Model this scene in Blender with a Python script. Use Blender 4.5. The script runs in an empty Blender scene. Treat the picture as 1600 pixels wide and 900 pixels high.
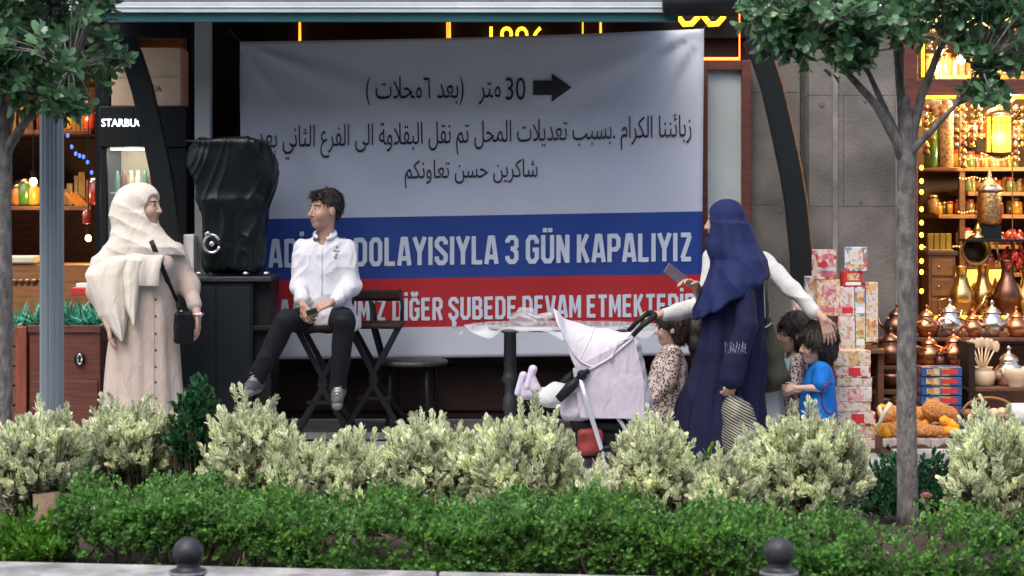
import bpy, bmesh, math, random
import numpy as np
import unicodedata
from mathutils import Vector, Matrix, noise
from mathutils.bvhtree import BVHTree

sc = bpy.context.scene
COL = sc.collection
rng = np.random.default_rng(7)
random.seed(7)
R = math.radians
# ------------------------------------------------------------ camera, sky, sun, exposure
F, HZ, CH = 2800.0, 314.0, 1.6          # focal length in photo pixels, horizon row, eye height
cam_d = bpy.data.cameras.new('camera')
cam_d.sensor_width = 36.0
cam_d.lens = 36.0 * F / 1600.0
cam_d.shift_y = -(450.0 - HZ) / 1600.0
cam_d.clip_start, cam_d.clip_end = 0.1, 3000
cam_d.dof.use_dof = True
cam_d.dof.focus_distance = 10.6
cam_d.dof.aperture_fstop = 3.2
cam = bpy.data.objects.new('camera', cam_d)
cam.location = (0, 0, CH)
cam.rotation_euler = (R(90), 0, 0)
COL.objects.link(cam)
sc.camera = cam

SUN_EL, SUN_AZ = 58.0, 205.0            # high, from behind the camera, veiled by cloud
world = bpy.data.worlds.new('World')
sc.world = world
world.use_nodes = True
wn = world.node_tree
bg = wn.nodes['Background']
sky = wn.nodes.new('ShaderNodeTexSky')
sky.sky_type = 'NISHITA'
sky.sun_disc = False
sky.sun_elevation = R(SUN_EL)
sky.sun_rotation = R(SUN_AZ)
sky.air_density = 1.0
sky.dust_density = 4.0
sky.ozone_density = 1.0
wn.links.new(sky.outputs[0], bg.inputs[0])
bg.inputs[1].default_value = 0.15
sun_d = bpy.data.lights.new('sun', 'SUN')
sun_d.energy = 0.55
sun_d.angle = R(30)
sun_d.color = (1.0, 0.95, 0.88)
sun = bpy.data.objects.new('sun', sun_d)
az = R(SUN_AZ)
sdir = Vector((math.sin(az) * math.cos(R(SUN_EL)), math.cos(az) * math.cos(R(SUN_EL)), math.sin(R(SUN_EL))))
sun.rotation_euler = (-sdir).to_track_quat('-Z', 'Y').to_euler()
sun.location = (0, -5, 12)
COL.objects.link(sun)
sc.view_settings.view_transform = 'Standard'
sc.view_settings.look = 'None'
sc.view_settings.gamma = 1.0
sc.view_settings.use_curve_mapping = False
sc.view_settings.exposure = 1.14
sc.cycles.use_denoising = True
sc.cycles.max_bounces = 8


# ------------------------------------------------------------ helpers
def P(px, py, Y):
    return Vector(((px - 800.0) / F * Y, Y, CH - (py - HZ) / F * Y))


def PX(px, Y):
    return (px - 800.0) / F * Y


def PZ(py, Y):
    return CH - (py - HZ) / F * Y


def wloc(o):
    l = Vector((0, 0, 0))
    while o is not None:
        l = l + o.location
        o = o.parent
    return l


def tag(o, label=None, cat=None, group=None, kind=None):
    if label: o['label'] = label
    if cat: o['category'] = cat
    if group: o['group'] = group
    if kind: o['kind'] = kind
    return o


def thing(name, label, cat, loc, group=None):
    o = bpy.data.objects.new(name, None)
    o.empty_display_size = 0.1
    COL.objects.link(o)
    o.location = Vector(loc)
    return tag(o, label, cat, group)


def link_mesh(name, me, mats, parent=None, origin=None, smooth=False):
    if not isinstance(mats, (list, tuple)): mats = [mats]
    for m in mats: me.materials.append(m)
    o = bpy.data.objects.new(name, me)
    COL.objects.link(o)
    if parent is not None:
        o.parent = parent
        me.transform(Matrix.Translation(-wloc(parent)))
    elif origin is not None:
        me.transform(Matrix.Translation(-Vector(origin)))
        o.location = Vector(origin)
    if smooth: me.shade_smooth()
    return o


def copy_tree(o, parent=None):
    c = o.copy()
    COL.objects.link(c)
    c.parent = parent
    for ch in list(o.children): copy_tree(ch, c)
    return c


class MB:
    def __init__(s):
        s.v, s.f, s.m = [], [], []

    def add(s, vs, fs, mi=0):
        o = len(s.v)
        s.v += [tuple(v) for v in vs]
        s.f += [tuple(i + o for i in f) for f in fs]
        s.m += [mi] * len(fs)
        return s

    def box(s, lo, hi, mi=0):
        x0, y0, z0 = lo; x1, y1, z1 = hi
        vs = [(x0, y0, z0), (x1, y0, z0), (x1, y1, z0), (x0, y1, z0), (x0, y0, z1), (x1, y0, z1), (x1, y1, z1), (x0, y1, z1)]
        return s.add(vs, [(0, 3, 2, 1), (4, 5, 6, 7), (0, 1, 5, 4), (1, 2, 6, 5), (2, 3, 7, 6), (3, 0, 4, 7)], mi)

    def cbox(s, c, size, rz=0.0, mi=0, ry=0.0):
        h = [k / 2 for k in size]
        M = Matrix.Rotation(rz, 3, 'Z') @ Matrix.Rotation(ry, 3, 'Y')
        vs = [Vector(c) + M @ Vector((sx * h[0], sy * h[1], sz * h[2])) for sz in (-1, 1) for sx, sy in ((-1, -1), (1, -1), (1, 1), (-1, 1))]
        return s.add(vs, [(0, 3, 2, 1), (4, 5, 6, 7), (0, 1, 5, 4), (1, 2, 6, 5), (2, 3, 7, 6), (3, 0, 4, 7)], mi)

    def bar(s, a, b, w, d, side=(0, 1, 0), mi=0):
        a, b = Vector(a), Vector(b)
        t = (b - a).normalized()
        sd = Vector(side); sd = (sd - t * sd.dot(t)).normalized()
        u = t.cross(sd)
        vs = []
        for p in (a, b):
            for i, j in ((-1, -1), (1, -1), (1, 1), (-1, 1)): vs.append(p + u * (i * w / 2) + sd * (j * d / 2))
        return s.add(vs, [(0, 1, 2, 3), (7, 6, 5, 4), (0, 4, 5, 1), (1, 5, 6, 2), (2, 6, 7, 3), (3, 7, 4, 0)], mi)

    def tube(s, pts, rad, n=10, mi=0, caps=True, sq=1.0):
        pts = [Vector(p) for p in pts]
        if not isinstance(rad, (list, tuple)): rad = [rad] * len(pts)
        vs, fs = [], []
        ref = None
        for i, p in enumerate(pts):
            t = (pts[min(i + 1, len(pts) - 1)] - pts[max(i - 1, 0)])
            t = t.normalized() if t.length > 1e-9 else Vector((0, 0, 1))
            if ref is None:
                ref = Vector((0, 1, 0)) if abs(t.y) < .8 else Vector((1, 0, 0))
            ref = (ref - t * ref.dot(t)).normalized()
            u = t.cross(ref)
            for k in range(n):
                a = 2 * math.pi * k / n
                vs.append(p + (ref * math.cos(a) * sq + u * math.sin(a)) * rad[i])
        for i in range(len(pts) - 1):
            for k in range(n):
                fs.append((i * n + k, i * n + (k + 1) % n, (i + 1) * n + (k + 1) % n, (i + 1) * n + k))
        if caps:
            fs.append(tuple(range(n - 1, -1, -1)))
            fs.append(tuple(range((len(pts) - 1) * n, len(pts) * n)))
        return s.add(vs, fs, mi)

    def lathe(s, prof, c, n=24, mi=0, axis=None):
        c = Vector(c)
        M = Matrix.Identity(3) if axis is None else Vector((0, 0, 1)).rotation_difference(Vector(axis)).to_matrix()
        vs, fs = [], []
        for r, z in prof:
            for k in range(n):
                a = 2 * math.pi * k / n
                vs.append(c + M @ Vector((r * math.cos(a), r * math.sin(a), z)))
        for i in range(len(prof) - 1):
            for k in range(n):
                fs.append((i * n + k, i * n + (k + 1) % n, (i + 1) * n + (k + 1) % n, (i + 1) * n + k))
        if prof[0][0] > 1e-6: fs.append(tuple(range(n - 1, -1, -1)))
        if prof[-1][0] > 1e-6: fs.append(tuple(range((len(prof) - 1) * n, len(prof) * n)))
        return s.add(vs, fs, mi)

    def ell(s, c, r, nu=16, nv=10, mi=0):
        prof = [(math.sin(math.pi * i / nv), -math.cos(math.pi * i / nv)) for i in range(nv + 1)]
        o = len(s.v)
        s.lathe(prof, (0, 0, 0), nu, mi)
        for i in range(o, len(s.v)):
            v = s.v[i]; s.v[i] = (c[0] + v[0] * r[0], c[1] + v[1] * r[1], c[2] + v[2] * r[2])
        return s

    def grid(s, fn, nu, nv, mi=None):
        vs = [fn(i / nu, j / nv) for j in range(nv + 1) for i in range(nu + 1)]
        o = len(s.v)
        s.v += [tuple(v) for v in vs]
        for j in range(nv):
            for i in range(nu):
                a = o + j * (nu + 1) + i
                s.f.append((a, a + 1, a + nu + 2, a + nu + 1))
                s.m.append(mi(i, j) if callable(mi) else (mi or 0))
        return s

    def prism(s, poly, y0, y1, mi=0):      # poly in (x, z)
        n = len(poly)
        vs = [(x, y0, z) for x, z in poly] + [(x, y1, z) for x, z in poly]
        fs = [tuple(range(n)), tuple(range(2 * n - 1, n - 1, -1))]
        for i in range(n):
            j = (i + 1) % n
            fs.append((j, i, n + i, n + j))
        return s.add(vs, fs, mi)

    def build(s, name, mats, parent=None, smooth=False, bevel=0.0, origin=None, solid=0.0, sub=0):
        me = bpy.data.meshes.new(name)
        me.from_pydata(s.v, [], s.f)
        me.polygons.foreach_set('material_index', s.m)
        bm = bmesh.new(); bm.from_mesh(me)
        if not solid: bmesh.ops.recalc_face_normals(bm, faces=bm.faces)
        bm.to_mesh(me); bm.free()
        o = link_mesh(name, me, mats, parent, origin, smooth)
        if solid:
            m = o.modifiers.new('solid', 'SOLIDIFY'); m.thickness = solid; m.offset = 0
        if bevel:
            m = o.modifiers.new('bevel', 'BEVEL'); m.width = bevel; m.segments = 2; m.limit_method = 'ANGLE'
        if sub:
            m = o.modifiers.new('sub', 'SUBSURF'); m.levels = sub; m.render_levels = sub
        return o


# ------------------------------------------------------------ materials
def nodes_of(name):
    m = bpy.data.materials.new(name)
    m.use_nodes = True
    nt = m.node_tree
    return m, nt, nt.nodes['Principled BSDF']


def N(nt, t, **kw):
    n = nt.nodes.new(t)
    for k, v in kw.items(): setattr(n, k, v)
    return n


def mat(name, col, rough=0.6, metal=0.0, var=0.18, scale=8.0, bump=0.0, bscale=60.0, spec=None, coat=0.0, emit=None, estr=0.0, stretch=None, alpha=None, sheen=0.0):
    m, nt, b = nodes_of(name)
    L = nt.links.new
    b.inputs['Roughness'].default_value = rough
    b.inputs['Metallic'].default_value = metal
    if spec is not None: b.inputs['Specular IOR Level'].default_value = spec
    if coat: b.inputs['Coat Weight'].default_value = coat
    if sheen: b.inputs['Sheen Weight'].default_value = sheen
    tc = N(nt, 'ShaderNodeTexCoord')
    src = tc.outputs['Object']
    if stretch:
        mp = N(nt, 'ShaderNodeMapping'); mp.inputs['Scale'].default_value = stretch
        L(src, mp.inputs[0]); src = mp.outputs[0]
    if var:
        nz = N(nt, 'ShaderNodeTexNoise'); nz.inputs['Scale'].default_value = scale; nz.inputs['Detail'].default_value = 6
        L(src, nz.inputs['Vector'])
        mr = N(nt, 'ShaderNodeMapRange'); mr.inputs[1].default_value = .3; mr.inputs[2].default_value = .7
        mr.inputs[3].default_value = 1 - var; mr.inputs[4].default_value = 1 + var
        L(nz.outputs[0], mr.inputs[0])
        mx = N(nt, 'ShaderNodeVectorMath', operation='SCALE'); mx.inputs[0].default_value = col[:3]
        L(mr.outputs[0], mx.inputs['Scale']); L(mx.outputs[0], b.inputs['Base Color'])
    else:
        b.inputs['Base Color'].default_value = (*col[:3], 1)
    if bump:
        n2 = N(nt, 'ShaderNodeTexNoise'); n2.inputs['Scale'].default_value = bscale; n2.inputs['Detail'].default_value = 5
        L(src, n2.inputs['Vector'])
        bp = N(nt, 'ShaderNodeBump'); bp.inputs['Strength'].default_value = bump; bp.inputs['Distance'].default_value = 0.01
        L(n2.outputs[0], bp.inputs['Height']); L(bp.outputs[0], b.inputs['Normal'])
    if emit:
        b.inputs['Emission Color'].default_value = (*emit, 1); b.inputs['Emission Strength'].default_value = estr
    if alpha is not None: b.inputs['Alpha'].default_value = alpha
    return m


def spots(name, base, c1, scale=45.0, thr=(.28, .4), c2=None, rough=.7, feature='F1'):
    """leopard or printed pattern: blotches of c1 (with c2 centres) on base."""
    m, nt, b = nodes_of(name); L = nt.links.new
    b.inputs['Roughness'].default_value = rough
    tc = N(nt, 'ShaderNodeTexCoord')
    nz = N(nt, 'ShaderNodeTexNoise'); nz.inputs['Scale'].default_value = scale * .8
    L(tc.outputs['Object'], nz.inputs['Vector'])
    ad = N(nt, 'ShaderNodeVectorMath', operation='MULTIPLY_ADD'); ad.inputs[1].default_value = (.5 / scale,) * 3
    L(nz.outputs['Color'], ad.inputs[0]); L(tc.outputs['Object'], ad.inputs[2])
    vo = N(nt, 'ShaderNodeTexVoronoi', feature=feature); vo.inputs['Scale'].default_value = scale
    L(ad.outputs[0], vo.inputs['Vector'])
    cr = N(nt, 'ShaderNodeValToRGB'); e = cr.color_ramp.elements
    e[0].position = thr[0]; e[0].color = (*c1, 1)
    e[1].position = thr[1]; e[1].color = (*base, 1)
    if c2:
        q = e.new(thr[0] * .55); q.color = (*c1, 1)
        q = e.new(thr[0] * .35); q.color = (*c2, 1)
    L(vo.outputs['Distance'], cr.inputs[0]); L(cr.outputs[0], b.inputs['Base Color'])
    return m


def printed(name, cols, scale=22.0, rough=.35):
    """printed cardboard: patches of several inks."""
    m, nt, b = nodes_of(name); L = nt.links.new
    b.inputs['Roughness'].default_value = rough
    tc = N(nt, 'ShaderNodeTexCoord')
    vo = N(nt, 'ShaderNodeTexVoronoi', distance='CHEBYCHEV'); vo.inputs['Scale'].default_value = scale
    L(tc.outputs['Object'], vo.inputs['Vector'])
    sp = N(nt, 'ShaderNodeSeparateColor'); L(vo.outputs['Color'], sp.inputs[0])
    cr = N(nt, 'ShaderNodeValToRGB'); cr.color_ramp.interpolation = 'CONSTANT'
    e = cr.color_ramp.elements
    e[0].position = 0; e[0].color = (*cols[0], 1)
    e[1].position = 1 / len(cols); e[1].color = (*cols[1], 1)
    for i in range(2, len(cols)):
        q = e.new(i / len(cols)); q.color = (*cols[i], 1)
    L(sp.outputs[0], cr.inputs[0]); L(cr.outputs[0], b.inputs['Base Color'])
    return m


def stripes(name, c1, c2, axis, freq, rough=.5, dist=1.5, thr=.5):
    m, nt, b = nodes_of(name); L = nt.links.new
    b.inputs['Roughness'].default_value = rough
    tc = N(nt, 'ShaderNodeTexCoord')
    mp = N(nt, 'ShaderNodeMapping'); mp.inputs['Rotation'].default_value = axis
    L(tc.outputs['Object'], mp.inputs[0])
    w = N(nt, 'ShaderNodeTexWave'); w.inputs['Scale'].default_value = freq; w.inputs['Distortion'].default_value = dist
    L(mp.outputs[0], w.inputs['Vector'])
    cr = N(nt, 'ShaderNodeValToRGB'); e = cr.color_ramp.elements
    e[0].position = thr - .08; e[0].color = (*c1, 1); e[1].position = thr + .08; e[1].color = (*c2, 1)
    L(w.outputs[0], cr.inputs[0]); L(cr.outputs[0], b.inputs['Base Color'])
    return m


def leafmat(name, base, edge=None, edge_w=.45, var=.35, rough=.4, trans=.25, hue=None, clump=7.0):
    """leaf blade; optional pale margin across the blade (uv.x), tint per leaf from the face value 'rnd'."""
    m, nt, b = nodes_of(name); L = nt.links.new
    b.inputs['Roughness'].default_value = rough
    at = N(nt, 'ShaderNodeAttribute', attribute_name='rnd')
    uv = N(nt, 'ShaderNodeUVMap'); uv.uv_map = 'UVMap'
    mr = N(nt, 'ShaderNodeMapRange'); mr.inputs[3].default_value = 1 - var; mr.inputs[4].default_value = 1 + var
    L(at.outputs['Fac'], mr.inputs[0])
    c = N(nt, 'ShaderNodeMix', data_type='RGBA'); c.inputs[6].default_value = (*base, 1); c.inputs[7].default_value = (*(hue or base), 1)
    fr = N(nt, 'ShaderNodeMath', operation='FRACT'); mu = N(nt, 'ShaderNodeMath', operation='MULTIPLY'); mu.inputs[1].default_value = 7.31
    L(at.outputs['Fac'], mu.inputs[0]); L(mu.outputs[0], fr.inputs[0]); L(fr.outputs[0], c.inputs[0])
    out = c.outputs[2]
    if edge:
        sx = N(nt, 'ShaderNodeSeparateXYZ'); L(uv.outputs[0], sx.inputs[0])
        a = N(nt, 'ShaderNodeMath', operation='SUBTRACT'); a.inputs[1].default_value = .5; L(sx.outputs[0], a.inputs[0])
        ab = N(nt, 'ShaderNodeMath', operation='ABSOLUTE'); L(a.outputs[0], ab.inputs[0])
        nz = N(nt, 'ShaderNodeTexNoise'); nz.inputs['Scale'].default_value = 90
        tc = N(nt, 'ShaderNodeTexCoord'); L(tc.outputs['Object'], nz.inputs['Vector'])
        s2 = N(nt, 'ShaderNodeMath', operation='MULTIPLY_ADD'); s2.inputs[1].default_value = .35; L(nz.outputs[0], s2.inputs[0]); L(ab.outputs[0], s2.inputs[2])
        sm = N(nt, 'ShaderNodeMapRange', interpolation_type='SMOOTHSTEP'); sm.inputs[1].default_value = edge_w * .5 + .09; sm.inputs[2].default_value = edge_w * .5 + .25
        L(s2.outputs[0], sm.inputs[0])
        e = N(nt, 'ShaderNodeMix', data_type='RGBA'); e.inputs[7].default_value = (*edge, 1)
        L(out, e.inputs[6]); L(sm.outputs[0], e.inputs[0]); out = e.outputs[2]
    tcl = N(nt, 'ShaderNodeTexCoord'); nl = N(nt, 'ShaderNodeTexNoise'); nl.inputs['Scale'].default_value = clump; nl.inputs['Detail'].default_value = 2
    L(tcl.outputs['Object'], nl.inputs['Vector'])
    ml = N(nt, 'ShaderNodeMapRange'); ml.inputs[1].default_value = .35; ml.inputs[2].default_value = .65; ml.inputs[3].default_value = .7; ml.inputs[4].default_value = 1.35
    L(nl.outputs[0], ml.inputs[0])
    mm = N(nt, 'ShaderNodeMath', operation='MULTIPLY'); L(ml.outputs[0], mm.inputs[0]); L(mr.outputs[0], mm.inputs[1])
    sc_ = N(nt, 'ShaderNodeVectorMath', operation='SCALE'); L(out, sc_.inputs[0]); L(mm.outputs[0], sc_.inputs['Scale'])
    L(sc_.outputs[0], b.inputs['Base Color'])
    tr = N(nt, 'ShaderNodeBsdfTranslucent'); L(sc_.outputs[0], tr.inputs[0])
    ms = N(nt, 'ShaderNodeMixShader'); ms.inputs[0].default_value = trans
    L(b.outputs[0], ms.inputs[1]); L(tr.outputs[0], ms.inputs[2])
    L(ms.outputs[0], nt.nodes['Material Output'].inputs[0])
    return m


def glow(name, col, s):
    m, nt, b = nodes_of(name)
    b.inputs['Base Color'].default_value = (*col, 1)
    b.inputs['Emission Color'].default_value = (*col, 1)
    b.inputs['Emission Strength'].default_value = s
    return m


def film(name, tint=(.8, .85, .9), rough=.15, alpha=.35):
    m, nt, b = nodes_of(name)
    b.inputs['Base Color'].default_value = (*tint, 1)
    b.inputs['Roughness'].default_value = rough
    b.inputs['Alpha'].default_value = alpha
    return m


# ------------------------------------------------------------ leaves
_T = [(0.0, .14), (.32, .85), (.72, 1.0), (1.0, .36)]


def leaf_obj(name, mats, parent, base, dirv, up, length, width, fold=.25, curl=.15, mi=None, origin=None):
    base, dirv, up = np.asarray(base, float), np.asarray(dirv, float), np.asarray(up, float)
    n = len(base)
    length = np.broadcast_to(np.asarray(length, float), (n,)); width = np.broadcast_to(np.asarray(width, float), (n,))
    d = dirv / (np.linalg.norm(dirv, axis=1, keepdims=True) + 1e-9)
    s = np.cross(d, up); s /= np.linalg.norm(s, axis=1, keepdims=True) + 1e-9
    u = np.cross(s, d)
    V = np.zeros((n, 12, 3)); UV = np.zeros((12, 2))
    for i, (t, w) in enumerate(_T):
        for j, q in enumerate((-1, 0, 1)):
            V[:, i * 3 + j] = base + d * (t * length)[:, None] + s * (q * w * width * .5)[:, None] + u * ((abs(q) * fold * w * width * .5) - curl * t * t * length)[:, None]
            UV[i * 3 + j] = (.5 + .5 * q, t)
    fq = np.array([(i * 3 + j, i * 3 + j + 1, i * 3 + j + 4, i * 3 + j + 3) for i in range(3) for j in range(2)])
    Fc = (fq[None] + (np.arange(n) * 12)[:, None, None]).reshape(-1, 4)
    me = bpy.data.meshes.new(name)
    me.vertices.add(n * 12); me.vertices.foreach_set('co', V.reshape(-1))
    nf = len(Fc)
    me.loops.add(nf * 4); me.loops.foreach_set('vertex_index', Fc.reshape(-1).astype(np.int32))
    me.polygons.add(nf); me.polygons.foreach_set('loop_start', np.arange(0, nf * 4, 4, dtype=np.int32))
    uvl = me.uv_layers.new(name='UVMap')
    uvl.data.foreach_set('uv', np.tile(UV[fq.reshape(-1)].reshape(-1), n))
    at = me.attributes.new('rnd', 'FLOAT', 'FACE')
    at.data.foreach_set('value', np.repeat(rng.random(n), 6))
    if mi is not None: me.polygons.foreach_set('material_index', np.repeat(np.asarray(mi), 6).astype(np.int32))
    me.update(calc_edges=True)
    return link_mesh(name, me, mats, parent, origin, smooth=True)


def unit(n):
    v = rng.normal(size=(n, 3))
    return v / np.linalg.norm(v, axis=1, keepdims=True)


# ------------------------------------------------------------ signed-distance sculpting (bodies and cloth)
def smin(a, b, k):
    if k <= 0: return np.minimum(a, b)
    h = np.maximum(k - np.abs(a - b), 0) / k
    return np.minimum(a, b) - h * h * k * .25


def A(*v):
    return np.array(v[0] if len(v) == 1 else v, float)


def wob(x, y, z, f, seed=0, warp=1.2):
    r = np.random.default_rng(seed)
    o = 0
    for i in range(3):
        d = r.normal(size=3); d = d / np.linalg.norm(d) * f * (1 + .6 * i); e = r.normal(size=3) * f * .5; p = r.random(2) * 6.28
        o = o + np.sin(d[0] * x + d[1] * y + d[2] * z + p[0] + warp * np.sin(e[0] * x + e[1] * y + e[2] * z + p[1])) / (1 + .6 * i)
    return o / 2.0


def ridge(t, p=1.0):
    """soft cloth ridges: rounded crests, sharp valleys"""
    return 1 - 2 * np.abs(np.sin(t)) ** p


class SDF:
    def __init__(s): s.ops = []

    def _a(s, lo, hi, fn, k, op): s.ops.append((A(lo), A(hi), fn, k, op))

    def cap(s, a, b, ra, rb=None, k=.012, op='u'):
        a, b = A(a), A(b); rb = ra if rb is None else rb
        ba = b - a; L = ba @ ba + 1e-9

        def fn(x, y, z):
            px, py, pz = x - a[0], y - a[1], z - a[2]
            t = np.clip((px * ba[0] + py * ba[1] + pz * ba[2]) / L, 0, 1)
            return np.sqrt((px - t * ba[0]) ** 2 + (py - t * ba[1]) ** 2 + (pz - t * ba[2]) ** 2) - (ra + (rb - ra) * t)
        r = max(ra, rb)
        s._a(np.minimum(a, b) - r, np.maximum(a, b) + r, fn, k, op)
        return s

    def chain(s, pts, rads, k=.012):
        for i in range(len(pts) - 1): s.cap(pts[i], pts[i + 1], rads[i], rads[i + 1], k)
        return s

    def ell(s, c, r, Rm=None, k=.012, op='u'):
        c, r = A(c), A(r); M = np.eye(3) if Rm is None else A(Rm)

        def fn(x, y, z):
            px, py, pz = x - c[0], y - c[1], z - c[2]
            q = [M[i, 0] * px + M[i, 1] * py + M[i, 2] * pz for i in range(3)]
            k0 = np.sqrt(sum((q[i] / r[i]) ** 2 for i in range(3))); k1 = np.sqrt(sum((q[i] / r[i] ** 2) ** 2 for i in range(3))) + 1e-9
            return k0 * (k0 - 1) / k1
        m = max(r)
        s._a(c - m, c + m, fn, k, op)
        return s

    def box(s, c, h, Rm=None, rnd=.01, k=.012, op='u'):
        c, h = A(c), A(h); M = np.eye(3) if Rm is None else A(Rm)

        def fn(x, y, z):
            px, py, pz = x - c[0], y - c[1], z - c[2]
            q = [np.abs(M[i, 0] * px + M[i, 1] * py + M[i, 2] * pz) - h[i] + rnd for i in range(3)]
            o = np.sqrt(sum(np.maximum(v, 0) ** 2 for v in q))
            return o + np.minimum(np.maximum(np.maximum(q[0], q[1]), q[2]), 0) - rnd
        m = np.linalg.norm(h)
        s._a(c - m, c + m, fn, k, op)
        return s

    def plane(s, p0, n, k=.01):
        p0, n = A(p0), nrm(n)
        s._a(A(-99, -99, -99), A(99, 99, 99), lambda x, y, z: (x - p0[0]) * n[0] + (y - p0[1]) * n[1] + (z - p0[2]) * n[2], k, 'c')
        return s

    def loft(s, st, k=.02, fold=0.0, nf=9, ph=0.0, grow=1.0, yaw=0.0):
        """st: rows (z, cx, cy, rx, ry) from low to high; vertical folds that deepen downwards."""
        st = A(st); st = st[np.argsort(st[:, 0])]
        cs, sn = math.cos(yaw), math.sin(yaw)
        z0, z1 = st[0, 0], st[-1, 0]

        def fn(x, y, z):
            zz = np.clip(z, z0, z1)
            cx, cy, rx, ry = [np.interp(zz, st[:, 0], st[:, i]) for i in (1, 2, 3, 4)]
            dx, dy = x - cx, y - cy
            px, py = dx * cs + dy * sn, -dx * sn + dy * cs
            if fold:
                a = np.arctan2(py, px)
                t = np.clip((z1 - zz) / (z1 - z0), 0, 1) ** grow
                f = 1 + fold * t * (np.sin(nf * a + ph + 2.5 * t + 1.1 * np.sin(2 * a)) + .5 * np.sin((nf * 2 - 1) * a + 1.7 * ph - 3 * t))
                rx, ry = rx * f, ry * f
            q = np.sqrt((px / rx) ** 2 + (py / ry) ** 2)
            d = (q - 1) * np.minimum(rx, ry) * .9
            return np.maximum(d, np.abs(z - (z0 + z1) / 2) - (z1 - z0) / 2)
        m = np.max(st[:, 3:5]) * (1 + 1.6 * abs(fold))
        lo = A(st[:, 1].min() - m, st[:, 2].min() - m, z0); hi = A(st[:, 1].max() + m, st[:, 2].max() + m, z1)
        s._a(lo, hi, fn, k, 'u')
        return s

    def disp(s, fn, lo=None, hi=None):
        s._a(A(-99, -99, -99) if lo is None else lo, A(99, 99, 99) if hi is None else hi, fn, 0, 'd')
        return s

    def mesh(s, h):
        us = [o for o in s.ops if o[4] == 'u']
        lo = np.min([o[0] for o in us], axis=0) - 4 * h; hi = np.max([o[1] for o in us], axis=0) + 4 * h
        n = np.ceil((hi - lo) / h).astype(int) + 1
        D = np.full(n, .3, np.float32)
        ax = [(lo[i] + h * np.arange(n[i])).astype(np.float32) for i in range(3)]
        for l, u, fn, k, op in s.ops:
            m = k + 4 * h
            i0 = np.clip(np.floor((l - m - lo) / h).astype(int), 0, n); i1 = np.clip(np.ceil((u + m - lo) / h).astype(int) + 1, 0, n)
            if np.any(i1 <= i0): continue
            sl = tuple(slice(i0[i], i1[i]) for i in range(3))
            x, y, z = ax[0][sl[0]][:, None, None], ax[1][sl[1]][None, :, None], ax[2][sl[2]][None, None, :]
            if op == 'd':
                sub = D[sl]; near = np.abs(sub) < .04
                I = np.nonzero(near)
                sub[I] += fn(ax[0][sl[0]][I[0]], ax[1][sl[1]][I[1]], ax[2][sl[2]][I[2]]).astype(np.float32)
                continue
            d = fn(x, y, z).astype(np.float32)
            if op == 'u': D[sl] = smin(D[sl], d, k)
            else: D[sl] = -smin(-D[sl], d, k)
        return nets(D, lo, h)


def nets(D, lo, h):
    neg = D < 0
    nx, ny, nz = D.shape
    co = [(i, j, k) for i in (0, 1) for j in (0, 1) for k in (0, 1)]
    an = np.zeros((nx - 1, ny - 1, nz - 1), bool); al = np.ones_like(an)
    for i, j, k in co:
        c = neg[i:nx - 1 + i, j:ny - 1 + j, k:nz - 1 + k]
        an |= c; al &= c
    I = np.argwhere(an & ~al)
    val = np.stack([D[I[:, 0] + i, I[:, 1] + j, I[:, 2] + k] for i, j, k in co], 1)
    acc = np.zeros((len(I), 3)); cnt = np.zeros(len(I))
    for a in range(8):
        for b in range(a + 1, 8):
            if sum(abs(co[a][q] - co[b][q]) for q in range(3)) != 1: continue
            va, vb = val[:, a], val[:, b]
            x = (va < 0) != (vb < 0)
            t = np.where(x, va / np.where(x, va - vb, 1), 0)
            p = A(co[a])[None] + t[:, None] * (A(co[b]) - A(co[a]))[None]
            acc[x] += p[x]; cnt[x] += 1
    V = lo + h * (I + acc / np.maximum(cnt, 1)[:, None])
    idx = np.full(an.shape, -1, np.int64); idx[I[:, 0], I[:, 1], I[:, 2]] = np.arange(len(I))
    Q = []
    for axs in range(3):
        sl0 = [slice(1, -1)] * 3; sl1 = [slice(1, -1)] * 3
        sl0[axs] = slice(0, -1); sl1[axs] = slice(1, None)
        a, b = neg[tuple(sl0)], neg[tuple(sl1)]
        for flip, msk in ((0, a & ~b), (1, ~a & b)):
            E = np.argwhere(msk)
            if not len(E): continue
            off = np.ones(3, int); off[axs] = 0
            E = E + off
            u, v = (axs + 1) % 3, (axs + 2) % 3
            cs = []
            for du, dv in ((-1, -1), (0, -1), (0, 0), (-1, 0)):
                c = E.copy(); c[:, u] += du; c[:, v] += dv
                cs.append(idx[c[:, 0], c[:, 1], c[:, 2]])
            q = np.stack(cs, 1)
            Q.append(q[:, ::-1] if flip else q)
    Q = np.concatenate(Q)
    return V, Q[(Q >= 0).all(1)]


def sdf_obj(S, name, mats, parent=None, h=.006, mfn=None, origin=None):
    V, Q = S.mesh(h)
    me = bpy.data.meshes.new(name)
    me.vertices.add(len(V)); me.vertices.foreach_set('co', V.reshape(-1))
    nf = len(Q)
    me.loops.add(nf * 4); me.loops.foreach_set('vertex_index', Q.reshape(-1).astype(np.int32))
    me.polygons.add(nf); me.polygons.foreach_set('loop_start', np.arange(0, nf * 4, 4, dtype=np.int32))
    if mfn is not None:
        me.polygons.foreach_set('material_index', mfn(V[Q].mean(1)).astype(np.int32))
    me.update(calc_edges=True); me.validate()
    return link_mesh(name, me, mats, parent, origin, smooth=True)


# ------------------------------------------------------------ writing
_FORMS = {}
for _c in range(0xFE80, 0xFEFD):
    _d = unicodedata.decomposition(chr(_c)).split()
    if _d: _FORMS[(tuple(_d[1:]), _d[0][1:-1])] = chr(_c)


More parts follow.
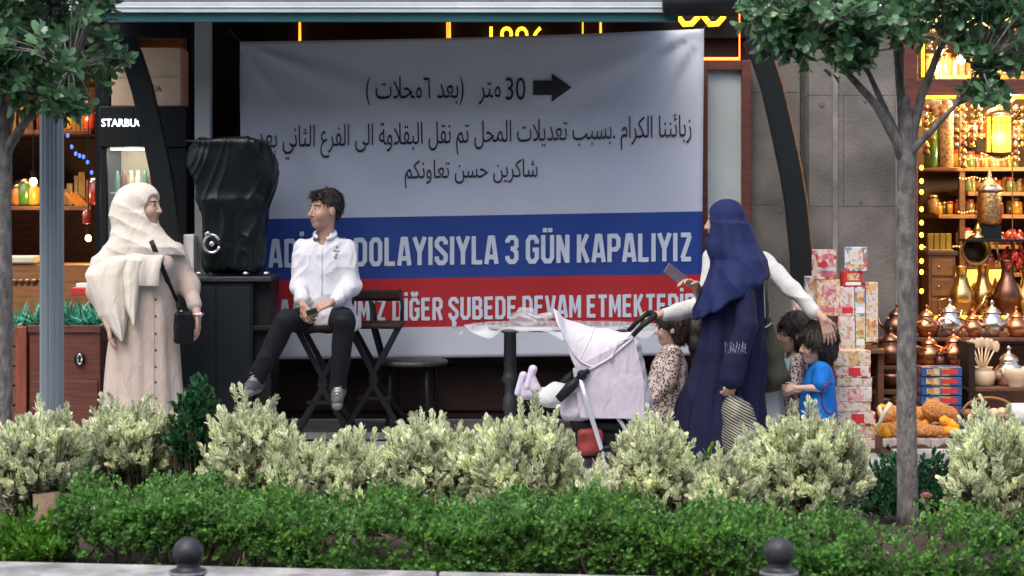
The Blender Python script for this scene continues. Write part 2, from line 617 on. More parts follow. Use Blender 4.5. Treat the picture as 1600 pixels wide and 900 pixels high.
def arabic(s):
    """joined Arabic letter forms in left-to-right drawing order"""
    nj = set('اأإآدذرزوةىءؤ'); out = []; i = 0
    ar = lambda ch: '\u0621' <= ch <= '\u064a'
    while i < len(s):
        ch = s[i]
        if not ar(ch):
            out.append({'(': ')', ')': '('}.get(ch, ch)); i += 1; continue
        pv = i > 0 and ar(s[i - 1]) and s[i - 1] not in nj
        if ch == 'ل' and i + 1 < len(s) and s[i + 1] in 'اأ':
            key, n, nx = ('0644', '%04X' % ord(s[i + 1])), 2, False
        else:
            key, n = ('%04X' % ord(ch),), 1
            nx = i + 1 < len(s) and ar(s[i + 1]) and ch not in nj
        f = 'medial' if pv and nx else 'final' if pv else 'initial' if nx else 'isolated'
        out.append(_FORMS.get((key, f), ch)); i += n
    return ''.join(reversed(out)).replace('\ufe93', '\ufe94')   # the isolated outline crosses itself


def font_mesh(body):
    """vertices (x, z), faces of a flat text; every outline is filled on its own, so crossing strokes stay solid"""
    c = bpy.data.curves.new('text', 'FONT'); c.body = body; c.resolution_u = 3; c.fill_mode = 'NONE'
    o = bpy.data.objects.new('text', c); COL.objects.link(o)
    dg = bpy.context.evaluated_depsgraph_get(); dg.update()
    me = bpy.data.meshes.new_from_object(o.evaluated_get(dg))
    co = [(q.co.x, q.co.y) for q in me.vertices]; nb = {}
    for e in me.edges:
        a, b_ = e.vertices; nb.setdefault(a, []).append(b_); nb.setdefault(b_, []).append(a)
    bpy.data.objects.remove(o); bpy.data.curves.remove(c); bpy.data.meshes.remove(me)
    seen, loops = set(), []
    for st in sorted(nb):
        if st in seen: continue
        lp, cur, prv = [st], st, None
        seen.add(st)
        while True:
            nx = [q for q in nb[cur] if q != prv and q not in seen]
            if not nx: break
            prv, cur = cur, nx[0]; seen.add(cur); lp.append(cur)
        if len(lp) > 2: loops.append([co[q] for q in lp])
    def inside(p, lp):
        r = False
        for (x1, y1), (x2, y2) in zip(lp, lp[1:] + lp[:1]):
            if (y1 > p[1]) != (y2 > p[1]) and p[0] < (x2 - x1) * (p[1] - y1) / (y2 - y1) + x1: r = not r
        return r
    sg = [sum(a[0] * b_[1] - b_[0] * a[1] for a, b_ in zip(lp, lp[1:] + lp[:1])) for lp in loops]
    ar = [abs(v) for v in sg]; top = sg[max(range(len(loops)), key=lambda k: ar[k])] > 0
    host = []
    for k, lp in enumerate(loops):          # a hole lies wholly inside a bigger outline
        h = [m for m in range(len(loops)) if (sg[k] > 0) != top and (sg[m] > 0) == top and ar[m] > ar[k] and sum(inside(p, loops[m]) for p in lp) > .5 * len(lp)]
        host.append(min(h, key=lambda m: ar[m]) if h else None)
    V_, F_ = [], []
    for k, lp in enumerate(loops):
        if host[k] is not None: continue
        bm = bmesh.new()
        for q in [lp] + [loops[m] for m in range(len(loops)) if host[m] == k]:
            vs = [bm.verts.new((x, y, 0)) for x, y in q]
            for a, b_ in zip(vs, vs[1:] + vs[:1]): bm.edges.new((a, b_))
        bmesh.ops.triangle_fill(bm, use_beauty=True, use_dissolve=False, edges=bm.edges[:], normal=(0, 0, 1))
        for _ in range(3):
            bmesh.ops.subdivide_edges(bm, edges=[e for e in bm.edges if e.calc_length() > .1], cuts=1)
            bmesh.ops.triangulate(bm, faces=bm.faces)
        bm.verts.index_update(); n0 = len(V_)
        V_ += [tuple(q.co)[:2] for q in bm.verts]; F_ += [tuple(q.index + n0 for q in p.verts) for p in bm.faces]
        bm.free()
    return np.array(V_), F_


def put_text(mb, body, x0, x1, z0, z1, surf, mi=0):
    v, f = font_mesh(body)
    lo, hi = v.min(0), v.max(0)
    q = (v - lo) / (hi - lo)
    mb.add([surf(x0 + a * (x1 - x0), z0 + b * (z1 - z0)) for a, b in q], [tuple(t) for t in f], mi)


_l, _r = .08, .42
_RO = [(_l, .2), (_l, .8), (.17, .93), (.33, .93), (_r, .8), (_r, .2), (.33, .07), (.17, .07), (_l, .2)]
GLY = {
    'A': [[(.055, 0), (.2, 1)], [(.445, 0), (.3, 1)], [(.12, .25), (.38, .25)], [(.17, .94), (.33, .94)]],
    'B': [[(_l, 0), (_l, 1)], [(.1, .93), (.33, .93), (.4, .85), (.4, .62), (.33, .53), (.1, .53)], [(.1, .07), (.34, .07), (_r, .16), (_r, .4), (.33, .5)]],
    'D': [[(_l, 0), (_l, 1)], [(.1, .93), (.32, .93), (_r, .8), (_r, .2), (.32, .07), (.1, .07)]],
    'E': [[(_l, 0), (_l, 1)], [(.1, .93), (.42, .93)], [(.1, .52), (.38, .52)], [(.1, .07), (.42, .07)]],
    'F': [[(_l, 0), (_l, 1)], [(.1, .93), (.42, .93)], [(.1, .5), (.38, .5)]],
    'G': [[(_r, .7), (_r, .8), (.33, .93), (.17, .93), (_l, .8), (_l, .2), (.17, .07), (.33, .07), (_r, .2), (_r, .48), (.26, .48)]],
    'I': [[(_l, 0), (_l, 1)]], 'K': [[(_l, 0), (_l, 1)], [(.13, .42), (.4, 1)], [(.2, .55), (.42, 0)]],
    'L': [[(_l, 0), (_l, 1)], [(.1, .07), (.4, .07)]],
    'M': [[(_l, 0), (_l, 1)], [(.1, .95), (.29, .3), (.48, .95)], [(.5, 0), (.5, 1)]],
    'N': [[(_l, 0), (_l, 1)], [(.1, .95), (.4, .05)], [(_r, 0), (_r, 1)]],
    'O': [_RO], 'P': [[(_l, 0), (_l, 1)], [(.1, .93), (.33, .93), (_r, .82), (_r, .56), (.33, .45), (.1, .45)]],
    'R': [[(_l, 0), (_l, 1)], [(.1, .93), (.33, .93), (_r, .82), (_r, .6), (.33, .49), (.1, .49)], [(.27, .49), (.43, 0)]],
    'S': [[(_r, .72), (_r, .82), (.33, .93), (.17, .93), (_l, .82), (_l, .68), (_r, .34), (_r, .18), (.33, .07), (.17, .07), (_l, .18), (_l, .3)]],
    'T': [[(.23, 0), (.23, 1)], [(.02, .93), (.44, .93)]],
    'U': [[(_l, 1), (_l, .2), (.17, .07), (.33, .07), (_r, .2), (_r, 1)]],
    'V': [[(.055, 1), (.23, .02)], [(.445, 1), (.27, .02)]],
    'Y': [[(.05, 1), (.25, .45)], [(.45, 1), (.25, .45)], [(.25, 0), (.25, .5)]],
    'Z': [[(.05, .93), (.42, .93)], [(.39, .9), (.1, .1)], [(.06, .07), (.43, .07)]],
    '3': [[(_l, .75), (_l, .82), (.17, .93), (.33, .93), (_r, .83), (_r, .62), (.33, .53), (.2, .53)], [(.33, .5), (_r, .4), (_r, .17), (.33, .07), (.17, .07), (_l, .18), (_l, .28)]],
}
_W = {'I': .16, 'L': .42, 'T': .46, 'M': .58, 'E': .46, 'F': .45}
_EX = {'İ': ('I', [[(.08, 1.1), (.08, 1.26)]]), 'Ü': ('U', [[(.15, 1.1), (.15, 1.25)], [(.35, 1.1), (.35, 1.25)]]),
       'Ğ': ('G', [[(.12, 1.27), (.17, 1.14), (.33, 1.14), (.38, 1.27)]]), 'Ş': ('S', [[(.25, .0), (.25, -.1), (.32, -.14), (.3, -.24), (.18, -.24)]])}


def block_text(mb, body, x0, x1, z0, z1, surf, mi=0, w=.15, gap=.085):
    """condensed bold capitals drawn as flat ribbons; cap height z0..z1"""
    items = []; x = 0
    for ch in body:
        if ch == ' ': x += .2; continue
        b, ex = _EX.get(ch, (ch, []))
        items.append((x, GLY[b] + ex)); x += _W.get(b, .5) + gap
    sx = (x1 - x0) / (x - gap); sz = z1 - z0
    lay = 0
    for gx, lines in items:
        for pl in lines:
            lay = (lay + 1) % 4
            n = len(pl); closed = pl[0] == pl[-1]
            L_, R_ = [], []
            pts = [A(p) for p in pl]
            for i in range(n):
                a = pts[i - 1] if i > 0 else (pts[-2] if closed else None)
                c = pts[i + 1] if i < n - 1 else (pts[1] if closed else None)
                d1 = (pts[i] - a) / np.linalg.norm(pts[i] - a) if a is not None else None
                d2 = (c - pts[i]) / np.linalg.norm(c - pts[i]) if c is not None else None
                d1 = d2 if d1 is None else d1; d2 = d1 if d2 is None else d2
                t = d1 + d2; t = t / np.linalg.norm(t)
                nn = A(-t[1], t[0]); k = (w / 2) / max(.55, nn @ A(-d1[1], d1[0]))
                L_.append(pts[i] + nn * k); R_.append(pts[i] - nn * k)
            vs = [surf(x0 + (gx + p[0]) * sx, z0 + p[1] * sz, lay * .0003) for q in zip(L_, R_) for p in q]
            mb.add(vs, [(2 * i, 2 * i + 1, 2 * i + 3, 2 * i + 2) for i in range(n - 1)], mi)
# ------------------------------------------------------------ palette
M = {
    'asphalt': mat('asphalt', (.05, .05, .055), .9, bump=.5, bscale=180),
    'paving': mat('paving', (.34, .34, .34), .8, var=.15, scale=5, bump=.2, bscale=120),
    'kerbstone': mat('kerbstone', (.33, .33, .32), .9, var=.45, scale=7, bump=.5, bscale=150),
    'soil': mat('soil', (.05, .04, .03), .95, var=.4, scale=30, bump=.9, bscale=70),
    'stone': mat('stone', (.13, .12, .108), .95, var=.5, scale=2.4, bump=.55, bscale=40),
    'stone_dark': mat('stone_dark', (.12, .115, .11), .95, var=.2, bump=.5, bscale=40),
    'plaster': mat('plaster', (.3, .29, .27), .9),
    'black': mat('black_paint', (.010, .013, .0145), .5, var=.1, spec=.2),
    'blackmatte': mat('black_matte', (.008, .009, .011), .8, var=.15, spec=.15),
    'iron': mat('dark_iron', (.026, .028, .033), .5, var=.5, scale=26, bump=.25, bscale=60),
    'darkwall': mat('dark_wall', (.016, .013, .012), .8, spec=.15, var=.3, scale=4),
    'panel': mat('dark_panel', (.024, .013, .011), .7, spec=.2, var=.3, scale=6, stretch=(1, 1, 6)),
    'redwood': mat('red_wood', (.105, .03, .02), .5, var=.35, scale=4, stretch=(1.5, 1.5, 14), bump=.15, bscale=30),
    'redwood_h': mat('red_wood_boards', (.15, .05, .032), .5, var=.4, scale=4, stretch=(1.5, 1.5, 22), bump=.2, bscale=30),
    'redwood_post': mat('orange_wood', (.2, .052, .028), .5, var=.3, scale=5, stretch=(14, 6, 1.2)),
    'brown': mat('brown_wood', (.11, .045, .022), .5, var=.35, scale=4, stretch=(2, 2, 16)),
    'shelfwood': mat('shelf_wood', (.24, .105, .035), .5, var=.3, scale=4, stretch=(2, 12, 12)),
    'teal': mat('teal_paint', (.012, .105, .115), .5, var=.15, scale=3),
    'awning_white': mat('awning_white', (.5, .55, .56), .5, var=.12, scale=3),
    'awning_grey': mat('awning_grey', (.2, .22, .26), .7, var=.1),
    'postgrey': mat('post_grey', (.3, .34, .34), .5, var=.1, scale=3),
    'polegrey': mat('pole_grey', (.27, .32, .36), .4, metal=.25, var=.1, scale=3, stretch=(1, 1, .3)),
    'pane': mat('pane_grey', (.42, .47, .48), .25, var=.12, scale=2),
    'chrome': mat('chrome', (.75, .75, .75), .18, metal=1, var=0),
    'silver': mat('silver_tube', (.62, .63, .67), .32, metal=.5, var=.05),
    'copper': mat('copper', (.55, .22, .1), .28, metal=1, var=.3, scale=12, bump=.12, bscale=90),
    'copper_dark': mat('dark_copper', (.2, .1, .07), .35, metal=1, var=.35, scale=12, bump=.12, bscale=90),
    'brass': mat('brass', (.68, .45, .16), .27, metal=1, var=.25, scale=14, bump=.12, bscale=90),
    'tin': mat('tinned_copper', (.66, .58, .5), .25, metal=1, var=.2, scale=14),
    'neon_orange': glow('neon_orange', (1.0, .24, .02), 1.7),
    'neon_yellow': glow('neon_yellow', (1.0, .62, .03), 4.0),
    'sign_yellow': glow('sign_yellow', (1.0, .48, .02), 1.7),
    'led': glow('led_yellow', (1.0, .62, .02), 1.5),
    'bulb': glow('bulb', (1.0, .62, .2), 7.0),
    'bulb_blue': glow('bulb_blue', (.05, .15, 1.0), 1.0),
    'lantern_glass': glow('lantern_glass', (1.0, .55, .03), 2.2),
    'letter_white': glow('lit_letters', (.9, .92, 1.0), 1.6),
    'fridge_light': glow('fridge_light', (1.0, .92, .75), 1.3),
    'cream': mat('cream', (.62, .56, .42), .5, var=.1),
    'white': mat('white_paint', (.75, .75, .75), .5, var=.06),
    'cardboard': mat('cardboard', (.58, .43, .3), .75, var=.12, scale=4),
    'ink': mat('ink', (.02, .02, .025), .6, var=0),
    'ceramic': mat('pale_wood_ware', (.62, .46, .3), .5, var=.15, scale=10),
    'red': mat('red_print', (.5, .03, .035), .5, var=.15),
}

# ------------------------------------------------------------ ground
def yk(x): return 7.237 - 0.109 * x       # back edge of the kerb stones


def sheet4(name, pts, m, kind='structure'):
    b = MB(); b.add(pts, [(0, 1, 2, 3)])
    return tag(b.build(name, m), kind=kind)


sheet4('road', [(-400, -300, -.13), (400, -300, -.13), (400, 500, -.13), (-400, 500, -.13)], M['asphalt'])
sheet4('pavement', [(-30, yk(-30) + 1.6, 0), (30, yk(30) + 1.6, 0), (30, 20, 0), (-30, 20, 0)], M['paving'])
sheet4('planting_bed_ground', [(-30, yk(-30) - .01, .04), (30, yk(30) - .01, .04), (30, yk(30) + 1.62, .035), (-30, yk(-30) + 1.62, .035)], M['soil'])
b = MB()
x = -9.3
while x < 9:
    L_ = 1.0
    a, c = x + .004, x + L_ - .004
    b.add([(a, yk(a) - .32, -.2), (c, yk(c) - .32, -.2), (c, yk(c), -.2), (a, yk(a), -.2), (a, yk(a) - .32, .1), (c, yk(c) - .32, .1), (c, yk(c), .1), (a, yk(a), .1)],
          [(0, 3, 2, 1), (4, 5, 6, 7), (0, 1, 5, 4), (1, 2, 6, 5), (2, 3, 7, 6), (3, 0, 4, 7)])
    x += L_
tag(b.build('kerb', M['kerbstone'], bevel=.012), kind='structure')
FY = 12.75

# ------------------------------------------------------------ upper building, closed shop front
t = thing('upper_building', 'grey plastered upper storey above the row of shops', 'building', (0, 13.3, 2.95))
b = MB(); b.box((-9, 12.8, 3.02), (9, 13.6, 9)); b.build('wall', M['plaster'], t)
b = MB()
for x in (-6, -3.6, -1.2, 1.2, 3.6, 6): b.box((x - .5, 12.76, 4.4), (x + .5, 12.9, 6.2))
b.build('window', M['black'], t)

t = thing('added_opposite_building', 'unseen grey building opposite, added to block low sky light', 'building', (0, -6, -.13))  # out of view; added and sized to keep low sky light off the banner
b = MB(); b.box((-30, -12, -.13), (30, -6, 9.5)); b.build('wall', M['plaster'], t)
b = MB()
for i in range(14):
    for z in (1.2, 4.2, 7.0): b.box((-28 + i * 4, -6.03, z), (-26.4 + i * 4, -5.97, z + 1.7))
b.build('window', M['iron'], t)

t = thing('closed_shop_front', 'dark closed shop front with orange neon behind the banner', 'shop front', (-.3, FY, 0))
xl, xr = PX(292, FY), PX(1166, FY)
b = MB(); b.box((xl, FY, .5), (xr, FY + .12, 3.02)); b.build('wall', M['darkwall'], t)
b = MB(); b.box((xl, FY - .1, 0.06), (xr, FY + .1, .5))
for i in range(7):
    x = xl + (i + .5) * (xr - xl) / 7
    b.box((x - .29, FY - .118, .12), (x + .29, FY - .098, .44))
b.build('base_wall', M['panel'], t, bevel=.006)
b = MB(); b.box((xl, FY - .06, PZ(60, FY)), (PX(1165, FY), FY - .005, 3.0)); b.build('frieze', M['blackmatte'], t)
YN = FY - .085
for x0, x1 in ((467, 700), (701, 912), (937, 1157)):
    b = MB(); z0, z1 = PZ(92, YN), PZ(8, YN); q = .012
    a, c = PX(x0 + 1.5, YN), PX(x1 - 1.5, YN)
    b.tube([(a, YN, z0), (a, YN, z1), (c, YN, z1), (c, YN, z0), (a, YN, z0)], q, 8)
    b.build('neon_tube', M['neon_orange'], t, smooth=True)
def flat(Y): return lambda x, z, l=0: (x, Y - l, z)
b = MB(); put_text(b, '1896', PX(765, YN), PX(850, YN), PZ(84, YN), PZ(42, YN), flat(YN - .03))
b.build('lit_number', M['sign_yellow'], t, solid=.012)
b = MB()
for cx in (1075, 1115):
    b.tube([P(cx - 16, 8, YN), P(cx - 15, 26, YN), P(cx - 6, 38, YN), P(cx + 6, 37, YN), P(cx + 15, 27, YN), P(cx + 15, 10, YN)], .02, 8)
b.build('lit_letter', M['sign_yellow'], t, smooth=True)
# tall window to the right of the banner
f = MB(); a, c, z0, z1 = PX(1090, FY), PX(1170, FY), .5, PZ(96, FY)
f.box((c - .065, FY - .12, z0), (c, FY - .02, z1)); f.box((a, FY - .12, z1 - .07), (c - .065, FY - .02, z1)); f.box((a, FY - .12, z0), (a + .06, FY - .02, z1 - .07))
fr = f.build('window_frame', M['redwood'], t, bevel=.004)
b = MB(); b.box((a + .06, FY - .07, z0), (c - .065, FY - .055, z1 - .07)); b.build('pane', M['pane'], fr)
b = MB(); b.tube([P(1099, 278, FY - .08), P(1096, 292, FY - .08), P(1101, 300, FY - .08)], .006, 6); b.tube([P(1097, 318, FY - .08), P(1100, 345, FY - .08)], .006, 6)
b.build('marking', M['ink'], fr)

b = MB(); b.box((PX(300, 12), 11.95, 0), (PX(1175, 12), FY - .1, .055)); b.build('step_top', M['stone_dark'])
st = bpy.data.objects['step_top']; st.name = 'doorstep'
tag(st, 'long low stone doorstep under the stools and table', 'step')
b = MB(); b.box((PX(300, 12), 11.925, .012), (PX(1175, 12), 11.951, .058)); b.build('nosing', M['kerbstone'], st, bevel=.004)

# ------------------------------------------------------------ stone pier
t = thing('stone_pier', 'grey ashlar stone pier between the two shops', 'pillar', (PX(1300, FY), FY, 0))
def ashlar(x0, x1, y0, y1, rows, name, seed):
    r = random.Random(seed); b = MB(); z = 0
    for h in rows:
        n = 1 if x1 - x0 < .5 or r.random() < .4 else 2
        cuts = [x0] + ([x0 + (x1 - x0) * r.uniform(.35, .65)] if n == 2 else []) + [x1]
        for i in range(len(cuts) - 1):
            o = r.uniform(0, .006)
            b.box((cuts[i] + .0008, y0 - o, z + .0008), (cuts[i + 1] - .0008, y1, z + h - .0008))
        z += h
    return b.build(name, M['stone'], t, bevel=.003)
rows = [.62, .95, .8, .82]
ashlar(PX(1172, FY), PX(1250, FY), FY, 13.3, rows, 'recessed_masonry', 3)
ashlar(PX(1264, 12.6), PX(1408, 12.6), 12.6, 13.3, [.7, .86, .78, .87], 'masonry', 9)
b = MB(); b.box((PX(1301, 12.59), 12.585, 0), (PX(1309, 12.59), 12.594, 3.0)); b.box((PX(1399, 12.59), 12.58, 0), (PX(1405, 12.59), 12.594, 3.0)); b.build('pale_joint', mat('pale_mortar', (.19, .18, .17), .95, var=.4, scale=5), t)
b = MB()
for px, py, r in ((1284, 163, .02), (1352, 158, .012), (1290, 398, .012), (1220, 330, .012), (1345, 315, .01)): b.lathe([(0, 0), (r, 0), (r * .8, .006), (0, .004)], P(px, py, 12.594 if px > 1262 else 12.745), 10, 0, (0, -1, 0))
b.build('anchor_hole', M['stone_dark'], t)
b = MB(); b.box((PX(1172, FY), FY + .06, 0), (PX(1408, 12.6), 13.32, 3.02)); b.build('core', M['stone_dark'], t)

# ------------------------------------------------------------ awning, posts, curved braces
t = thing('awning', 'long white and teal shop awning above the banner', 'awning', (PX(600, 11.3), 11.3, 2.72))
x0, x1 = PX(100, 11.3), PX(1060, 11.3)
b = MB(); b.box((x0, 11.3, PZ(34, 11.3)), (x1, 11.33, PZ(20, 11.3))); b.build('valance', M['teal'], t, bevel=.003)
b = MB(); b.box((x0, 11.27, PZ(20, 11.3)), (x1, 11.36, PZ(4, 11.3)))
b.box((x0, 11.262, PZ(13, 11.3)), (x1, 11.272, PZ(11.5, 11.3))); b.build('gutter', M['awning_white'], t, bevel=.008)
b = MB(); b.box((x0, 11.29, PZ(4, 11.3)), (x1, 11.5, PZ(-16, 11.3))); b.build('cassette', M['awning_grey'], t, bevel=.02)
b = MB(); b.add([(x0, 11.36, 2.80), (x1, 11.36, 2.80), (x1, FY, 3.04), (x0, FY, 3.04)], [(0, 1, 2, 3)]); b.build('canopy', M['awning_grey'], t, solid=.012)
b = MB(); a = P(1036, 4, 11.2)
b.tube([(a.x, 11.22, a.z + .0), (a.x + .03, 11.22, a.z), (PX(1150, 11.2), 11.22, a.z)], [.05, .085, .085], 20)
b.build('motor_box', M['black'], t, smooth=True)

t = thing('support_post', 'pale grey square steel post beside the draped machine', 'post', (PX(317, 12.15), 12.15, 0))
b = MB(); b.box((PX(306, 12.15), 12.1, .06), (PX(330, 12.15), 12.2, 2.98)); b.build('shaft', M['postgrey'], t, bevel=.006)
b = MB(); b.box((PX(302, 12.15), 12.08, .055), (PX(334, 12.15), 12.22, .075)); b.build('base_plate', M['postgrey'], t)


def brace(dx, Y, label, trim=True):
    pts = [(184, 60), (198, 90), (214, 140), (229, 205), (242, 265), (251, 320), (259, 400), (263, 480), (264, 560)]
    L_ = [P(x + dx, y, Y) for x, y in pts]; L_.append(Vector((L_[-1].x, Y, .01)))
    t = thing('curved_brace', label, 'brace', (L_[-1].x, Y, 0), 'curved black awning braces')
    b = MB()
    for i in range(len(L_) - 1):
        pass
    w = .07
    vs, fs = [], []
    for i, p in enumerate(L_):
        tt = (L_[min(i + 1, len(L_) - 1)] - L_[max(i - 1, 0)]).normalized()
        u = Vector((-tt.z, 0, tt.x))
        for s, d in ((-1, -.04), (1, -.04), (1, .04), (-1, .04)): vs.append(p + u * s * w + Vector((0, d, 0)))
    for i in range(len(L_) - 1):
        for k in range(4): fs.append((i * 4 + k, i * 4 + (k + 1) % 4, i * 4 + 4 + (k + 1) % 4, i * 4 + 4 + k))
    fs += [(0, 1, 2, 3), tuple(range(len(vs) - 1, len(vs) - 5, -1))]
    b.add(vs, fs); b.build('beam', M['black'], t, bevel=.006)
    if not trim: return t
    b = MB()
    e = []
    for i, p in enumerate(L_):
        tt = (L_[min(i + 1, len(L_) - 1)] - L_[max(i - 1, 0)]).normalized()
        e.append(p + Vector((-tt.z, 0, tt.x)) * -(w + .008) if (-tt.z) < 0 else p + Vector((-tt.z, 0, tt.x)) * (w + .008))
    b.tube(e, .009, 6); b.build('edge_trim', M['shelfwood'], t, smooth=True)
    return t
brace(9, 11.95, 'curved black awning brace in front of the drinks fridge', False)
brace(992, 12.2, 'curved black awning brace against the grey stone pier')

# ------------------------------------------------------------ bright spice shop on the right
SY = 12.6
t = thing('spice_shop', 'warmly lit spice and copper shop with yellow light strips', 'shop', (PX(1560, SY), SY, 0))
sx0, sx1 = PX(1410, SY), 5.2
fr = MB()
zb, zt0, zt1 = PZ(500, SY), PZ(148, SY), PZ(124, SY)
fr.box((sx0, SY - .05, 0), (PX(1432, SY), SY + .1, 3.02))
fr.box((PX(1432, SY), SY - .04, zt0), (sx1, SY + .1, zt1))
fr.box((PX(1432, SY), SY - .045, zb - .17), (sx1, SY + .1, zb - .01))
fr.box((sx1, SY - .05, 0), (sx1 + .2, SY + .1, 3.02))
fr.build('frame', M['redwood'], t, bevel=.005)
b = MB(); b.box((PX(1432, SY), SY + .02, 0), (sx1, SY + .12, zb - .18)); b.build('base_wall', M['brown'], t)
b = MB(); b.box((sx0 + .1, 14.35, 0), (sx1 + .1, 14.45, 3.02)); b.box((sx0, SY + .1, 0), (sx0 + .09, 14.4, 3.02)); b.box((sx1 + .02, SY + .1, 0), (sx1 + .12, 14.4, 3.02))
b.build('wall', M['brown'], t)
b = MB(); b.box((sx0 + .1, SY + .12, 2.94), (sx1, 14.34, 3.0)); b.build('ceiling', M['cream'], t)
b = MB(); b.box((sx0 + .1, SY + .13, zb - .04), (sx1, SY + .75, zb - .012)); b.build('window_ledge', M['shelfwood'], t)
def led(a, c, name='light_strip', r=.011):
    b = MB(); b.tube([a, c], r, 8); return b.build(name, M['led'], t, smooth=True)
yl = SY - .055
led((PX(1437, yl), yl, PZ(152, yl)), (sx1, yl, PZ(152, yl)))
led((PX(1437, yl), yl, PZ(152, yl)), (PX(1437, yl), yl, PZ(196, yl)))
led((PX(1442, yl), yl, PZ(496, yl)), (sx1, yl, PZ(496, yl)))
led((PX(1442, yl), yl, PZ(120, yl)), (PX(1442, yl), yl, PZ(60, yl)))
for yy in (262, 283, 300, 327, 348, 367, 386, 408, 425, 455):
    b = MB(); p = P(1440, yy, yl); b.ell(p, (.014, .014, .018), 10, 6); b.build('string_bulb', M['neon_yellow'], t, smooth=True)
# shelving inside
SHY = 13.9
shelf_rows = [(300, 1490, 1600), (382, 1490, 1640), (458, 1445, 1640), (262, 1438, 1640), (335, 1445, 1640), (425, 1445, 1640), (210, 1490, 1600), (120, 1440, 1640)]
for yy, a, c in shelf_rows:
    b = MB(); z = PZ(yy, SHY); b.box((PX(a, SHY) + .06, SHY - .2, z - .03), (PX(c, SHY) + .5, 14.34, z)); b.build('shelf', M['shelfwood'], t, bevel=.003)
b = MB(); x = PX(1592, SHY); b.box((x, SHY - .19, .0), (x + .05, SHY - .14, 2.93)); b.build('upright', M['black'], t)
b = MB(); x = PX(1490, SHY); b.box((x, SHY - .19, .0), (x + .04, SHY - .14, 2.93)); b.build('upright', M['brown'], t)

# ------------------------------------------------------------ dim shop on the left
t = thing('corner_shop', 'dim amber lit grocery shop at the far left', 'shop', (PX(60, FY), FY, 0))
lx0, lx1 = -5.4, PX(286, FY)
b = MB(); b.box((lx0, 14.3, 0), (lx1, 14.4, 3.02)); b.box((lx0 - .1, FY, 0), (lx0, 14.4, 3.02)); b.box((lx1, FY, 0), (lx1 + .05, 14.4, 3.02)); b.build('wall', M['brown'], t)
b = MB(); b.box((lx0, FY, 2.95), (lx1, 14.3, 3.02)); b.build('ceiling', M['darkwall'], t)
fr = MB(); fr.box((lx0, FY - .04, PZ(60, FY)), (lx1, FY + .06, 3.0)); fr.box((PX(150, FY), FY - .03, 0), (PX(172, FY), FY + .06, PZ(60, FY))); fr.build('frame', M['blackmatte'], t)
for yy in (205, 322, 120):
    b = MB(); z = PZ(yy, 13.5); b.box((lx0, 13.3, z - .03), (PX(152, 13.5), 14.28, z)); b.build('shelf', M['brown'], t, bevel=.003)
b = MB(); b.box((lx0, 13.0, 0), (PX(152, 13.2), 13.45, PZ(412, 13.2))); b.build('counter', M['shelfwood'], t, bevel=.004)
def lamp(name, loc, e, col, par, r=.05):
    d = bpy.data.lights.new(name, 'POINT'); d.energy = e; d.color = col; d.shadow_soft_size = r
    o = bpy.data.objects.new(name, d); COL.objects.link(o); o.location = Vector(loc) - wloc(par); o.parent = par
    return o
def pendant(x, y, z, e, label, top=2.94, r=.034, col=(1, .74, .36)):
    q = thing('pendant_bulb', label, 'lamp', (x, y, z))
    b = MB(); b.ell((x, y, z), (r, r, r * 1.15), 14, 10); b.build('bulb', M['bulb'], q, smooth=True)
    b = MB(); b.tube([(x, y, z + r), (x, y, z + r + .05)], .02, 10); b.tube([(x, y, z + r + .05), (x, y, top)], .004, 6); b.build('flex', M['black'], q)
    lamp('bulb_light', (x, y, z - r - .04), e, col, q)
    return q
p = P(1502, 92, 13.3); pendant(p.x, p.y, p.z, 26, 'bright bare bulb hanging high in the spice shop')
p = P(1470, 78, 13.6); pendant(p.x, p.y, p.z, 11, 'smaller bare bulb hanging left of the brightest one')
p = P(1580, 150, 13.2); pendant(p.x, p.y, p.z, 21, 'bare bulb hanging behind the yellow lantern')
p = P(1650, 230, 13.1); pendant(p.x, p.y, p.z, 21, 'bare bulb hanging right of the yellow lantern')
p = P(5, 120, 13.1); pendant(p.x, p.y, p.z, 7, 'round amber bulb hanging beside the left tree trunk', col=(1, .6, .22))
p = P(52, 284, 13.15); pendant(p.x, p.y, p.z, 3, 'small yellow bulb hanging low among the amber shelf jars', r=.028, col=(1, .6, .2))
p = P(138, 372, 13.1); pendant(p.x, p.y, p.z, 3, 'small amber bulb hanging low right of the grey pole', r=.022, col=(1, .6, .2))
p = P(118, 150, 13.3); pendant(p.x, p.y, p.z, 3.5, 'round amber bulb hanging behind the grey lamp pole', col=(1, .6, .22))
# ------------------------------------------------------------ banner
BY = 12.45
def banner_pt(u, v, off=0.0):
    x0 = 375 + 4 * v; x1 = 1100 - 5 * v
    px = x0 + u * (x1 - x0)
    top, bot = 65 - 20 * u, 562 - 7 * u
    sag = 5 * math.sin(math.pi * u) * (1 - v) ** 3 * .6
    py = top + v * (bot - top) + sag
    d = 0.0
    for cx, cy, sg in ((0, 0, 1), (1, 0, -1)):         # folds fan out from the tied corners
        dx, dy = abs(u - cx) * 1.4, v
        r = math.hypot(dx, dy); a = math.atan2(dy, dx)
        amp = .021 * math.exp(-r * 1.5) * min(1, r * 8)
        d += amp * (math.sin(a * 11 + 1.2 * cx) + .5 * math.sin(a * 21 + 2 + cx))
    d += .006 * noise.noise((u * 4, v * 3, 2.3)) + .008 * math.sin(u * 9 + v * 2) * v
    d += .05 * math.sin(math.pi * u) * math.sin(math.pi * min(1, v * .9)) * .5
    q = P(px, py, BY)
    return Vector((q.x, BY + d - off, q.z))


def banner_px(px, py):
    u = (px - 376.5) / 721.0
    for _ in range(3):
        top, bot = 65 - 20 * u, 562 - 7 * u
        v = (py - top) / (bot - top)
        u = (px - 375 - 4 * v) / (725 - 9 * v)
    return u, v


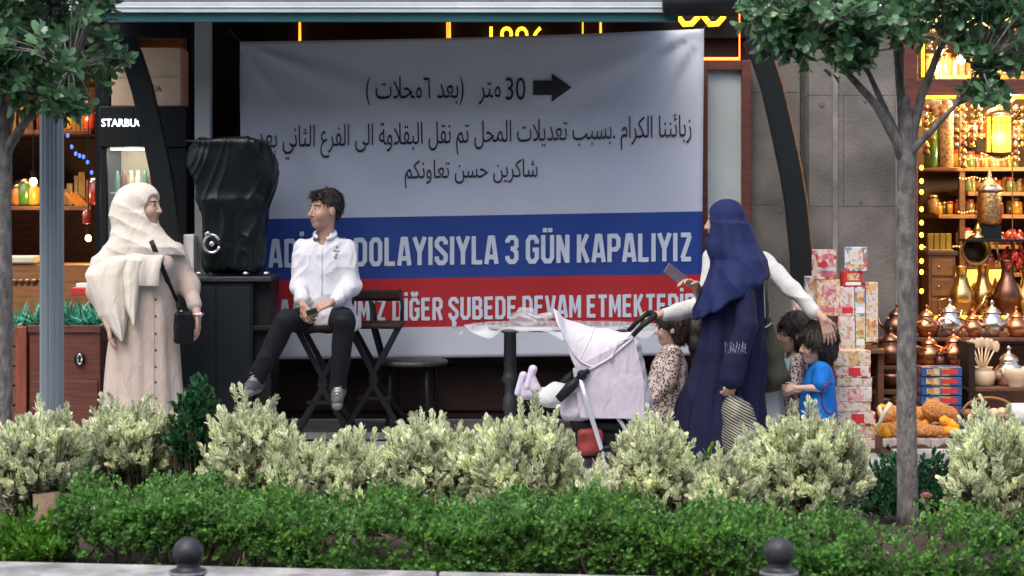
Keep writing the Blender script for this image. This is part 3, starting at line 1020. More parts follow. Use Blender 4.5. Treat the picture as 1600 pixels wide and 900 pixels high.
M['ban_white'] = mat('banner_white', (.49, .525, .605), .55, var=.05, scale=2)
M['ban_blue'] = mat('banner_blue', (.007, .042, .235), .5, var=.08, scale=3)
M['ban_red'] = mat('banner_red', (.39, .01, .017), .5, var=.08, scale=3)
M['ban_text'] = mat('banner_text_white', (.54, .6, .68), .5, var=.05)
M['ban_ink'] = mat('banner_text_black', (.012, .012, .02), .5, var=.05)
vr = list(np.linspace(0, .559, 44)) + list(np.linspace(.559, .752, 16))[1:] + list(np.linspace(.752, .904, 13))[1:] + list(np.linspace(.904, 1, 9))[1:]
b = MB()
nv = len(vr) - 1
b.grid(lambda i, j: banner_pt(i, vr[int(round(j * nv))]), 90, nv, lambda i, j: 0 if vr[j] < .558 else 1 if vr[j] < .751 else 2 if vr[j] < .903 else 0)
ban = b.build('shop_banner', [M['ban_white'], M['ban_blue'], M['ban_red']], None, smooth=True, solid=.002, origin=P(737, 562, BY))
tag(ban, 'large white, blue and red notice banner hung across the closed shop', 'banner')


def bsurf(px, npy, l=0.0):
    u, v = banner_px(px, -npy)
    return banner_pt(u, v, .009 + l)


b = MB()
def slanted(x, y, slope):            # follow the slight tilt of a printed line
    return lambda px, npy, l=0: bsurf(px, npy + (px - x) * slope, l)
put_text(b, '( ' + arabic('محلات') + '٦ ' + arabic('بعد') + ')   ' + arabic('متر'), 572, 782, -163, -116, slanted(700, 0, .012))
b.build('arabic_text', M['ban_ink'], ban)
b = MB(); put_text(b, '30', 790, 821, -155, -119, bsurf)
b.build('number', M['ban_ink'], ban)
b = MB(); b.grid(lambda u, v: bsurf(833 + 29 * u, -(124 + 23 * v), .0003), 6, 5); b.grid(lambda u, v: bsurf(862 + 31 * u, -(135.5 + 22.5 * (2 * v - 1) * (1 - u))), 6, 10)
b.build('arrow', M['ban_ink'], ban)
b = MB(); put_text(b, arabic('زبائننا الكرام .بسبب تعديلات المحل تم نقل البقلاوة الى الفرع الثاني بعد'), 402, 1080, -242, -186, slanted(740, 0, .026))
b.build('arabic_text', M['ban_ink'], ban)
b = MB(); put_text(b, arabic('شاكرين حسن تعاونكم'), 632, 840, -293, -248, slanted(736, 0, .012))
b.build('arabic_text', M['ban_ink'], ban)
b = MB()
block_text(b, 'TADİLAT DOLAYISIYLA 3 GÜN KAPALIYIZ', 398, 1082, -413, -369, slanted(740, 0, .016), w=.165)
b.build('turkish_text', M['ban_text'], ban)
b = MB(); block_text(b, 'FAALİYETİMİZ DİĞER ŞUBEDE DEVAM ETMEKTEDİR', 420, 1086, -499, -464, slanted(740, 0, .016), w=.165)
b.build('turkish_text', M['ban_text'], ban)
for u in (0.005, .995):
    b = MB(); b.tube([banner_pt(u, .008), banner_pt(u, .008) + Vector((-.12 if u < .5 else .1, .15, .12))], .004, 6); b.build('tie_cord', M['ink'], ban)
# ------------------------------------------------------------ people
def V3(*a): return A(*a)
def Pn(px, py, Y): return A(tuple(P(px, py, Y)))
def nrm(v): v = A(v); return v / (np.linalg.norm(v) + 1e-9)


def frame(f, up=(0, 0, 1)):
    f = nrm(f); r = nrm(np.cross(f, up)); u = np.cross(r, f)
    return np.stack([r, f, u])            # rows: right, forward, up (world -> local)


class Head:
    def __init__(s, c, f, k=1.0, up=(0, 0, 1)):
        s.c, s.M, s.k = A(c), frame(f, up), k

    def w(s, x, y, z): return s.c + s.k * (s.M.T @ A(x, y, z))

    def loc(s, p): return ((p - s.c) @ s.M.T) / s.k

    def build(s, S, child=False, ears=True):
        k = s.k; E = lambda c, r, kk=.012, op='u': S.ell(s.w(*c), A(r) * k, s.M, kk * k, op)
        E((0, -.012, .035), (.073, .094, .086))
        E((0, .028, -.03), (.058, .062, .08), .03)
        E((0, .06, -.088), (.024, .024, .022), .025)
        E((-.034, .06, -.03), (.026, .028, .03), .02); E((.034, .06, -.03), (.026, .028, .03), .02)
        S.cap(s.w(-.034, .074, .024), s.w(.034, .074, .024), .012 * k, .012 * k, .015 * k)
        for q in (-1, 1):
            E((q * .031, .096, .007), (.014, .013, .009), .008, 'c')
            E((q * .031, .076, .007), (.014, .0125, .0105), .003)
        n = .75 if child else 1
        S.cap(s.w(0, .088, .014), s.w(0, .088 + .021 * n, -.03), .007 * k, .0115 * k, .01 * k)
        for q in (-1, 1): E((q * .011, .092, -.034), (.009, .01, .007), .006)
        S.cap(s.w(-.017, .083, -.058), s.w(.017, .083, -.058), .0085 * k, .0085 * k, .006 * k)
        S.cap(s.w(-.013, .083, -.07), s.w(.013, .083, -.07), .0085 * k, .0085 * k, .005 * k)
        if ears:
            for q in (-1, 1): E((q * .074, -.008, -.004), (.011, .02, .031), .008)

    def paint(s, p, lips=True):
        l = s.loc(p); x, y, z = np.abs(l[:, 0]), l[:, 1], l[:, 2]
        o = np.zeros(len(p), int); fr = y > .062
        o[fr & (x < .021) & (z > -.076) & (z < -.053) & (y > .078)] = 1
        o[fr & (x > .014) & (x < .052) & (np.abs(z - .029 + .12 * np.abs(x - .033)) < .0055)] = 2
        e = ((x - .031) / .0145) ** 2 + ((z - .007) / .008) ** 2
        o[fr & (e < 1) & (y > .07)] = 3
        o[fr & (((x - .031) / .0075) ** 2 + ((z - .007) / .0075) ** 2 < 1) & (y > .07)] = 2
        return o


def hand(S, wr, d, n, side, g=1.0, curl=.5, spread=.16):
    """wrist, direction of the fingers, direction the palm faces, side = +1/-1 where the thumb sits along d x n"""
    d = nrm(d); n = nrm(A(n) - d * (A(n) @ d)); s = np.cross(d, n) * side
    wr = A(wr)
    L = (.078, .084, .08, .064)
    for i in range(4):
        o = (1.5 - i) * .0195 * g
        kn = wr + d * (.083 - .004 * abs(i - 1.2)) * g + s * o
        S.cap(wr + d * .012 * g + s * o * .65, kn, .0135 * g, .0115 * g, .01 * g)
        dd = nrm(d + s * (1.5 - i) * spread * .5); p = kn; a = 0
        for j, (fr_, c) in enumerate(((.45, .55), (.32, .8), (.23, .6))):
            a = a + c * curl * 1.25
            q = p + (dd * math.cos(a) + n * math.sin(a)) * L[i] * fr_ * g
            S.cap(p, q, (.0092 - .0009 * j) * g, (.0084 - .0011 * j) * g, .004 * g)
            p = q
    b = wr + d * .022 * g + s * .028 * g
    m = b + (d * .6 + s * .65 + n * .35) * .042 * g
    S.cap(wr + d * .012 * g + s * .012 * g, b, .015 * g, .0145 * g, .012 * g)
    S.cap(b, m, .0125 * g, .0105 * g, .01 * g)
    q = m + nrm(d * .9 + s * .15 + n * (.3 + .4 * curl)) * .032 * g
    S.cap(m, q, .0105 * g, .009 * g, .004 * g)
    S.cap(q, q + nrm(d * .85 - s * .1 + n * (.3 + .6 * curl)) * .024 * g, .0092 * g, .0072 * g, .004 * g)


def add_body(S, J, g=1.0, feet=True):
    sl, sr, hl, hr = [A(J[k]) for k in ('sl', 'sr', 'hl', 'hr')]
    sm, hm = (sl + sr) / 2, (hl + hr) / 2
    up = nrm(sm - hm); r = nrm(sr - sl); f = nrm(np.cross(up, r)); r = np.cross(f, up); Mx = np.stack([r, f, up])
    S.cap(sl, sr, .055 * g, .055 * g, .03 * g)
    S.ell(hm + (sm - hm) * .74, A(.148, .1, .17) * g, Mx, .04 * g)
    S.ell(hm + (sm - hm) * .36, A(.13, .095, .15) * g, Mx, .05 * g)
    S.ell(hm + up * .02 * g, A(.155, .11, .11) * g, Mx, .05 * g)
    H = J['head']
    S.cap(sm + up * .01, H.w(0, -.02, -.05), .06 * g, .052 * g, .03 * g)
    for q in 'lr':
        s, e, w = A(J['s' + q]), A(J['e' + q]), A(J['w' + q])
        S.cap(s, e, .047 * g, .038 * g, .02 * g); S.cap(e, w, .039 * g, .026 * g, .012 * g)
        if 'hand' + q in J: hand(S, w, *J['hand' + q][:3], g=g * J.get('hg', 1.0), **(J['hand' + q][3] if len(J['hand' + q]) > 3 else {}))
        h, k, a = A(J['h' + q]), A(J['k' + q]), A(J['a' + q])
        S.cap(h, k, .083 * g, .055 * g, .03 * g); S.cap(k, a, .055 * g, .036 * g, .02 * g)
        S.cap(k + (a - k) * .18, k + (a - k) * .42, .052 * g, .05 * g, .03 * g)
        if feet: S.cap(a, A(J['t' + q]), .038 * g, .028 * g, .015 * g)


def skins(nm, skin, lip, hair):
    return [mat('skin_' + nm, skin, .5, var=.07, scale=14, bump=.05, bscale=200), mat('lips_' + nm, lip, .4, var=.05), mat('brow_' + nm, hair, .5, var=.1), mat('eyewhite_' + nm, (.55, .52, .5), .25, var=0)]


def cloth(nm, col, rough=.8, var=.08, bump=.12, bscale=900, scale=6, sheen=0, wr=.45, ws=13):
    m = mat(nm, col, rough, var=var, scale=scale, bump=bump, bscale=bscale, spec=.25)
    nt = m.node_tree; L = nt.links.new; b1 = [n for n in nt.nodes if n.type == 'BUMP'][0]
    tc = N(nt, 'ShaderNodeTexCoord'); mp = N(nt, 'ShaderNodeMapping'); mp.inputs['Scale'].default_value = (1, 1, .45)
    nz = N(nt, 'ShaderNodeTexNoise'); nz.inputs['Scale'].default_value = ws; nz.inputs['Detail'].default_value = 3; nz.inputs['Distortion'].default_value = 1.2
    b2 = N(nt, 'ShaderNodeBump'); b2.inputs['Strength'].default_value = wr; b2.inputs['Distance'].default_value = .03
    L(tc.outputs['Object'], mp.inputs[0]); L(mp.outputs[0], nz.inputs['Vector']); L(nz.outputs[0], b2.inputs['Height']); L(b2.outputs[0], b1.inputs['Normal'])
    return m


_BV = {}
def hit(o, px, py, back=0.0):
    """the point of an object's own surface seen at a photo pixel, for small things sewn onto it"""
    if o.name not in _BV:
        me = o.data; l = wloc(o)
        _BV[o.name] = BVHTree.FromPolygons([v.co + l for v in me.vertices], [tuple(p.vertices) for p in me.polygons])
    d = (P(px, py, 10) - Vector((0, 0, CH))).normalized()
    h = _BV[o.name].ray_cast(Vector((0, 0, CH)), d)
    return (h[0] - d * back) if h[0] is not None else None


def hijab(S, H, J, top=.0):
    """wrapped scarf round the head, leaving the face open"""
    k = H.k
    S.ell(H.w(0, -.022, .035), A(.094, .118, .108) * k, H.M, .02)
    S.ell(H.w(0, -.02, -.06), A(.088, .098, .1) * k, H.M, .03)
    S.cap(H.w(0, .0, -.07), H.w(0, -.005, -.16), .082 * k, .1 * k, .03)
    # face opening
    S.ell(H.w(0, .115, -.022), A(.058, .075, .092) * k, H.M, .012, 'c')


def person(label, loc, group=None): return thing('person', label, 'person', loc, group)


# ---------- woman in beige
Y = 11.2
pp = person('woman in long beige button dress and cream headscarf, looking over her shoulder', P(228, 714, Y))
H = Head(Pn(225, 322, Y), (1, -.28, -.02), 1.04)
J = dict(head=H, sl=Pn(274, 393, Y + .03), sr=Pn(176, 394, Y - .02), el=Pn(297, 446, Y + .02), er=Pn(152, 455, Y - .04), wl=Pn(309, 494, Y - .07), wr=Pn(170, 510, Y - .14),
         hl=Pn(248, 520, Y), hr=Pn(205, 520, Y), kl=Pn(247, 610, Y - .03), kr=Pn(206, 612, Y - .02), al=Pn(246, 700, Y), ar=Pn(208, 700, Y), tl=Pn(252, 712, Y - .15), tr=Pn(206, 712, Y - .15),
         handl=((.05, -.12, -1), (-1, .1, 0), 1, dict(curl=.3)), handr=((.12, -.1, -1), (1, .3, 0), -1, dict(curl=.32)))
S = SDF(); H.build(S); add_body(S, J, .94)
sk = skins('fair', (.52, .33, .25), (.42, .16, .14), (.05, .03, .02))
sdf_obj(S, 'body', sk, pp, .005, H.paint)
S = SDF()
z = lambda py: PZ(py, Y); x = lambda px: PX(px, Y)
S.loft([(z(708), x(224), Y, .275, .21), (z(655), x(224), Y, .262, .2), (z(590), x(224), Y, .235, .18), (z(520), x(226), Y, .208, .165), (z(465), x(227), Y, .185, .15), (z(430), x(228), Y, .19, .15), (z(400), x(228), Y, .195, .125), (z(384), x(227), Y, .16, .1), (z(366), x(226), Y, .07, .07)], .02, fold=.055, nf=8, ph=1.0, grow=.9)
S.chain([J['sl'], J['el'] + A(0, 0, .0), Pn(303, 474, Y - .03)], [.054, .05, .042], .06); S.cap(Pn(302, 468, Y - .025), Pn(304, 476, Y - .035), .046, .048, .012)
S.chain([J['sr'], J['er'], Pn(164, 492, Y - .1)], [.058, .055, .045], .06)
S.ell(Pn(252, 415, Y - .1), (.085, .06, .08), None, .04); S.ell(Pn(205, 415, Y - .1), (.085, .06, .08), None, .04)
S.disp(lambda a, b_, c: .006 * wob(a, b_, c * .18, 22, 3) - .004 * ridge(7 * wob(a, b_, c * .3, 5, 6)))
beige = cloth('beige_dress', (.49, .405, .345))
dress = sdf_obj(S, 'dress', beige, pp, .0065)
S = SDF(); hijab(S, H, J)
S.cap(Pn(196, 386, Y - .03), Pn(162, 416, Y - .05), .085, .09, .06); S.ell(Pn(200, 325, Y + .02), (.085, .1, .13), None, .07); S.cap(Pn(196, 335, Y), Pn(205, 372, Y), .09, .12, .08)
S.loft([(z(399), x(232), Y - .01, .225, .15), (z(385), x(230), Y - .01, .22, .16), (z(368), x(222), Y, .16, .14), (z(352), x(216), Y + .005, .115, .12), (z(335), x(212), Y + .01, .1, .11)], .04, fold=.02, nf=5)
S.ell(H.w(.025, .1, -.02), A(.06, .075, .09) * H.k, H.M, .012, 'c')
S.disp(lambda a, b_, c: -.0042 * ridge(.5 * 62 * (c + .5 * a + .25 * b_ + .012 * wob(a, b_, c, 14, 2)), .7) * np.clip((PZ(300, Y) - c) * 9, .25, 1) + .0 * np.sin(46 * (c + .55 * a + .2 * np.sin(6 * a) + .25 * b_)) * np.clip((PZ(320, Y) - c) * 12, .15, 1) + .003 * wob(a, b_, c, 32, 5))
scarfm = cloth('cream_scarf', (.66, .605, .52))
scarf = sdf_obj(S, 'headscarf', scarfm, pp, .0055)
# loose ends of the scarf hanging over her arm and chest
def drape(left, right, Yf, name, par, m, nu=26, nv=34, thick=.006, amp=.012, nf=5, bulge=.1):
    def ip(pl, t):
        q = t * (len(pl) - 1); i = min(int(q), len(pl) - 2); f_ = q - i
        return [pl[i][j] + (pl[i + 1][j] - pl[i][j]) * f_ for j in (0, 1)]
    b = MB()
    def fn(u, v):
        l, r_ = ip(left, v), ip(right, v)
        px, py = l[0] + (r_[0] - l[0]) * u, l[1] + (r_[1] - l[1]) * u
        w = math.sin(math.pi * u)
        yy = Yf(u, v) + .09 * max(0, 1 - v * 6) - bulge * w ** .7 * min(1, v * 5) + amp * math.sin(nf * 2 * math.pi * u + 1.5 * v) * (.25 + v)
        return P(px, py, yy)
    b.grid(fn, nu, nv)
    return b.build(name, m, par, smooth=True, solid=thick, sub=1)
drape([(182, 392), (160, 402), (138, 418), (132, 430), (140, 455), (156, 490), (176, 520), (189, 533)], [(225, 392), (230, 396), (228, 410), (216, 430), (206, 455), (202, 482), (198, 508), (192, 533)], lambda u, v: Y - .07 - .07 * v, 'scarf_end', scarf, scarfm, bulge=.1, amp=.005, nf=3)
drape([(198, 392), (196, 405), (192, 425), (194, 450), (196, 480), (208, 508)], [(232, 394), (226, 408), (220, 425), (217, 448), (214, 478), (210, 510)], lambda u, v: Y - .155 - .05 * v, 'scarf_end', scarf, scarfm, bulge=.04, amp=.004, nf=2)
drape([(205, 391), (206, 402), (207, 420), (208, 447)], [(258, 393), (253, 408), (249, 428), (249, 447)], lambda u, v: Y - .135 - .04 * math.sin(v * 2.2) - .008 * math.sin(7 * u + 1), 'scarf_end', scarf, scarfm, thick=.004, bulge=.022, amp=.004, nf=2)
b = MB()
for yy in (468, 494, 521, 547, 573, 597, 622):
    q = hit(dress, 243, yy, .001)
    if q: b.ell(q, (.008, .006, .008), 8, 6)
b.build('button', mat('brown_button', (.12, .07, .05), .4), dress, smooth=True)
b = MB(); pts = [q for q in (hit(dress, 240, yy, .0015) for yy in range(452, 700, 8)) if q]
b.tube(pts, .0035, 6); b.build('placket_edge', beige, dress, smooth=True)
b = MB(); w_ = J['wl']; b.tube([w_ + A(0.002, 0, .012) + .031 * A(math.cos(a), math.sin(a), 0) for a in np.linspace(0, 6.283, 17)], .007, 8); b.ell(w_ + A(.022, -.024, .012), (.013, .013, .015), 12, 8)
tag(b.build('wristwatch', M['silver'], None, smooth=True, origin=w_), 'silver wristwatch on the wrist of the beige dressed woman', 'watch')
# cross-body bag
t = thing('shoulder_bag', 'small black cross-body bag of the beige dressed woman', 'bag', P(286, 540, Y - .16))
S = SDF(); S.box(Pn(287, 512, Y - .15), (.06, .03, .1), frame((.35, -1, 0)), .025)
S.disp(lambda a, b_, c: .003 * wob(a, b_, c, 50, 2))
bagm = mat('black_leather', (.005, .005, .007), .5, var=.15, bump=.15, bscale=200, spec=.25)
sdf_obj(S, 'pouch', bagm, t, .005)
pts = []
for f_ in np.linspace(0, 1, 15):
    px, py = 236 + 43 * f_, 376 + 104 * f_
    q = hit(dress, px, py, .008) or P(px, py, Y - .2)
    q2 = hit(scarf, px, py, .008)
    if q2 and q2.y < q.y and f_ < .2: q = q2
    pts.append(q)
pts.append(P(284, 488, Y - .17))
b = MB()
for i in range(len(pts) - 1): b.bar(pts[i], pts[i + 1], .03, .005)
b.build('strap', bagm, t)
b = MB(); b.cbox(P(283, 486, Y - .18), (.016, .012, .012)); b.build('buckle', M['silver'], t, bevel=.002)

# ---------- young man on the bar stool
Y = 11.75
pp = person('young man in white shirt and dark trousers sitting on a bar stool', P(500, 690, Y))
H = Head(Pn(508, 329, Y - .03), (-.82, -.62, .04), 1.07)
sk = skins('tan', (.43, .255, .18), (.36, .15, .12), (.02, .014, .01))
J = dict(head=H, sl=Pn(543, 388, Y + .01), sr=Pn(471, 388, Y), el=Pn(548, 446, Y - .07), er=Pn(467, 448, Y - .07), wl=Pn(516, 474, Y - .3), wr=Pn(474, 478, Y - .3),
         hl=Pn(530, 497, Y + .02), hr=Pn(487, 497, Y + .02), kl=Pn(538, 502, Y - .42), kr=Pn(447, 502, Y - .36), al=Pn(528, 604, Y - .32), ar=Pn(401, 592, Y - .34), tl=Pn(527, 627, Y - .44), tr=Pn(389, 606, Y - .45),
         handl=((-.95, -.25, -.3), (-.1, .5, -.9), -1, dict(curl=.6)), handr=((.45, -.45, -.75), (.5, .6, -.3), -1, dict(curl=.65)))
S = SDF(); H.build(S); add_body(S, J, .9)
sdf_obj(S, 'body', sk, pp, .005, H.paint)
S = SDF()
S.ell(H.w(0, -.02, .055), A(.086, .104, .092), H.M, .01); S.ell(H.w(0, .052, .088), A(.062, .046, .03), H.M, .02); S.ell(H.w(0, -.06, .02), A(.077, .055, .075), H.M, .02)
S.ell(H.w(0, .115, -.012), A(.085, .075, .078), H.M, .01, 'c'); S.cap(H.w(-.2, .03, -.055), H.w(.2, .03, -.055), .05, .05, .01, 'c'); S.cap(H.w(-.2, -.006, -.034), H.w(.2, -.006, -.034), .024, .024, .008, 'c')
S.disp(lambda a, b_, c: .004 * wob(a, b_, c, 120, 8) + .003 * wob(a, b_, c, 60, 9))
hairm = mat('dark_hair', (.014, .01, .009), .5, var=.3, scale=60, bump=.5, bscale=160)
man_hair = sdf_obj(S, 'hair', hairm, pp, .005); man_H = H
S = SDF()
xm = lambda px: PX(px, Y); zm = lambda py: PZ(py, Y)
S.loft([(zm(508), xm(510), Y - .01, .19, .14), (zm(490), xm(510), Y - .01, .18, .14), (zm(460), xm(508), Y, .165, .125), (zm(425), xm(507), Y, .172, .12), (zm(398), xm(507), Y, .178, .105), (zm(382), xm(507), Y, .14, .085), (zm(370), xm(508), Y, .08, .075), (zm(363), xm(508), Y, .062, .066)], .02)
S.chain([J['sl'], J['el'], Pn(526, 470, Y - .25)], [.06, .049, .041], .04)
S.chain([J['sr'], J['er'], Pn(472, 468, Y - .25)], [.06, .049, .041], .04)
S.ell(Pn(548, 505, Y - .02), (.05, .1, .05), None, .04)
S.ell(Pn(503, 372, Y - .1), (.028, .06, .055), None, .012, 'c'); S.cap(Pn(504, 380, Y - .02), Pn(500, 352, Y - .06), .05, .062, .008, 'c'); S.cap(Pn(504, 366, Y - .1), Pn(502, 383, Y - .13), .036, .012, .006, 'c')
S.disp(lambda a, b_, c: -.007 + .006 * wob(a, b_, c * .6, 24, 11) - .007 * ridge(4.2 * wob(a, b_, c * .7, 9, 12), .8) - .003 * ridge(4 * wob(a, b_, c, 22, 13), .8))
shirtm = cloth('white_shirt', (.6, .615, .66), .75)
shirt = sdf_obj(S, 'shirt', shirtm, pp, .0055)
S = SDF()
for q, kk in (('l', 1), ('r', 1)):
    h, k_, a_ = A(J['h' + q]), A(J['k' + q]), A(J['a' + q])
    S.cap(h, k_, .094, .072, .03); S.cap(k_, a_ - (k_ - a_) * .02, .07, .058, .02)
S.ell((A(J['hl']) + A(J['hr'])) / 2, (.18, .135, .1), None, .04)
S.disp(lambda a, b_, c: .005 * wob(a, b_, c, 24, 15) - .005 * ridge(4 * wob(a, b_, c, 10, 16), .8))
sdf_obj(S, 'trousers', cloth('navy_trousers', (.008, .010, .014), .8), pp, .0065)
for q, dx in (('l', 0), ('r', -.01)):
    a_, t_ = A(J['a' + q]), A(J['t' + q])
    S = SDF(); S.cap(a_ + A(0, .03, -.02), t_, .047, .038, .02); S.cap(a_ + A(0, 0, .03), a_ + A(0, .01, -.03), .05, .05, .02)
    S.disp(lambda a, b_, c: .002 * wob(a, b_, c, 70, 6))
    sho = sdf_obj(S, 'shoe', mat('grey_trainer', (.075, .085, .095), .65, var=.3, scale=40), pp, .005)
    S = SDF(); S.cap(a_ + A(0, .04, -.058), t_ + A(0, -.005, -.022), .036, .034, .01); sdf_obj(S, 'sole', mat('pale_sole', (.2, .21, .22), .6), sho, .005)
    b = MB()
    for i in range(4):
        c_ = a_ + (t_ - a_) * (.35 + .15 * i) + A(0, -.006, .038 - .003 * i)
        b.tube([c_ + A(-.025, 0, -.006), c_ + A(0, -.004, .002), c_ + A(.025, 0, -.006)], .0035, 6)
    b.build('lace', M['silver'], sho, smooth=True)
b = MB(); pts = [q for q in (hit(shirt, 503, yy, .002) for yy in range(388, 462, 4)) if q]; b.tube(pts, .004, 6)
b.build('placket', mat('shirt_trim', (.5, .49, .47), .7), shirt, smooth=True)
b = MB()
for dx, dy in ((0, -6), (-3, 0), (2, 1), (0, 6), (-2, 10)):
    q = hit(shirt, 526 + dx, 392 + dy, .001)
    if q: b.ell(q, (.012, .004, .012), 8, 6)
b.build('embroidered_crest', mat('grey_thread', (.3, .29, .28), .8), shirt, smooth=True)
S = SDF(); ring = [A(tuple(P(508, 366, Y - .025))) + A(.066 * math.cos(a), .066 * math.sin(a), .03 * math.sin(a)) for a in np.linspace(-1.2, -1.2 + 5.0, 16)]
S.chain(ring, [.013] * 16, .006); sdf_obj(S, 'collar', shirtm, shirt, .0045)
b = MB(); b.cbox(P(487, 487, Y - .36), (.07, .016, .035), .3, ry=-.3)
tag(b.build('phone', mat('phone_dark', (.02, .022, .03), .15, var=0), None, bevel=.004, origin=P(487, 487, Y - .36)), 'dark phone in the hands of the seated young man', 'phone')

# ---------- woman in navy
Y = 11.0
pp = person('woman in navy headscarf and long navy robe with embroidered cuff', P(1135, 722, Y))
H = Head(Pn(1130, 347, Y - .02), (-1, .12, -.05), .99)
sk = skins('light', (.5, .31, .235), (.4, .16, .14), (.04, .025, .02))
J = dict(head=H, sl=Pn(1128, 422, Y + .16), sr=Pn(1160, 420, Y - .15), el=Pn(1100, 480, Y + .2), er=Pn(1166, 508, Y - .25), wl=Pn(1088, 447, Y - .02), wr=Pn(1142, 588, Y - .27),
         hl=Pn(1135, 530, Y + .09), hr=Pn(1145, 530, Y - .09), kl=Pn(1105, 615, Y + .08), kr=Pn(1142, 620, Y - .08), al=Pn(1085, 705, Y + .08), ar=Pn(1150, 705, Y - .08), tl=Pn(1055, 716, Y + .06), tr=Pn(1118, 716, Y - .1),
         handl=((-.75, -.5, .35), (.1, -.4, -1), 1, dict(curl=.5)), handr=((-.12, .0, -1), (-.3, 1, 0), 1, dict(curl=.75)))
S = SDF(); H.build(S); add_body(S, J)
sdf_obj(S, 'body', sk, pp, .005, H.paint)
navy = cloth('navy_robe', (.008, .0105, .041), .85, var=.1)
navy2 = cloth('navy_scarf', (.0115, .0195, .082), .8, var=.08)
x = lambda px: PX(px, Y); z = lambda py: PZ(py, Y)
S = SDF()
S.loft([(z(722), x(1123), Y, .285, .23), (z(665), x(1123), Y, .287, .225), (z(620), x(1128), Y, .265, .21), (z(565), x(1141), Y, .225, .19), (z(510), x(1145), Y, .205, .19), (z(460), x(1147), Y, .185, .2), (z(425), x(1154), Y, .155, .2), (z(405), x(1154), Y, .1, .14)], .02, fold=.06, nf=9, ph=.4, grow=.8)
S.chain([J['sr'], J['er'], Pn(1148, 565, Y - .26)], [.062, .07, .066], .012); S.cap(Pn(1148, 565, Y - .26), Pn(1143, 590, Y - .265), .064, .066, .01)
S.chain([J['sl'], J['el']], [.07, .06], .03)
S.disp(lambda a, b_, c: .006 * wob(a, b_, c * .25, 22, 21) - .005 * ridge(5 * wob(a, b_, c * .3, 6, 22), .8))
robe = sdf_obj(S, 'robe', navy, pp, .0065)
S = SDF(); hijab(S, H, J)
S.loft([(z(520), x(1126), Y - .03, .17, .25), (z(480), x(1142), Y - .02, .22, .265), (z(440), x(1152), Y - .01, .2, .265), (z(405), x(1157), Y, .165, .22), (z(380), x(1145), Y, .16, .165), (z(350), x(1141), Y, .122, .13)], .06, fold=.035, nf=8, ph=2)
S.plane(Pn(1145, 464, Y), (-.6, 0, 1), .02)
S.ell(H.w(0, .118, -.022), A(.055, .075, .085) * H.k, H.M, .012, 'c')
S.disp(lambda a, b_, c: .005 * np.sin(9 * np.arctan2(b_ - Y, a - PX(1140, Y)) + 16 * c + 1.5 * np.sin(7 * c)) * np.clip((PZ(320, Y) - c) * 6, .1, 1) + .003 * wob(a, b_, c * .4, 24, 25) - .004 * ridge(12 * (c * .8 + 1.6 * a) + 2 * wob(a, b_, c, 6, 26), .7) * np.clip((PZ(330, Y) - c) * 6, .2, 1))
nscarf = sdf_obj(S, 'headscarf', navy2, pp, .0055)
#drape([(1098, 425), (1090, 450), (1086, 478), (1084, 500)], [(1200, 425), (1195, 440), (1150, 466), (1112, 486)], lambda u, v: Y - .2 + .04 * v, 'scarf_end', nscarf, navy2, bulge=.06, amp=.008, nf=4)
b = MB()
for i in range(26):
    a0 = 1132 + i * 1.3
    q1, q2 = hit(robe, a0, 553 - (i % 3) * 3, .001), hit(robe, a0 + 1.2, 534 + (i * 5 % 7) * 3, .001)
    if q1 and q2: b.tube([q1, (q1 + q2) / 2 + Vector((.004, -.002, 0)), q2], .0028, 5)
b.build('cuff_embroidery', mat('pale_thread', (.16, .17, .26), .8), robe, smooth=True)
# drawstring bag in her hand
t = thing('patterned_bag', 'dark drawstring bag with cream slanting stripes held by the navy woman', 'bag', P(1160, 720, Y - .23))
S = SDF(); c0 = Pn(1140, 618, Y - .23)
S.chain([c0 + A(.0, 0, 0), Pn(1152, 645, Y - .23), Pn(1160, 685, Y - .23), Pn(1162, 700, Y - .23)], [.03, .09, .115, .115], .04)
S.disp(lambda a, b_, c: .006 * wob(a, b_, c, 30, 33))
sdf_obj(S, 'sack', stripes('bag_stripes', (.02, .022, .02), (.34, .33, .25), (0, R(62), 0), 20, .5, 2.2, .62), t, .006)
S = SDF(); S.chain([Pn(1136, 600, Y - .25), Pn(1142, 612, Y - .23), Pn(1155, 606, Y - .22)], [.012, .018, .016], .01); S.disp(lambda a, b_, c: .003 * wob(a, b_, c, 90, 1))
sdf_obj(S, 'gathered_neck', M['blackmatte'], t, .005)
# phone in her raised far hand
b = MB(); c_ = P(1055, 429, Y - .09); b.cbox(c_, (.15, .012, .07), .35, ry=.62)
t = b.build('phone', mat('phone_case', (.14, .11, .15), .3), None, bevel=.005, origin=c_)
tag(t, 'slim phone held up by the woman in navy', 'phone')

# ---------- woman in white behind her
Y = 11.38
pp = person('woman in white top and pale skirt behind the navy woman, arms spread', P(1175, 700, Y))
H = Head(Pn(1138, 360, Y), (-.75, .6, -.1), .95)
J = dict(head=H, sl=Pn(1114, 404, Y - .08), sr=Pn(1190, 408, Y - .02), el=Pn(1104, 474, Y - .16), er=Pn(1238, 452, Y - .17), wl=Pn(1030, 492, Y - .28), wr=Pn(1288, 500, Y - .31),
         hl=Pn(1138, 530, Y), hr=Pn(1180, 530, Y), kl=Pn(1140, 615, Y - .02), kr=Pn(1180, 615, Y), al=Pn(1140, 700, Y), ar=Pn(1182, 700, Y), tl=Pn(1130, 708, Y - .14), tr=Pn(1172, 708, Y - .14),
         handl=((-1, -.35, .05), (-.1, .3, -1), -1, dict(curl=.9)), handr=((.3, .0, -.95), (-.2, 1, -.1), 1, dict(curl=.25)))
S = SDF(); H.build(S); add_body(S, J)
sdf_obj(S, 'body', sk, pp, .005, H.paint)
S = SDF(); x = lambda px: PX(px, Y); z = lambda py: PZ(py, Y)
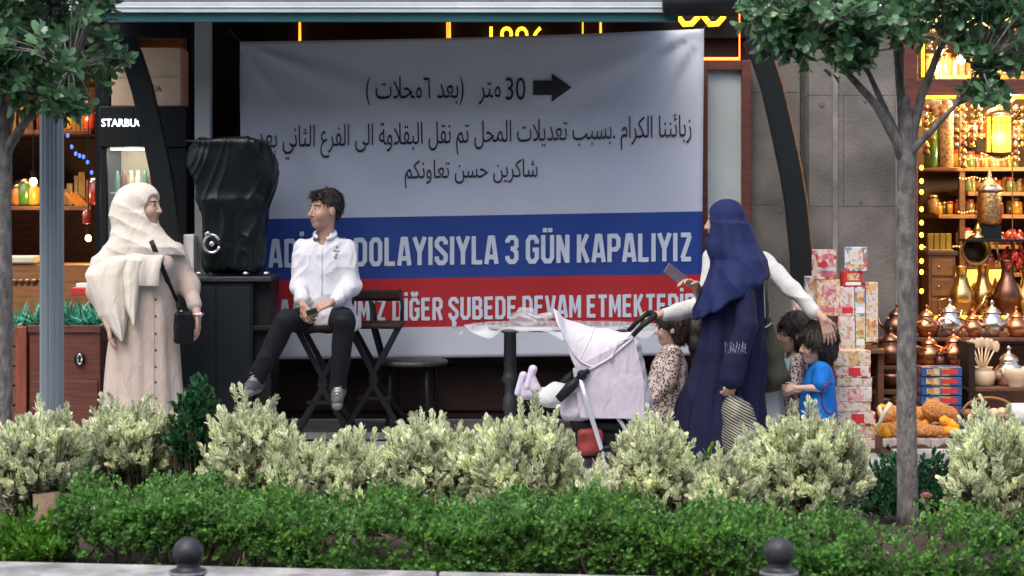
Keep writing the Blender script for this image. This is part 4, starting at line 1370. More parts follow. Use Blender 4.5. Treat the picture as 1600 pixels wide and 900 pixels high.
S.loft([(z(560), x(1160), Y, .19, .15), (z(500), x(1158), Y, .17, .14), (z(440), x(1155), Y, .18, .135), (z(405), x(1153), Y, .17, .115), (z(388), x(1152), Y, .1, .09)], .02, fold=.04, nf=7)
S.chain([J['sl'], J['el'], Pn(1060, 488, Y - .22), Pn(1040, 492, Y - .26)], [.066, .062, .055, .044], .03)
S.chain([J['sr'], J['er'], Pn(1272, 486, Y - .27)], [.066, .056, .043], .03)
S.disp(lambda a, b_, c: .005 * wob(a, b_, c, 26, 41) - .006 * ridge(4.5 * wob(a, b_, c, 9, 42), .8))
wm = cloth('white_top', (.56, .57, .565), .8)
sdf_obj(S, 'blouse', wm, pp, .0065)
S = SDF(); S.loft([(z(704), x(1184), Y, .2, .17), (z(620), x(1178), Y, .185, .165), (z(545), x(1165), Y, .17, .15)], .02, fold=.07, nf=8, ph=1)
sdf_obj(S, 'skirt', cloth('pale_skirt', (.54, .57, .57), .8), pp, .0065)
S = SDF(); hijab(S, H, J); S.loft([(z(430), x(1152), Y, .15, .13), (z(405), x(1148), Y, .14, .13), (z(375), x(1140), Y, .095, .1)], .04)
S.ell(H.w(0, .115, -.022), A(.058, .075, .09) * H.k, H.M, .012, 'c'); S.disp(lambda a, b_, c: .004 * wob(a, b_, c, 36, 44))
sdf_obj(S, 'headscarf', cloth('grey_scarf', (.12, .13, .2)), pp, .006)
t = thing('tote_bag', 'olive tote bag hanging between the navy woman and the boy', 'bag', P(1213, 612, 11.25))
ol = cloth('olive_canvas', (.06, .062, .045), .85)
S = SDF(); Yb = 11.2
S.chain([Pn(1200, 500, Yb), Pn(1203, 550, Yb), Pn(1208, 585, Yb)], [.02, .07, .1], .05); S.cap(Pn(1200, 598, Yb), Pn(1228, 592, Yb), .05, .03, .05); S.disp(lambda a, b_, c: .005 * wob(a, b_, c, 30, 51))
sdf_obj(S, 'pouch', ol, t, .006)
b = MB(); b.bar(P(1196, 415, 11.27), P(1198, 470, 11.2), .02, .008); b.bar(P(1198, 470, 11.2), P(1200, 510, Yb), .02, .008); b.build('strap', ol, t)
b = MB(); b.tube([P(1194, 512, Yb - .05), P(1202, 508, Yb - .05), P(1206, 504, Yb - .05)], .006, 6); b.build('clip', M['silver'], t)

# ---------- children
def strands(o, H, n, L, m, w=.005, lift=.12):
    me = o.data; l = A(tuple(wloc(o))); nv = len(me.vertices)
    co = np.zeros(nv * 3); me.vertices.foreach_get('co', co); co = co.reshape(-1, 3) + l
    no = np.zeros(nv * 3); me.vertices.foreach_get('normal', no); no = no.reshape(-1, 3)
    k = rng.integers(0, nv, n); p, q = co[k], no[k]
    d = (p - H.w(0, -.03, .13)); d = d / np.linalg.norm(d, axis=1, keepdims=True) + A(0, 0, -.75) + rng.normal(0, .3, (n, 3))
    d = d - q * (d * q).sum(1, keepdims=True); d /= np.linalg.norm(d, axis=1, keepdims=True) + 1e-9
    leaf_obj('hair_strands', m, o, p - q * .002, d + q * lift, q + rng.normal(0, .25, (n, 3)), rng.uniform(.6, 1.2, n) * L, w, fold=.2, curl=.14)


def child(label, foot, H, sk, J, g, hairops, hm, clothes, Yc):
    pp = person(label, foot)
    S = SDF(); H.build(S, True); add_body(S, J, g)
    sdf_obj(S, 'body', sk, pp, .0045, H.paint)
    S = SDF(); hairops(S)
    strands(sdf_obj(S, 'hair', hm, pp, .005), H, 1500, .055, hm)
    return pp


def kid_hair(S, H, long=0.0, vol=1.0):
    k = H.k
    S.ell(H.w(0, -.018, .045), A(.092, .11, .1) * k * vol, H.M, .01)
    S.ell(H.w(0, -.05, -.02), A(.085, .07, .085) * k * vol, H.M, .02)
    if long: S.cap(H.w(0, -.06, -.03), H.w(0, -.075, -.1 - long), .08 * k, .055 * k, .04)
    S.ell(H.w(0, .115, -.03), A(.062, .085, .075) * k, H.M, .01, 'c')
    S.cap(H.w(-.2, .062, -.06), H.w(.2, .062, -.06), .05 * k, .05 * k, .01, 'c')
    S.disp(lambda a, b_, c: .006 * wob(a, b_, c * .45, 85, 61) + .005 * wob(a, b_, c * .6, 42, 62) + .003 * wob(a, b_, c * .4, 170, 63))


fairk = skins('child', (.56, .36, .28), (.46, .2, .17), (.04, .025, .02))
hairk = mat('dark_brown_hair', (.015, .009, .007), .5, var=.35, scale=50, bump=.5, bscale=150)
strands(man_hair, man_H, 1500, .04, hairm, .005, .25)
# boy in blue
Y = 11.2
H = Head(Pn(1277, 540, Y), (-1, -.12, -.02), 1.02)
J = dict(head=H, sl=Pn(1276, 578, Y + .1), sr=Pn(1284, 578, Y - .1), el=Pn(1272, 608, Y + .12), er=Pn(1280, 606, Y - .13), wl=Pn(1240, 612, Y + .1), wr=Pn(1243, 606, Y - .12), hl=Pn(1276, 640, Y + .05), hr=Pn(1280, 640, Y - .05),
         kl=Pn(1272, 672, Y + .05), kr=Pn(1278, 674, Y - .05), al=Pn(1275, 702, Y + .05), ar=Pn(1281, 704, Y - .05), tl=Pn(1258, 710, Y + .05), tr=Pn(1264, 711, Y - .05), hg=.95,
         handl=((-1, 0, -.1), (0, -1, 0), 1, dict(curl=.5)), handr=((-1, 0, -.05), (0, 1, -.2), -1, dict(curl=.5)))
pp = child('small dark haired boy in a bright blue t-shirt', P(1278, 714, Y), H, fairk, J, .62, lambda S: kid_hair(S, H, 0, 1.08), hairk, None, Y)
S = SDF(); x = lambda px: PX(px, Y); z = lambda py: PZ(py, Y)
S.loft([(z(652), x(1277), Y, .118, .125), (z(625), x(1278), Y, .112, .12), (z(595), x(1280), Y, .1, .115), (z(577), x(1281), Y, .075, .1), (z(567), x(1281), Y, .048, .055)], .02, fold=.03, nf=5)
S.cap(J['sr'], Pn(1283, 598, Y - .125), .055, .056, .02); S.cap(J['sl'], Pn(1274, 598, Y + .115), .055, .056, .02)
S.disp(lambda a, b_, c: .004 * wob(a, b_, c, 45, 71))
tee = sdf_obj(S, 'tshirt', cloth('blue_tshirt', (.007, .15, .55), .7), pp, .005)
b = MB(); pts = [hit(tee, 1297 + 13 * math.cos(a), 622 + 24 * math.sin(a), .002) for a in np.linspace(1.3, 5.0, 16)]
pts = [q for q in pts if q]; b.tube(pts, .006, 6); b.build('printed_ring', mat('tee_print', (.16, .03, .1), .6), tee, smooth=True)
S = SDF(); S.loft([(z(685), x(1277), Y, .1, .13), (z(645), x(1278), Y, .1, .118)], .02); sdf_obj(S, 'shorts', cloth('dark_shorts', (.012, .02, .05)), pp, .006)
# girl in leopard print beside him
Y = 11.45
leo = spots('leopard_print', (.56, .47, .44), (.035, .02, .018), 62, (.38, .5), (.25, .16, .13))
H = Head(Pn(1240, 522, Y), (-1, -.1, -.02), 1.0)
J = dict(head=H, sl=Pn(1242, 565, Y + .11), sr=Pn(1246, 565, Y - .1), el=Pn(1236, 600, Y + .12), er=Pn(1242, 602, Y - .12), wl=Pn(1222, 622, Y + .08), wr=Pn(1226, 622, Y - .1), hl=Pn(1240, 635, Y + .05), hr=Pn(1243, 635, Y - .05),
         kl=Pn(1238, 670, Y + .05), kr=Pn(1242, 672, Y - .05), al=Pn(1240, 698, Y + .05), ar=Pn(1244, 700, Y - .05), tl=Pn(1226, 705, Y + .05), tr=Pn(1230, 706, Y - .05), hg=.95)
pp = child('little girl in leopard print dress beside the boy in blue', P(1242, 706, Y), H, fairk, J, .62, lambda S: kid_hair(S, H, .1, 1.0), hairk, None, Y)
S = SDF(); x = lambda px: PX(px, Y); z = lambda py: PZ(py, Y)
S.loft([(z(672), x(1241), Y, .16, .15), (z(620), x(1242), Y, .125, .13), (z(580), x(1244), Y, .1, .12), (z(562), x(1244), Y, .06, .09), (z(554), x(1244), Y, .04, .05)], .02, fold=.05, nf=7)
S.cap(J['sr'], J['er'], .052, .05, .02); S.cap(J['sl'], J['el'], .052, .05, .02); S.disp(lambda a, b_, c: .004 * wob(a, b_, c, 40, 75))
dr = sdf_obj(S, 'dress', leo, pp, .0055)
S = SDF(); S.loft([(z(585), x(1230), Y - .01, .05, .1), (z(560), x(1232), Y - .01, .045, .085)], .02); sdf_obj(S, 'bib', cloth('pale_blue', (.3, .55, .66)), dr, .006)
# girl in leopard print by the pushchair
Y = 11.62
H = Head(Pn(1050, 512, Y), (-1, .15, -.05), 1.02)
J = dict(head=H, sl=Pn(1046, 552, Y + .11), sr=Pn(1052, 552, Y - .1), el=Pn(1036, 592, Y + .12), er=Pn(1046, 596, Y - .13), wl=Pn(1018, 618, Y + .08), wr=Pn(1024, 622, Y - .12), hl=Pn(1042, 632, Y + .05), hr=Pn(1046, 632, Y - .05),
         kl=Pn(1040, 664, Y + .05), kr=Pn(1046, 666, Y - .05), al=Pn(1042, 690, Y + .05), ar=Pn(1048, 692, Y - .05), tl=Pn(1028, 697, Y + .05), tr=Pn(1034, 698, Y - .05), hg=.95)
def h1(S):
    kid_hair(S, H, 0, 1.0); S.chain([H.w(0, -.11, .03), H.w(0, -.16, .0), H.w(0, -.15, -.1), H.w(0, -.13, -.22)], [.035, .05, .05, .025], .03)
pp = child('little girl in leopard print dress behind the pushchair handle', P(1045, 699, Y), H, fairk, J, .62, h1, hairk, None, Y)
S = SDF(); x = lambda px: PX(px, Y); z = lambda py: PZ(py, Y)
S.loft([(z(655), x(1040), Y, .155, .15), (z(610), x(1042), Y, .14, .14), (z(570), x(1046), Y, .118, .13), (z(548), x(1048), Y, .075, .1), (z(538), x(1049), Y, .045, .05)], .02, fold=.05, nf=7)
S.cap(J['sr'], J['er'], .054, .052, .02); S.cap(J['er'], J['wr'], .05, .036, .015); S.cap(J['sl'], J['el'], .054, .05, .02); S.disp(lambda a, b_, c: .004 * wob(a, b_, c, 40, 77))
sdf_obj(S, 'dress', leo, pp, .0055)
S = SDF()
for q in (-1, 1): S.ell(Pn(1083 + q * 5, 499, Y - .02), (.022, .014, .018), None, .006)
sdf_obj(S, 'hair_bow', M['white'], pp, .005)
# ------------------------------------------------------------ street furniture and goods
# draped machine on a black cabinet
Y = 11.85
t = thing('cabinet', 'tall black cabinet under the plastic draped machine', 'cabinet', P(352, 690, Y))
gb = mat('cabinet_black', (.01, .0145, .016), .6, var=.12, scale=3, spec=.2)
b = MB(); b.box((PX(292, Y), Y - .26, .02), (PX(404, Y), Y + .25, PZ(437, Y))); b.build('body', gb, t, bevel=.008)
b = MB(); b.box((PX(288, Y), Y - .28, PZ(437, Y)), (PX(432, Y), Y + .26, PZ(430, Y))); b.build('worktop', M['iron'], t, bevel=.004)
b = MB(); b.box((PX(392, Y), Y - .2, .02), (PX(430, Y), Y + .2, PZ(438, Y))); b.box((PX(392, Y), Y - .25, PZ(512, Y)), (PX(436, Y), Y + .1, PZ(505, Y))); b.build('side_shelf', M['black'], t, bevel=.004)
b = MB(); b.box((PX(296, Y), Y - .268, .1), (PX(347, Y), Y - .262, PZ(445, Y))); b.box((PX(350, Y), Y - .268, .1), (PX(400, Y), Y - .262, PZ(445, Y))); b.build('door', gb, t, bevel=.003)
t = thing('draped_machine', 'machine under a glossy black plastic cover with a chrome tap', 'machine', P(362, 430, Y))
S = SDF(); x = lambda px: PX(px, Y); z = lambda py: PZ(py, Y)
S.box((x(362), Y, z(268)), (.215, .19, .215), None, .04, .06)
S.box((x(366), Y, z(370)), (.198, .17, .235), None, .05, .1)
S.ell((x(412), Y - .03, z(270)), (.09, .13, .2), None, .06); S.ell((x(318), Y - .1, z(250)), (.1, .1, .14), None, .05)
S.cap((x(300), Y - .17, z(222)), (x(392), Y - .15, z(222)), .03, .03, .04)
S.disp(lambda a, b_, c: .014 * wob(a * 1.3, b_, c * .35, 15, 81) - .009 * ridge(4 * wob(a, b_, c * .45, 9, 82), .7) - .005 * ridge(5 * wob(a, b_, c * .7, 17, 83), .6))
plas = mat('black_plastic_sheet', (.005, .008, .009), .34, var=.2, scale=6, bump=.2, bscale=22, spec=.28)
sdf_obj(S, 'plastic_cover', plas, t, .007)
b = MB(); c = P(331, 381, Y - .22)
b.tube([c + Vector((.052 * math.cos(a), 0, .058 * math.sin(a))) for a in np.linspace(.4, 6.0, 18)], .01, 8)
b.ell(c, (.02, .02, .02), 10, 8); b.tube([c, c + Vector((0, .1, 0))], .018, 8); b.tube([c + Vector((-.005, 0, .05)), c + Vector((-.02, -.02, .075)), c + Vector((-.04, -.02, .06))], .012, 8)
b.build('tap', M['chrome'], t, smooth=True)
b = MB()
for px in (311, 384, 416): b.lathe([(.022, 0), (.022, .012), (.014, .02), (0, .022)], P(px, 429, Y - .16), 10)
b.build('foot', M['chrome'], t, smooth=True)
c = P(297, 402, 12.05); b = MB(); b.box((PX(289, 12.05), 11.98, PZ(428, 12.05)), (PX(306, 12.05), 12.1, PZ(366, 12.05)))
tag(b.build('container', M['white'], None, bevel=.01, origin=c), 'small pale container standing left of the draped machine', 'container')

# drinks fridge with carton on top
Y = 12.3
t = thing('drinks_fridge', 'black coffee drinks fridge with lit header lettering', 'fridge', P(222, 670, Y))
x0, x1, zt = PX(156, Y), PX(292, Y), PZ(166, Y)
b = MB(); b.box((x0, Y, .06), (x0 + .05, Y + .5, zt - .28)); b.box((x1 - .21, Y, .06), (x1, Y + .5, zt - .28)); b.box((x0, Y + .46, .06), (x1, Y + .52, zt - .28)); b.box((x0, Y, .06), (x1, Y + .5, .2)); b.box((x0, Y - .02, zt - .28), (x1, Y + .52, zt)); b.build('body', M['black'], t, bevel=.008)
b = MB(); put_text(b, 'STARBUCKS', PX(160, Y), PX(242, Y), PZ(198, Y), PZ(186, Y), flat(Y - .026)); b.build('lit_lettering', M['letter_white'], t, solid=.008)
for yy in (300, 372, 445):
    b = MB(); b.box((x0 + .055, Y + .06, PZ(yy, Y) - .012), (x1 - .215, Y + .45, PZ(yy, Y))); b.build('shelf', M['white'], t)
b = MB(); b.box((x0 + .06, Y + .05, zt - .3), (x1 - .22, Y + .09, zt - .285)); b.build('light_tube', M['fridge_light'], t)
b = MB(); b.box((x0 + .052, Y + .44, .21), (x1 - .212, Y + .455, zt - .29)); b.build('lining', M['cream'], t)
lamp('fridge_lamp', (x0 + .2, Y + .12, zt - .34), 1.6, (1, .9, .7), t)
b = MB(); b.box((x0 + .055, Y + .01, .21), (x1 - .215, Y + .016, zt - .29)); b.build('glass_door', film('fridge_glass', (.6, .65, .7), .06, .12), t)
btl = [mat('coffee_' + n, c, .3, var=.05) for n, c in (('cream', (.6, .5, .36)), ('brown', (.2, .09, .04)), ('green', (.1, .25, .16)), ('white', (.7, .7, .66)))]
k = 0
for row, (yy, hh) in enumerate(((300, .16), (372, .16), (445, .16))):
    for px in (172, 183, 194, 205, 216, 227, 236):
        k += 1
        b = MB(); p = P(px, yy, Y + .2)
        p.z = PZ(yy, Y)
        b.lathe([(.019, 0), (.021, .01), (.021, .1), (.012, .125), (.012, .15)], p, 12)
        o = b.build('drink_bottle', btl[(k * 7 + row) % 4], None, smooth=True, origin=p)
        tag(o, 'small coffee drink bottle on the %s fridge shelf' % ('top', 'middle', 'lowest')[row], 'bottle', 'drinks on the %s fridge shelf' % ('top', 'middle', 'lowest')[row])
b = MB(); b.box((PX(178, 12.4), 12.32, PZ(166, 12.3) + .002), (PX(286, 12.4), 12.62, PZ(76, 12.4)))
t = thing('carton', 'large beige cardboard carton standing on the drinks fridge', 'box', P(232, 166, 12.4))
b.build('box', M['cardboard'], t, bevel=.006)
b = MB(); put_text(b, 'DA', PX(238, 12.31), PX(252, 12.31), PZ(143, 12.31), PZ(133, 12.31), flat(12.317)); b.build('printing', M['ink'], t)
b = MB(); b.box((PX(178, 12.4), 12.316, PZ(122, 12.4)), (PX(286, 12.4), 12.319, PZ(117, 12.4))); b.build('tape', mat('tape', (.5, .42, .3), .3), t)

# wooden planters with plastic grass
Y = 11.95
def plastic_grass(x0, x1, zt, label, lean=0):
    n = 420
    base = np.stack([rng.uniform(x0, x1, n), rng.uniform(Y - .12, Y + .2, n), np.full(n, zt - .02)], 1)
    d = unit(n) * A(1, .6, .3) + A(.15 * lean, -.25, .75)
    o = leaf_obj('artificial_grass', leafm_grass, None, base, d, unit(n) + A(0, 0, .5), rng.uniform(.09, .2, n), .014, curl=.45, origin=(sum((x0, x1)) / 2, Y, zt))
    tag(o, label, 'artificial grass', kind='stuff')
leafm_grass = leafmat('plastic_grass', (.02, .2, .11), var=.5, rough=.35, hue=(.1, .38, .3))
t = thing('slatted_crate', 'slatted red-brown timber planter behind the left tree trunk', 'planter', P(5, 660, Y))
b = MB(); zt = PZ(508, Y); h = zt / 6
for i in range(6): b.box((-4.6, Y - .2, i * h + .006), (PX(40, Y), Y - .17, (i + 1) * h - .006))
b.box((-4.6, Y - .17, .02), (PX(40, Y), Y + .25, zt - .05)); b.build('slat_panel', M['redwood_h'], t, bevel=.004)
b = MB(); b.box((PX(38, Y), Y - .22, 0), (PX(55, Y), Y - .15, zt + .005)); b.build('corner_post', M['redwood_post'], t, bevel=.005)
plastic_grass(-4.2, PX(52, Y), zt, 'bright green plastic grass filling the slatted planter')
t = thing('wooden_chest', 'dark red wooden planter chest with an oval metal handle', 'planter', P(110, 660, Y))
b = MB(); b.box((PX(58, Y), Y - .2, .02), (PX(168, Y), Y + .25, PZ(508, Y))); b.build('body', M['redwood'], t, bevel=.008)
b = MB(); b.box((PX(57, Y), Y - .215, PZ(516, Y)), (PX(169, Y), Y - .19, PZ(505, Y))); b.build('moulding', M['redwood'], t, bevel=.004)
b = MB(); b.box((PX(62, Y), Y - .21, .08), (PX(164, Y), Y - .198, PZ(590, Y))); b.build('moulding', M['redwood'], t, bevel=.004)
b = MB(); c = P(124, 561, Y - .215); b.ell(c, (.038, .012, .045), 16, 10); b.build('handle_plate', M['black'], t, smooth=True)
b = MB(); b.tube([c + Vector((.006 + .014 * math.cos(a), -.014, .032 * math.sin(a))) for a in np.linspace(0, 6.283, 17)], .006, 8); b.build('handle', M['chrome'], t, smooth=True)
plastic_grass(PX(62, Y), PX(165, Y), PZ(508, Y), 'turquoise plastic grass spilling from the wooden chest', 1)
b = MB(); c = P(131, 455, 12.15); b.cbox(c, (.16, .1, .05), .1); b.cbox(c + Vector((.02, 0, .04)), (.12, .09, .03), -.1, mi=1)
tag(b.build('paper_boxes', [M['red'], M['white']], None, bevel=.004, origin=c), 'small flat red and white box above the plastic grass', 'box')

# goods in the dim left shop
gl = [mat('jar_' + n, c, .2, var=.2, coat=.5) for n, c in (('green', (.06, .15, .02)), ('yellow', (.38, .24, .03)), ('orange', (.42, .15, .025)), ('red', (.24, .03, .02)), ('brown', (.2, .08, .03)), ('white', (.6, .55, .45)))]
JP = [(.0, 0), (.045, .002), (.05, .02), (.05, .11), (.035, .13), (.035, .15), (.0, .152)]
def jar(px, py, Y_, m, label, group=None, s=1.0, name='jar', prof=JP, lid=None, cat=None):
    p = P(px, py, Y_)
    if lid is None:
        b = MB(); b.lathe([(r * s, q * s) for r, q in prof], p, 14)
        return tag(b.build(name, m, None, smooth=True, origin=p), label, cat or name.replace('_', ' '), group)
    t = thing(name, label, cat or name.replace('_', ' '), p, group)
    b = MB(); b.lathe([(r * s, q * s) for r, q in prof], p, 14); b.build('body', m, t, smooth=True)
    b = MB(); b.lathe([(.038 * s, .13 * s), (.04 * s, .135 * s), (.04 * s, .158 * s), (0, .16 * s)], p, 14); b.build('lid', lid, t, smooth=True)
    return t
jar(28, 321, 13.4, gl[2], 'orange jar beside the left tree trunk on the amber shelf', lid=M['brass'])
jar(40, 321, 13.4, gl[0], 'tall green jar on the amber shelf', s=1.25, lid=M['brass'])
jar(53, 321, 13.4, gl[1], 'yellow jar between the green jar and the grey pole', s=1.1, lid=M['brass'])
jar(149, 321, 13.4, gl[3], 'red jar at the right end of the amber shelf', s=1.3, lid=M['tin'])
b = MB()
for i in range(3):
    p = P(114 + i * 7, 312, 13.4)
    b = MB(); b.cbox(p, (.03, .06, .14), .0, ry=-.75)
    tag(b.build('sweet_packet', gl[2], None, bevel=.004, origin=p), 'narrow orange packet leaning on the amber shelf', 'packet', 'orange packets leaning on the amber shelf')
for i, px in enumerate((-40, -20, 0, 70, 82, 100, 140)):
    jar(px, 204, 13.5, gl[(i * 2 + 3) % 6], 'dim jar on the upper shelf of the left shop', 'jars on the upper shelf of the left shop', s=1.0 + .1 * (i % 3))
for i, px in enumerate((-30, -10, 12, 75, 92, 110, 125, 138)):
    jar(px, 119, 13.5, gl[(i * 5) % 6], 'jar on the top shelf behind the left tree crown', 'jars on the top shelf of the left shop', s=1.1 + .15 * (i % 2))
jar(136, 350, 13.1, gl[3], 'small red ornament below the amber shelf', s=.7)
pk = [mat('packet_' + n, c, .4, var=.4, scale=25) for n, c in (('brown', (.12, .06, .03)), ('tan', (.3, .2, .1)), ('maroon', (.14, .03, .025)), ('amber', (.34, .18, .04)), ('grey', (.2, .19, .17)))]
for yy, nm in ((321, 'amber'), (204, 'upper'), (119, 'top')):
    px = -60
    while px < 150:
        w = rng.uniform(5, 11)
        b = MB(); c = P(px, yy, 13.75); hh = rng.uniform(.1, .26); b.cbox((c.x, c.y, c.z + hh / 2), (w / F * 13.75, .09, hh), rng.uniform(-.2, .2))
        tag(b.build('packet', pk[int(rng.integers(0, 5))], None, bevel=.003, origin=c), 'dim packet at the back of the %s shelf of the left shop' % nm, 'packet', 'packets at the back of the %s shelf' % nm)
        px += w + rng.uniform(1, 4)
b = MB(); pts = [P(106 + i * 6.2, 212 + i * 10 + 9 * math.sin(i), 13.1) for i in range(7)]
t = thing('string_lights', 'string of small blue lights in the left shop', 'lights', pts[0])
b.tube(pts, .003, 5); b.build('wire', M['black'], t)
for p in pts:
    b = MB(); b.ell(p, (.012, .012, .016), 8, 6); b.build('bulb', M['bulb_blue'], t, smooth=True)
c = P(28, 405, 13.1); b = MB(); b.cbox(c, (.3, .24, .05)); tag(b.build('wrapped_tray', M['cream'], None, bevel=.01, origin=c), 'pale wrapped tray on the counter of the left shop', 'tray')
for i, px in enumerate((14, 24, 34, 44, 54)):
    jar(px, 447, 12.6, gl[4], 'small dark bowl in the row above the slatted planter', 'dark bowls above the slatted planter', s=.6, name='bowl', prof=[(.02, 0), (.05, .05), (.06, .08), (.05, .08), (0, .03)])

# bar stools and chairs
def bar_stool(px, Y, label, back, zs=.79, rz=0, name='bar_stool'):
    t = thing(name, label, 'bar stool', (PX(px, Y), Y, 0), 'black bar stools')
    x = PX(px, Y)
    b = MB(); b.box((x - .19, Y - .17, zs - .035), (x + .19, Y + .19, zs)); b.build('seat', M['panel'], t, bevel=.014)
    for sx in (-1, 1):
        for sy in (-1, 1):
            b = MB(); b.bar((x + sx * .16, Y + sy * .14, zs - .03), (x - sx * .02, Y + sy * .15, .42), .035, .03); b.bar((x - sx * .02, Y + sy * .15, .42), (x + sx * .24, Y + sy * .19, 0.056 if Y + sy * .19 > 11.95 else 0), .035, .03)
            b.build('leg', M['black'], t, bevel=.004)
    b = MB(); b.bar((x - .1, Y - .17, .3), (x + .12, Y - .17, .3), .022, .022, (0, 0, 1)); b.bar((x, Y - .15, .42), (x, Y + .15, .42), .035, .035, (0, 0, 1)); b.build('footrest', M['black'], t)
    if back:
        for sx in (-1, 1):
            b = MB(); b.tube([(x + sx * .165, Y + .17, zs - .05), (x + sx * .17, Y + .18, zs + .1), (x + sx * .15, Y + .2, zs + .21)], .012, 8); b.build('back_post', M['black'], t, smooth=True)
        b = MB(); b.grid(lambda u, v: (x - .165 + .33 * u, Y + .19 + .03 * math.sin(math.pi * u), zs + .13 + .075 * v), 12, 3); b.build('back_rail', M['panel'], t, smooth=True, solid=.014)
    return t
bar_stool(508, 11.72, 'crossed leg bar stool the young man sits on', False)
bar_stool(586, 11.98, 'empty bar stool with wooden back rail beside the young man', True)
t = thing('cafe_chair', 'low dark round seated cafe chair between stool and table', 'chair', (PX(645, 12.05), 12.05, .055))
x, Yc = PX(645, 12.05), 12.05; zs = PZ(563, 12.0)
b = MB(); b.lathe([(0, -.03), (.23, -.03), (.24, -.015), (.23, 0), (0, .004)], (x, Yc, zs), 28); b.build('seat', M['iron'], t, smooth=True)
for k in range(4):
    a = k * math.pi / 2 + .6
    b = MB(); b.tube([(x + .17 * math.cos(a), Yc + .17 * math.sin(a), zs - .03), (x + .2 * math.cos(a), Yc + .2 * math.sin(a), .056)], .015, 8); b.build('leg', M['black'], t, smooth=True)
for sx in (-1, 1):
    b = MB(); b.tube([(x - .2 + sx * .0, Yc + .12 * sx, zs), (x - .26, Yc + .13 * sx, zs + .22), (x - .27, Yc + .1 * sx, zs + .36)], .013, 8); b.build('back_post', M['black'], t, smooth=True)
b = MB(); b.tube([(x - .27, Yc - .1, zs + .36), (x - .285, Yc, zs + .39), (x - .27, Yc + .1, zs + .36)], .013, 8); b.build('back_rail', M['black'], t, smooth=True)

# table under plastic
Y = 11.75
t = thing('cafe_table', 'round cafe table under clear plastic sheet on ornate iron pedestal', 'table', P(798, 690, Y))
cx, zt = PX(882, Y), PZ(507, Y)
b = MB(); b.lathe([(0, -.03), (.62, -.03), (.635, -.015), (.62, 0), (0, 0)], (cx, Y, zt), 48)
for i in range(len(b.v)): v = b.v[i]; b.v[i] = (v[0], Y + (v[1] - Y) * .5, v[2])
top = b.build('tabletop', mat('grey_marble', (.23, .23, .24), .25, var=.3, scale=5), t, smooth=False)
for px in (797, 968):
    b = MB(); x = PX(px, Y); b.lathe([(.15, .057), (.16, .075), (.05, .11), (.035, .2), (.05, .24), (.05, .3), (.036, .33), (.036, .4), (.062, .43), (.045, .46), (.038, .5), (.042, .53), (.04, zt - .06), (.09, zt - .03)], (x, Y, 0), 18); b.build('pedestal', M['iron'], t, smooth=True)
b = MB()
def tc(u, v):
    a = 2 * math.pi * u; k = v * 1.06
    r = 1 + .03 * math.sin(9 * a) * v + .02 * math.sin(17 * a + 2) * v
    x = cx + .635 * k * r * math.cos(a); y = Y + .322 * k * r * math.sin(a)
    return (x, y, zt + .006 + .004 * noise.noise((x * 14, y * 14, 1)) - (max(0, k - .97) * (.45 + .3 * math.sin(7 * a) + .2 * math.sin(15 * a))))
b.grid(tc, 90, 16)
tag(b.build('plastic_sheet', film('clear_plastic', (.75, .78, .82), .12, .38), None, smooth=True, origin=(cx, Y, zt)), 'clear plastic sheet spread over the round table', 'plastic sheet')
S = SDF(); q = Pn(828, 497, Y - .08)
S.ell(q, (.14, .1, .06), None, .03); S.ell(q + A(-.03, 0, .05), (.09, .06, .055), None, .03); S.ell(q + A(.1, 0, .02), (.08, .06, .045), None, .02)
S.disp(lambda a, b_, c: .016 - .02 * ridge(4 * wob(a, b_, c, 12, 91), .7) - .011 * ridge(5 * wob(a, b_, c, 26, 92), .7))
tag(sdf_obj(S, 'plastic_bag', film('bag_film', (.62, .62, .66), .18, .42), None, .006, origin=q - A(0, 0, .07)), 'crumpled clear plastic bag lying on the round table', 'plastic bag')

# pushchair with a child in it
Y = 10.85
t = thing('pushchair', 'lilac pushchair with white canopy and black handle', 'pushchair', P(930, 730, Y))
lil = cloth('lilac_fabric', (.5, .455, .54), .8); whc = cloth('white_canopy', (.6, .58, .63), .75)
W = .2
def side(px, py, s): return P(px, py, Y) + Vector((0, s * W, 0))
b = MB()
arc = [(866, 484), (880, 496), (905, 507), (935, 513), (962, 517), (987, 521)]
low = [(872, 507), (884, 537), (892, 560), (899, 574), (906, 580), (911, 581)]
def can(u, v):
    q = u * (len(arc) - 1); i = min(int(q), len(arc) - 2); f_ = q - i
    a = [arc[i][j] + (arc[i + 1][j] - arc[i][j]) * f_ for j in (0, 1)]; l = [low[i][j] + (low[i + 1][j] - low[i][j]) * f_ for j in (0, 1)]
    th = (v - .5) * math.pi                                  # from the near side over the top to the far side
    k = math.cos(th) ** .75
    px, py = l[0] + (a[0] - l[0]) * k, l[1] + (a[1] - l[1]) * k
    return P(px, py, Y) + Vector((0, W * 1.02 * math.sin(th), .006 * math.sin(20 * u) * k))
b.grid(can, 24, 28); b.build('canopy', whc, t, smooth=True, solid=.006, sub=1)
b = MB()
for vv in (.04,):
    pts = [can(u, vv) + Vector((0, -.008, 0)) for u in np.linspace(0, 1, 12)]
    b.tube(pts, .006, 6)
b.tube([can(0, v) for v in np.linspace(0, 1, 20)], .007, 6); b.tube([can(.55, v) + Vector((0, 0, .004)) for v in np.linspace(0, 1, 20)], .005, 6)
b.build('piping', whc, t, smooth=True)
S = SDF()                       # seat shell and back fabric
sh = [(905, 585, .16), (985, 524, .17), (1003, 600, .17), (1000, 650, .165), (905, 652, .16)]
S.cap(Pn(984, 545, Y), Pn(996, 630, Y), .075, .09, .03)
S.box(Pn(950, 612, Y), (.17, .19, .15), frame((0, 1, 0)), .05, .05)
S.box(Pn(968, 565, Y), (.08, .19, .12), frame((0, 1, .0)), .04, .06)
S.box(Pn(893, 628, Y), (.07, .18, .1), None, .05, .06)
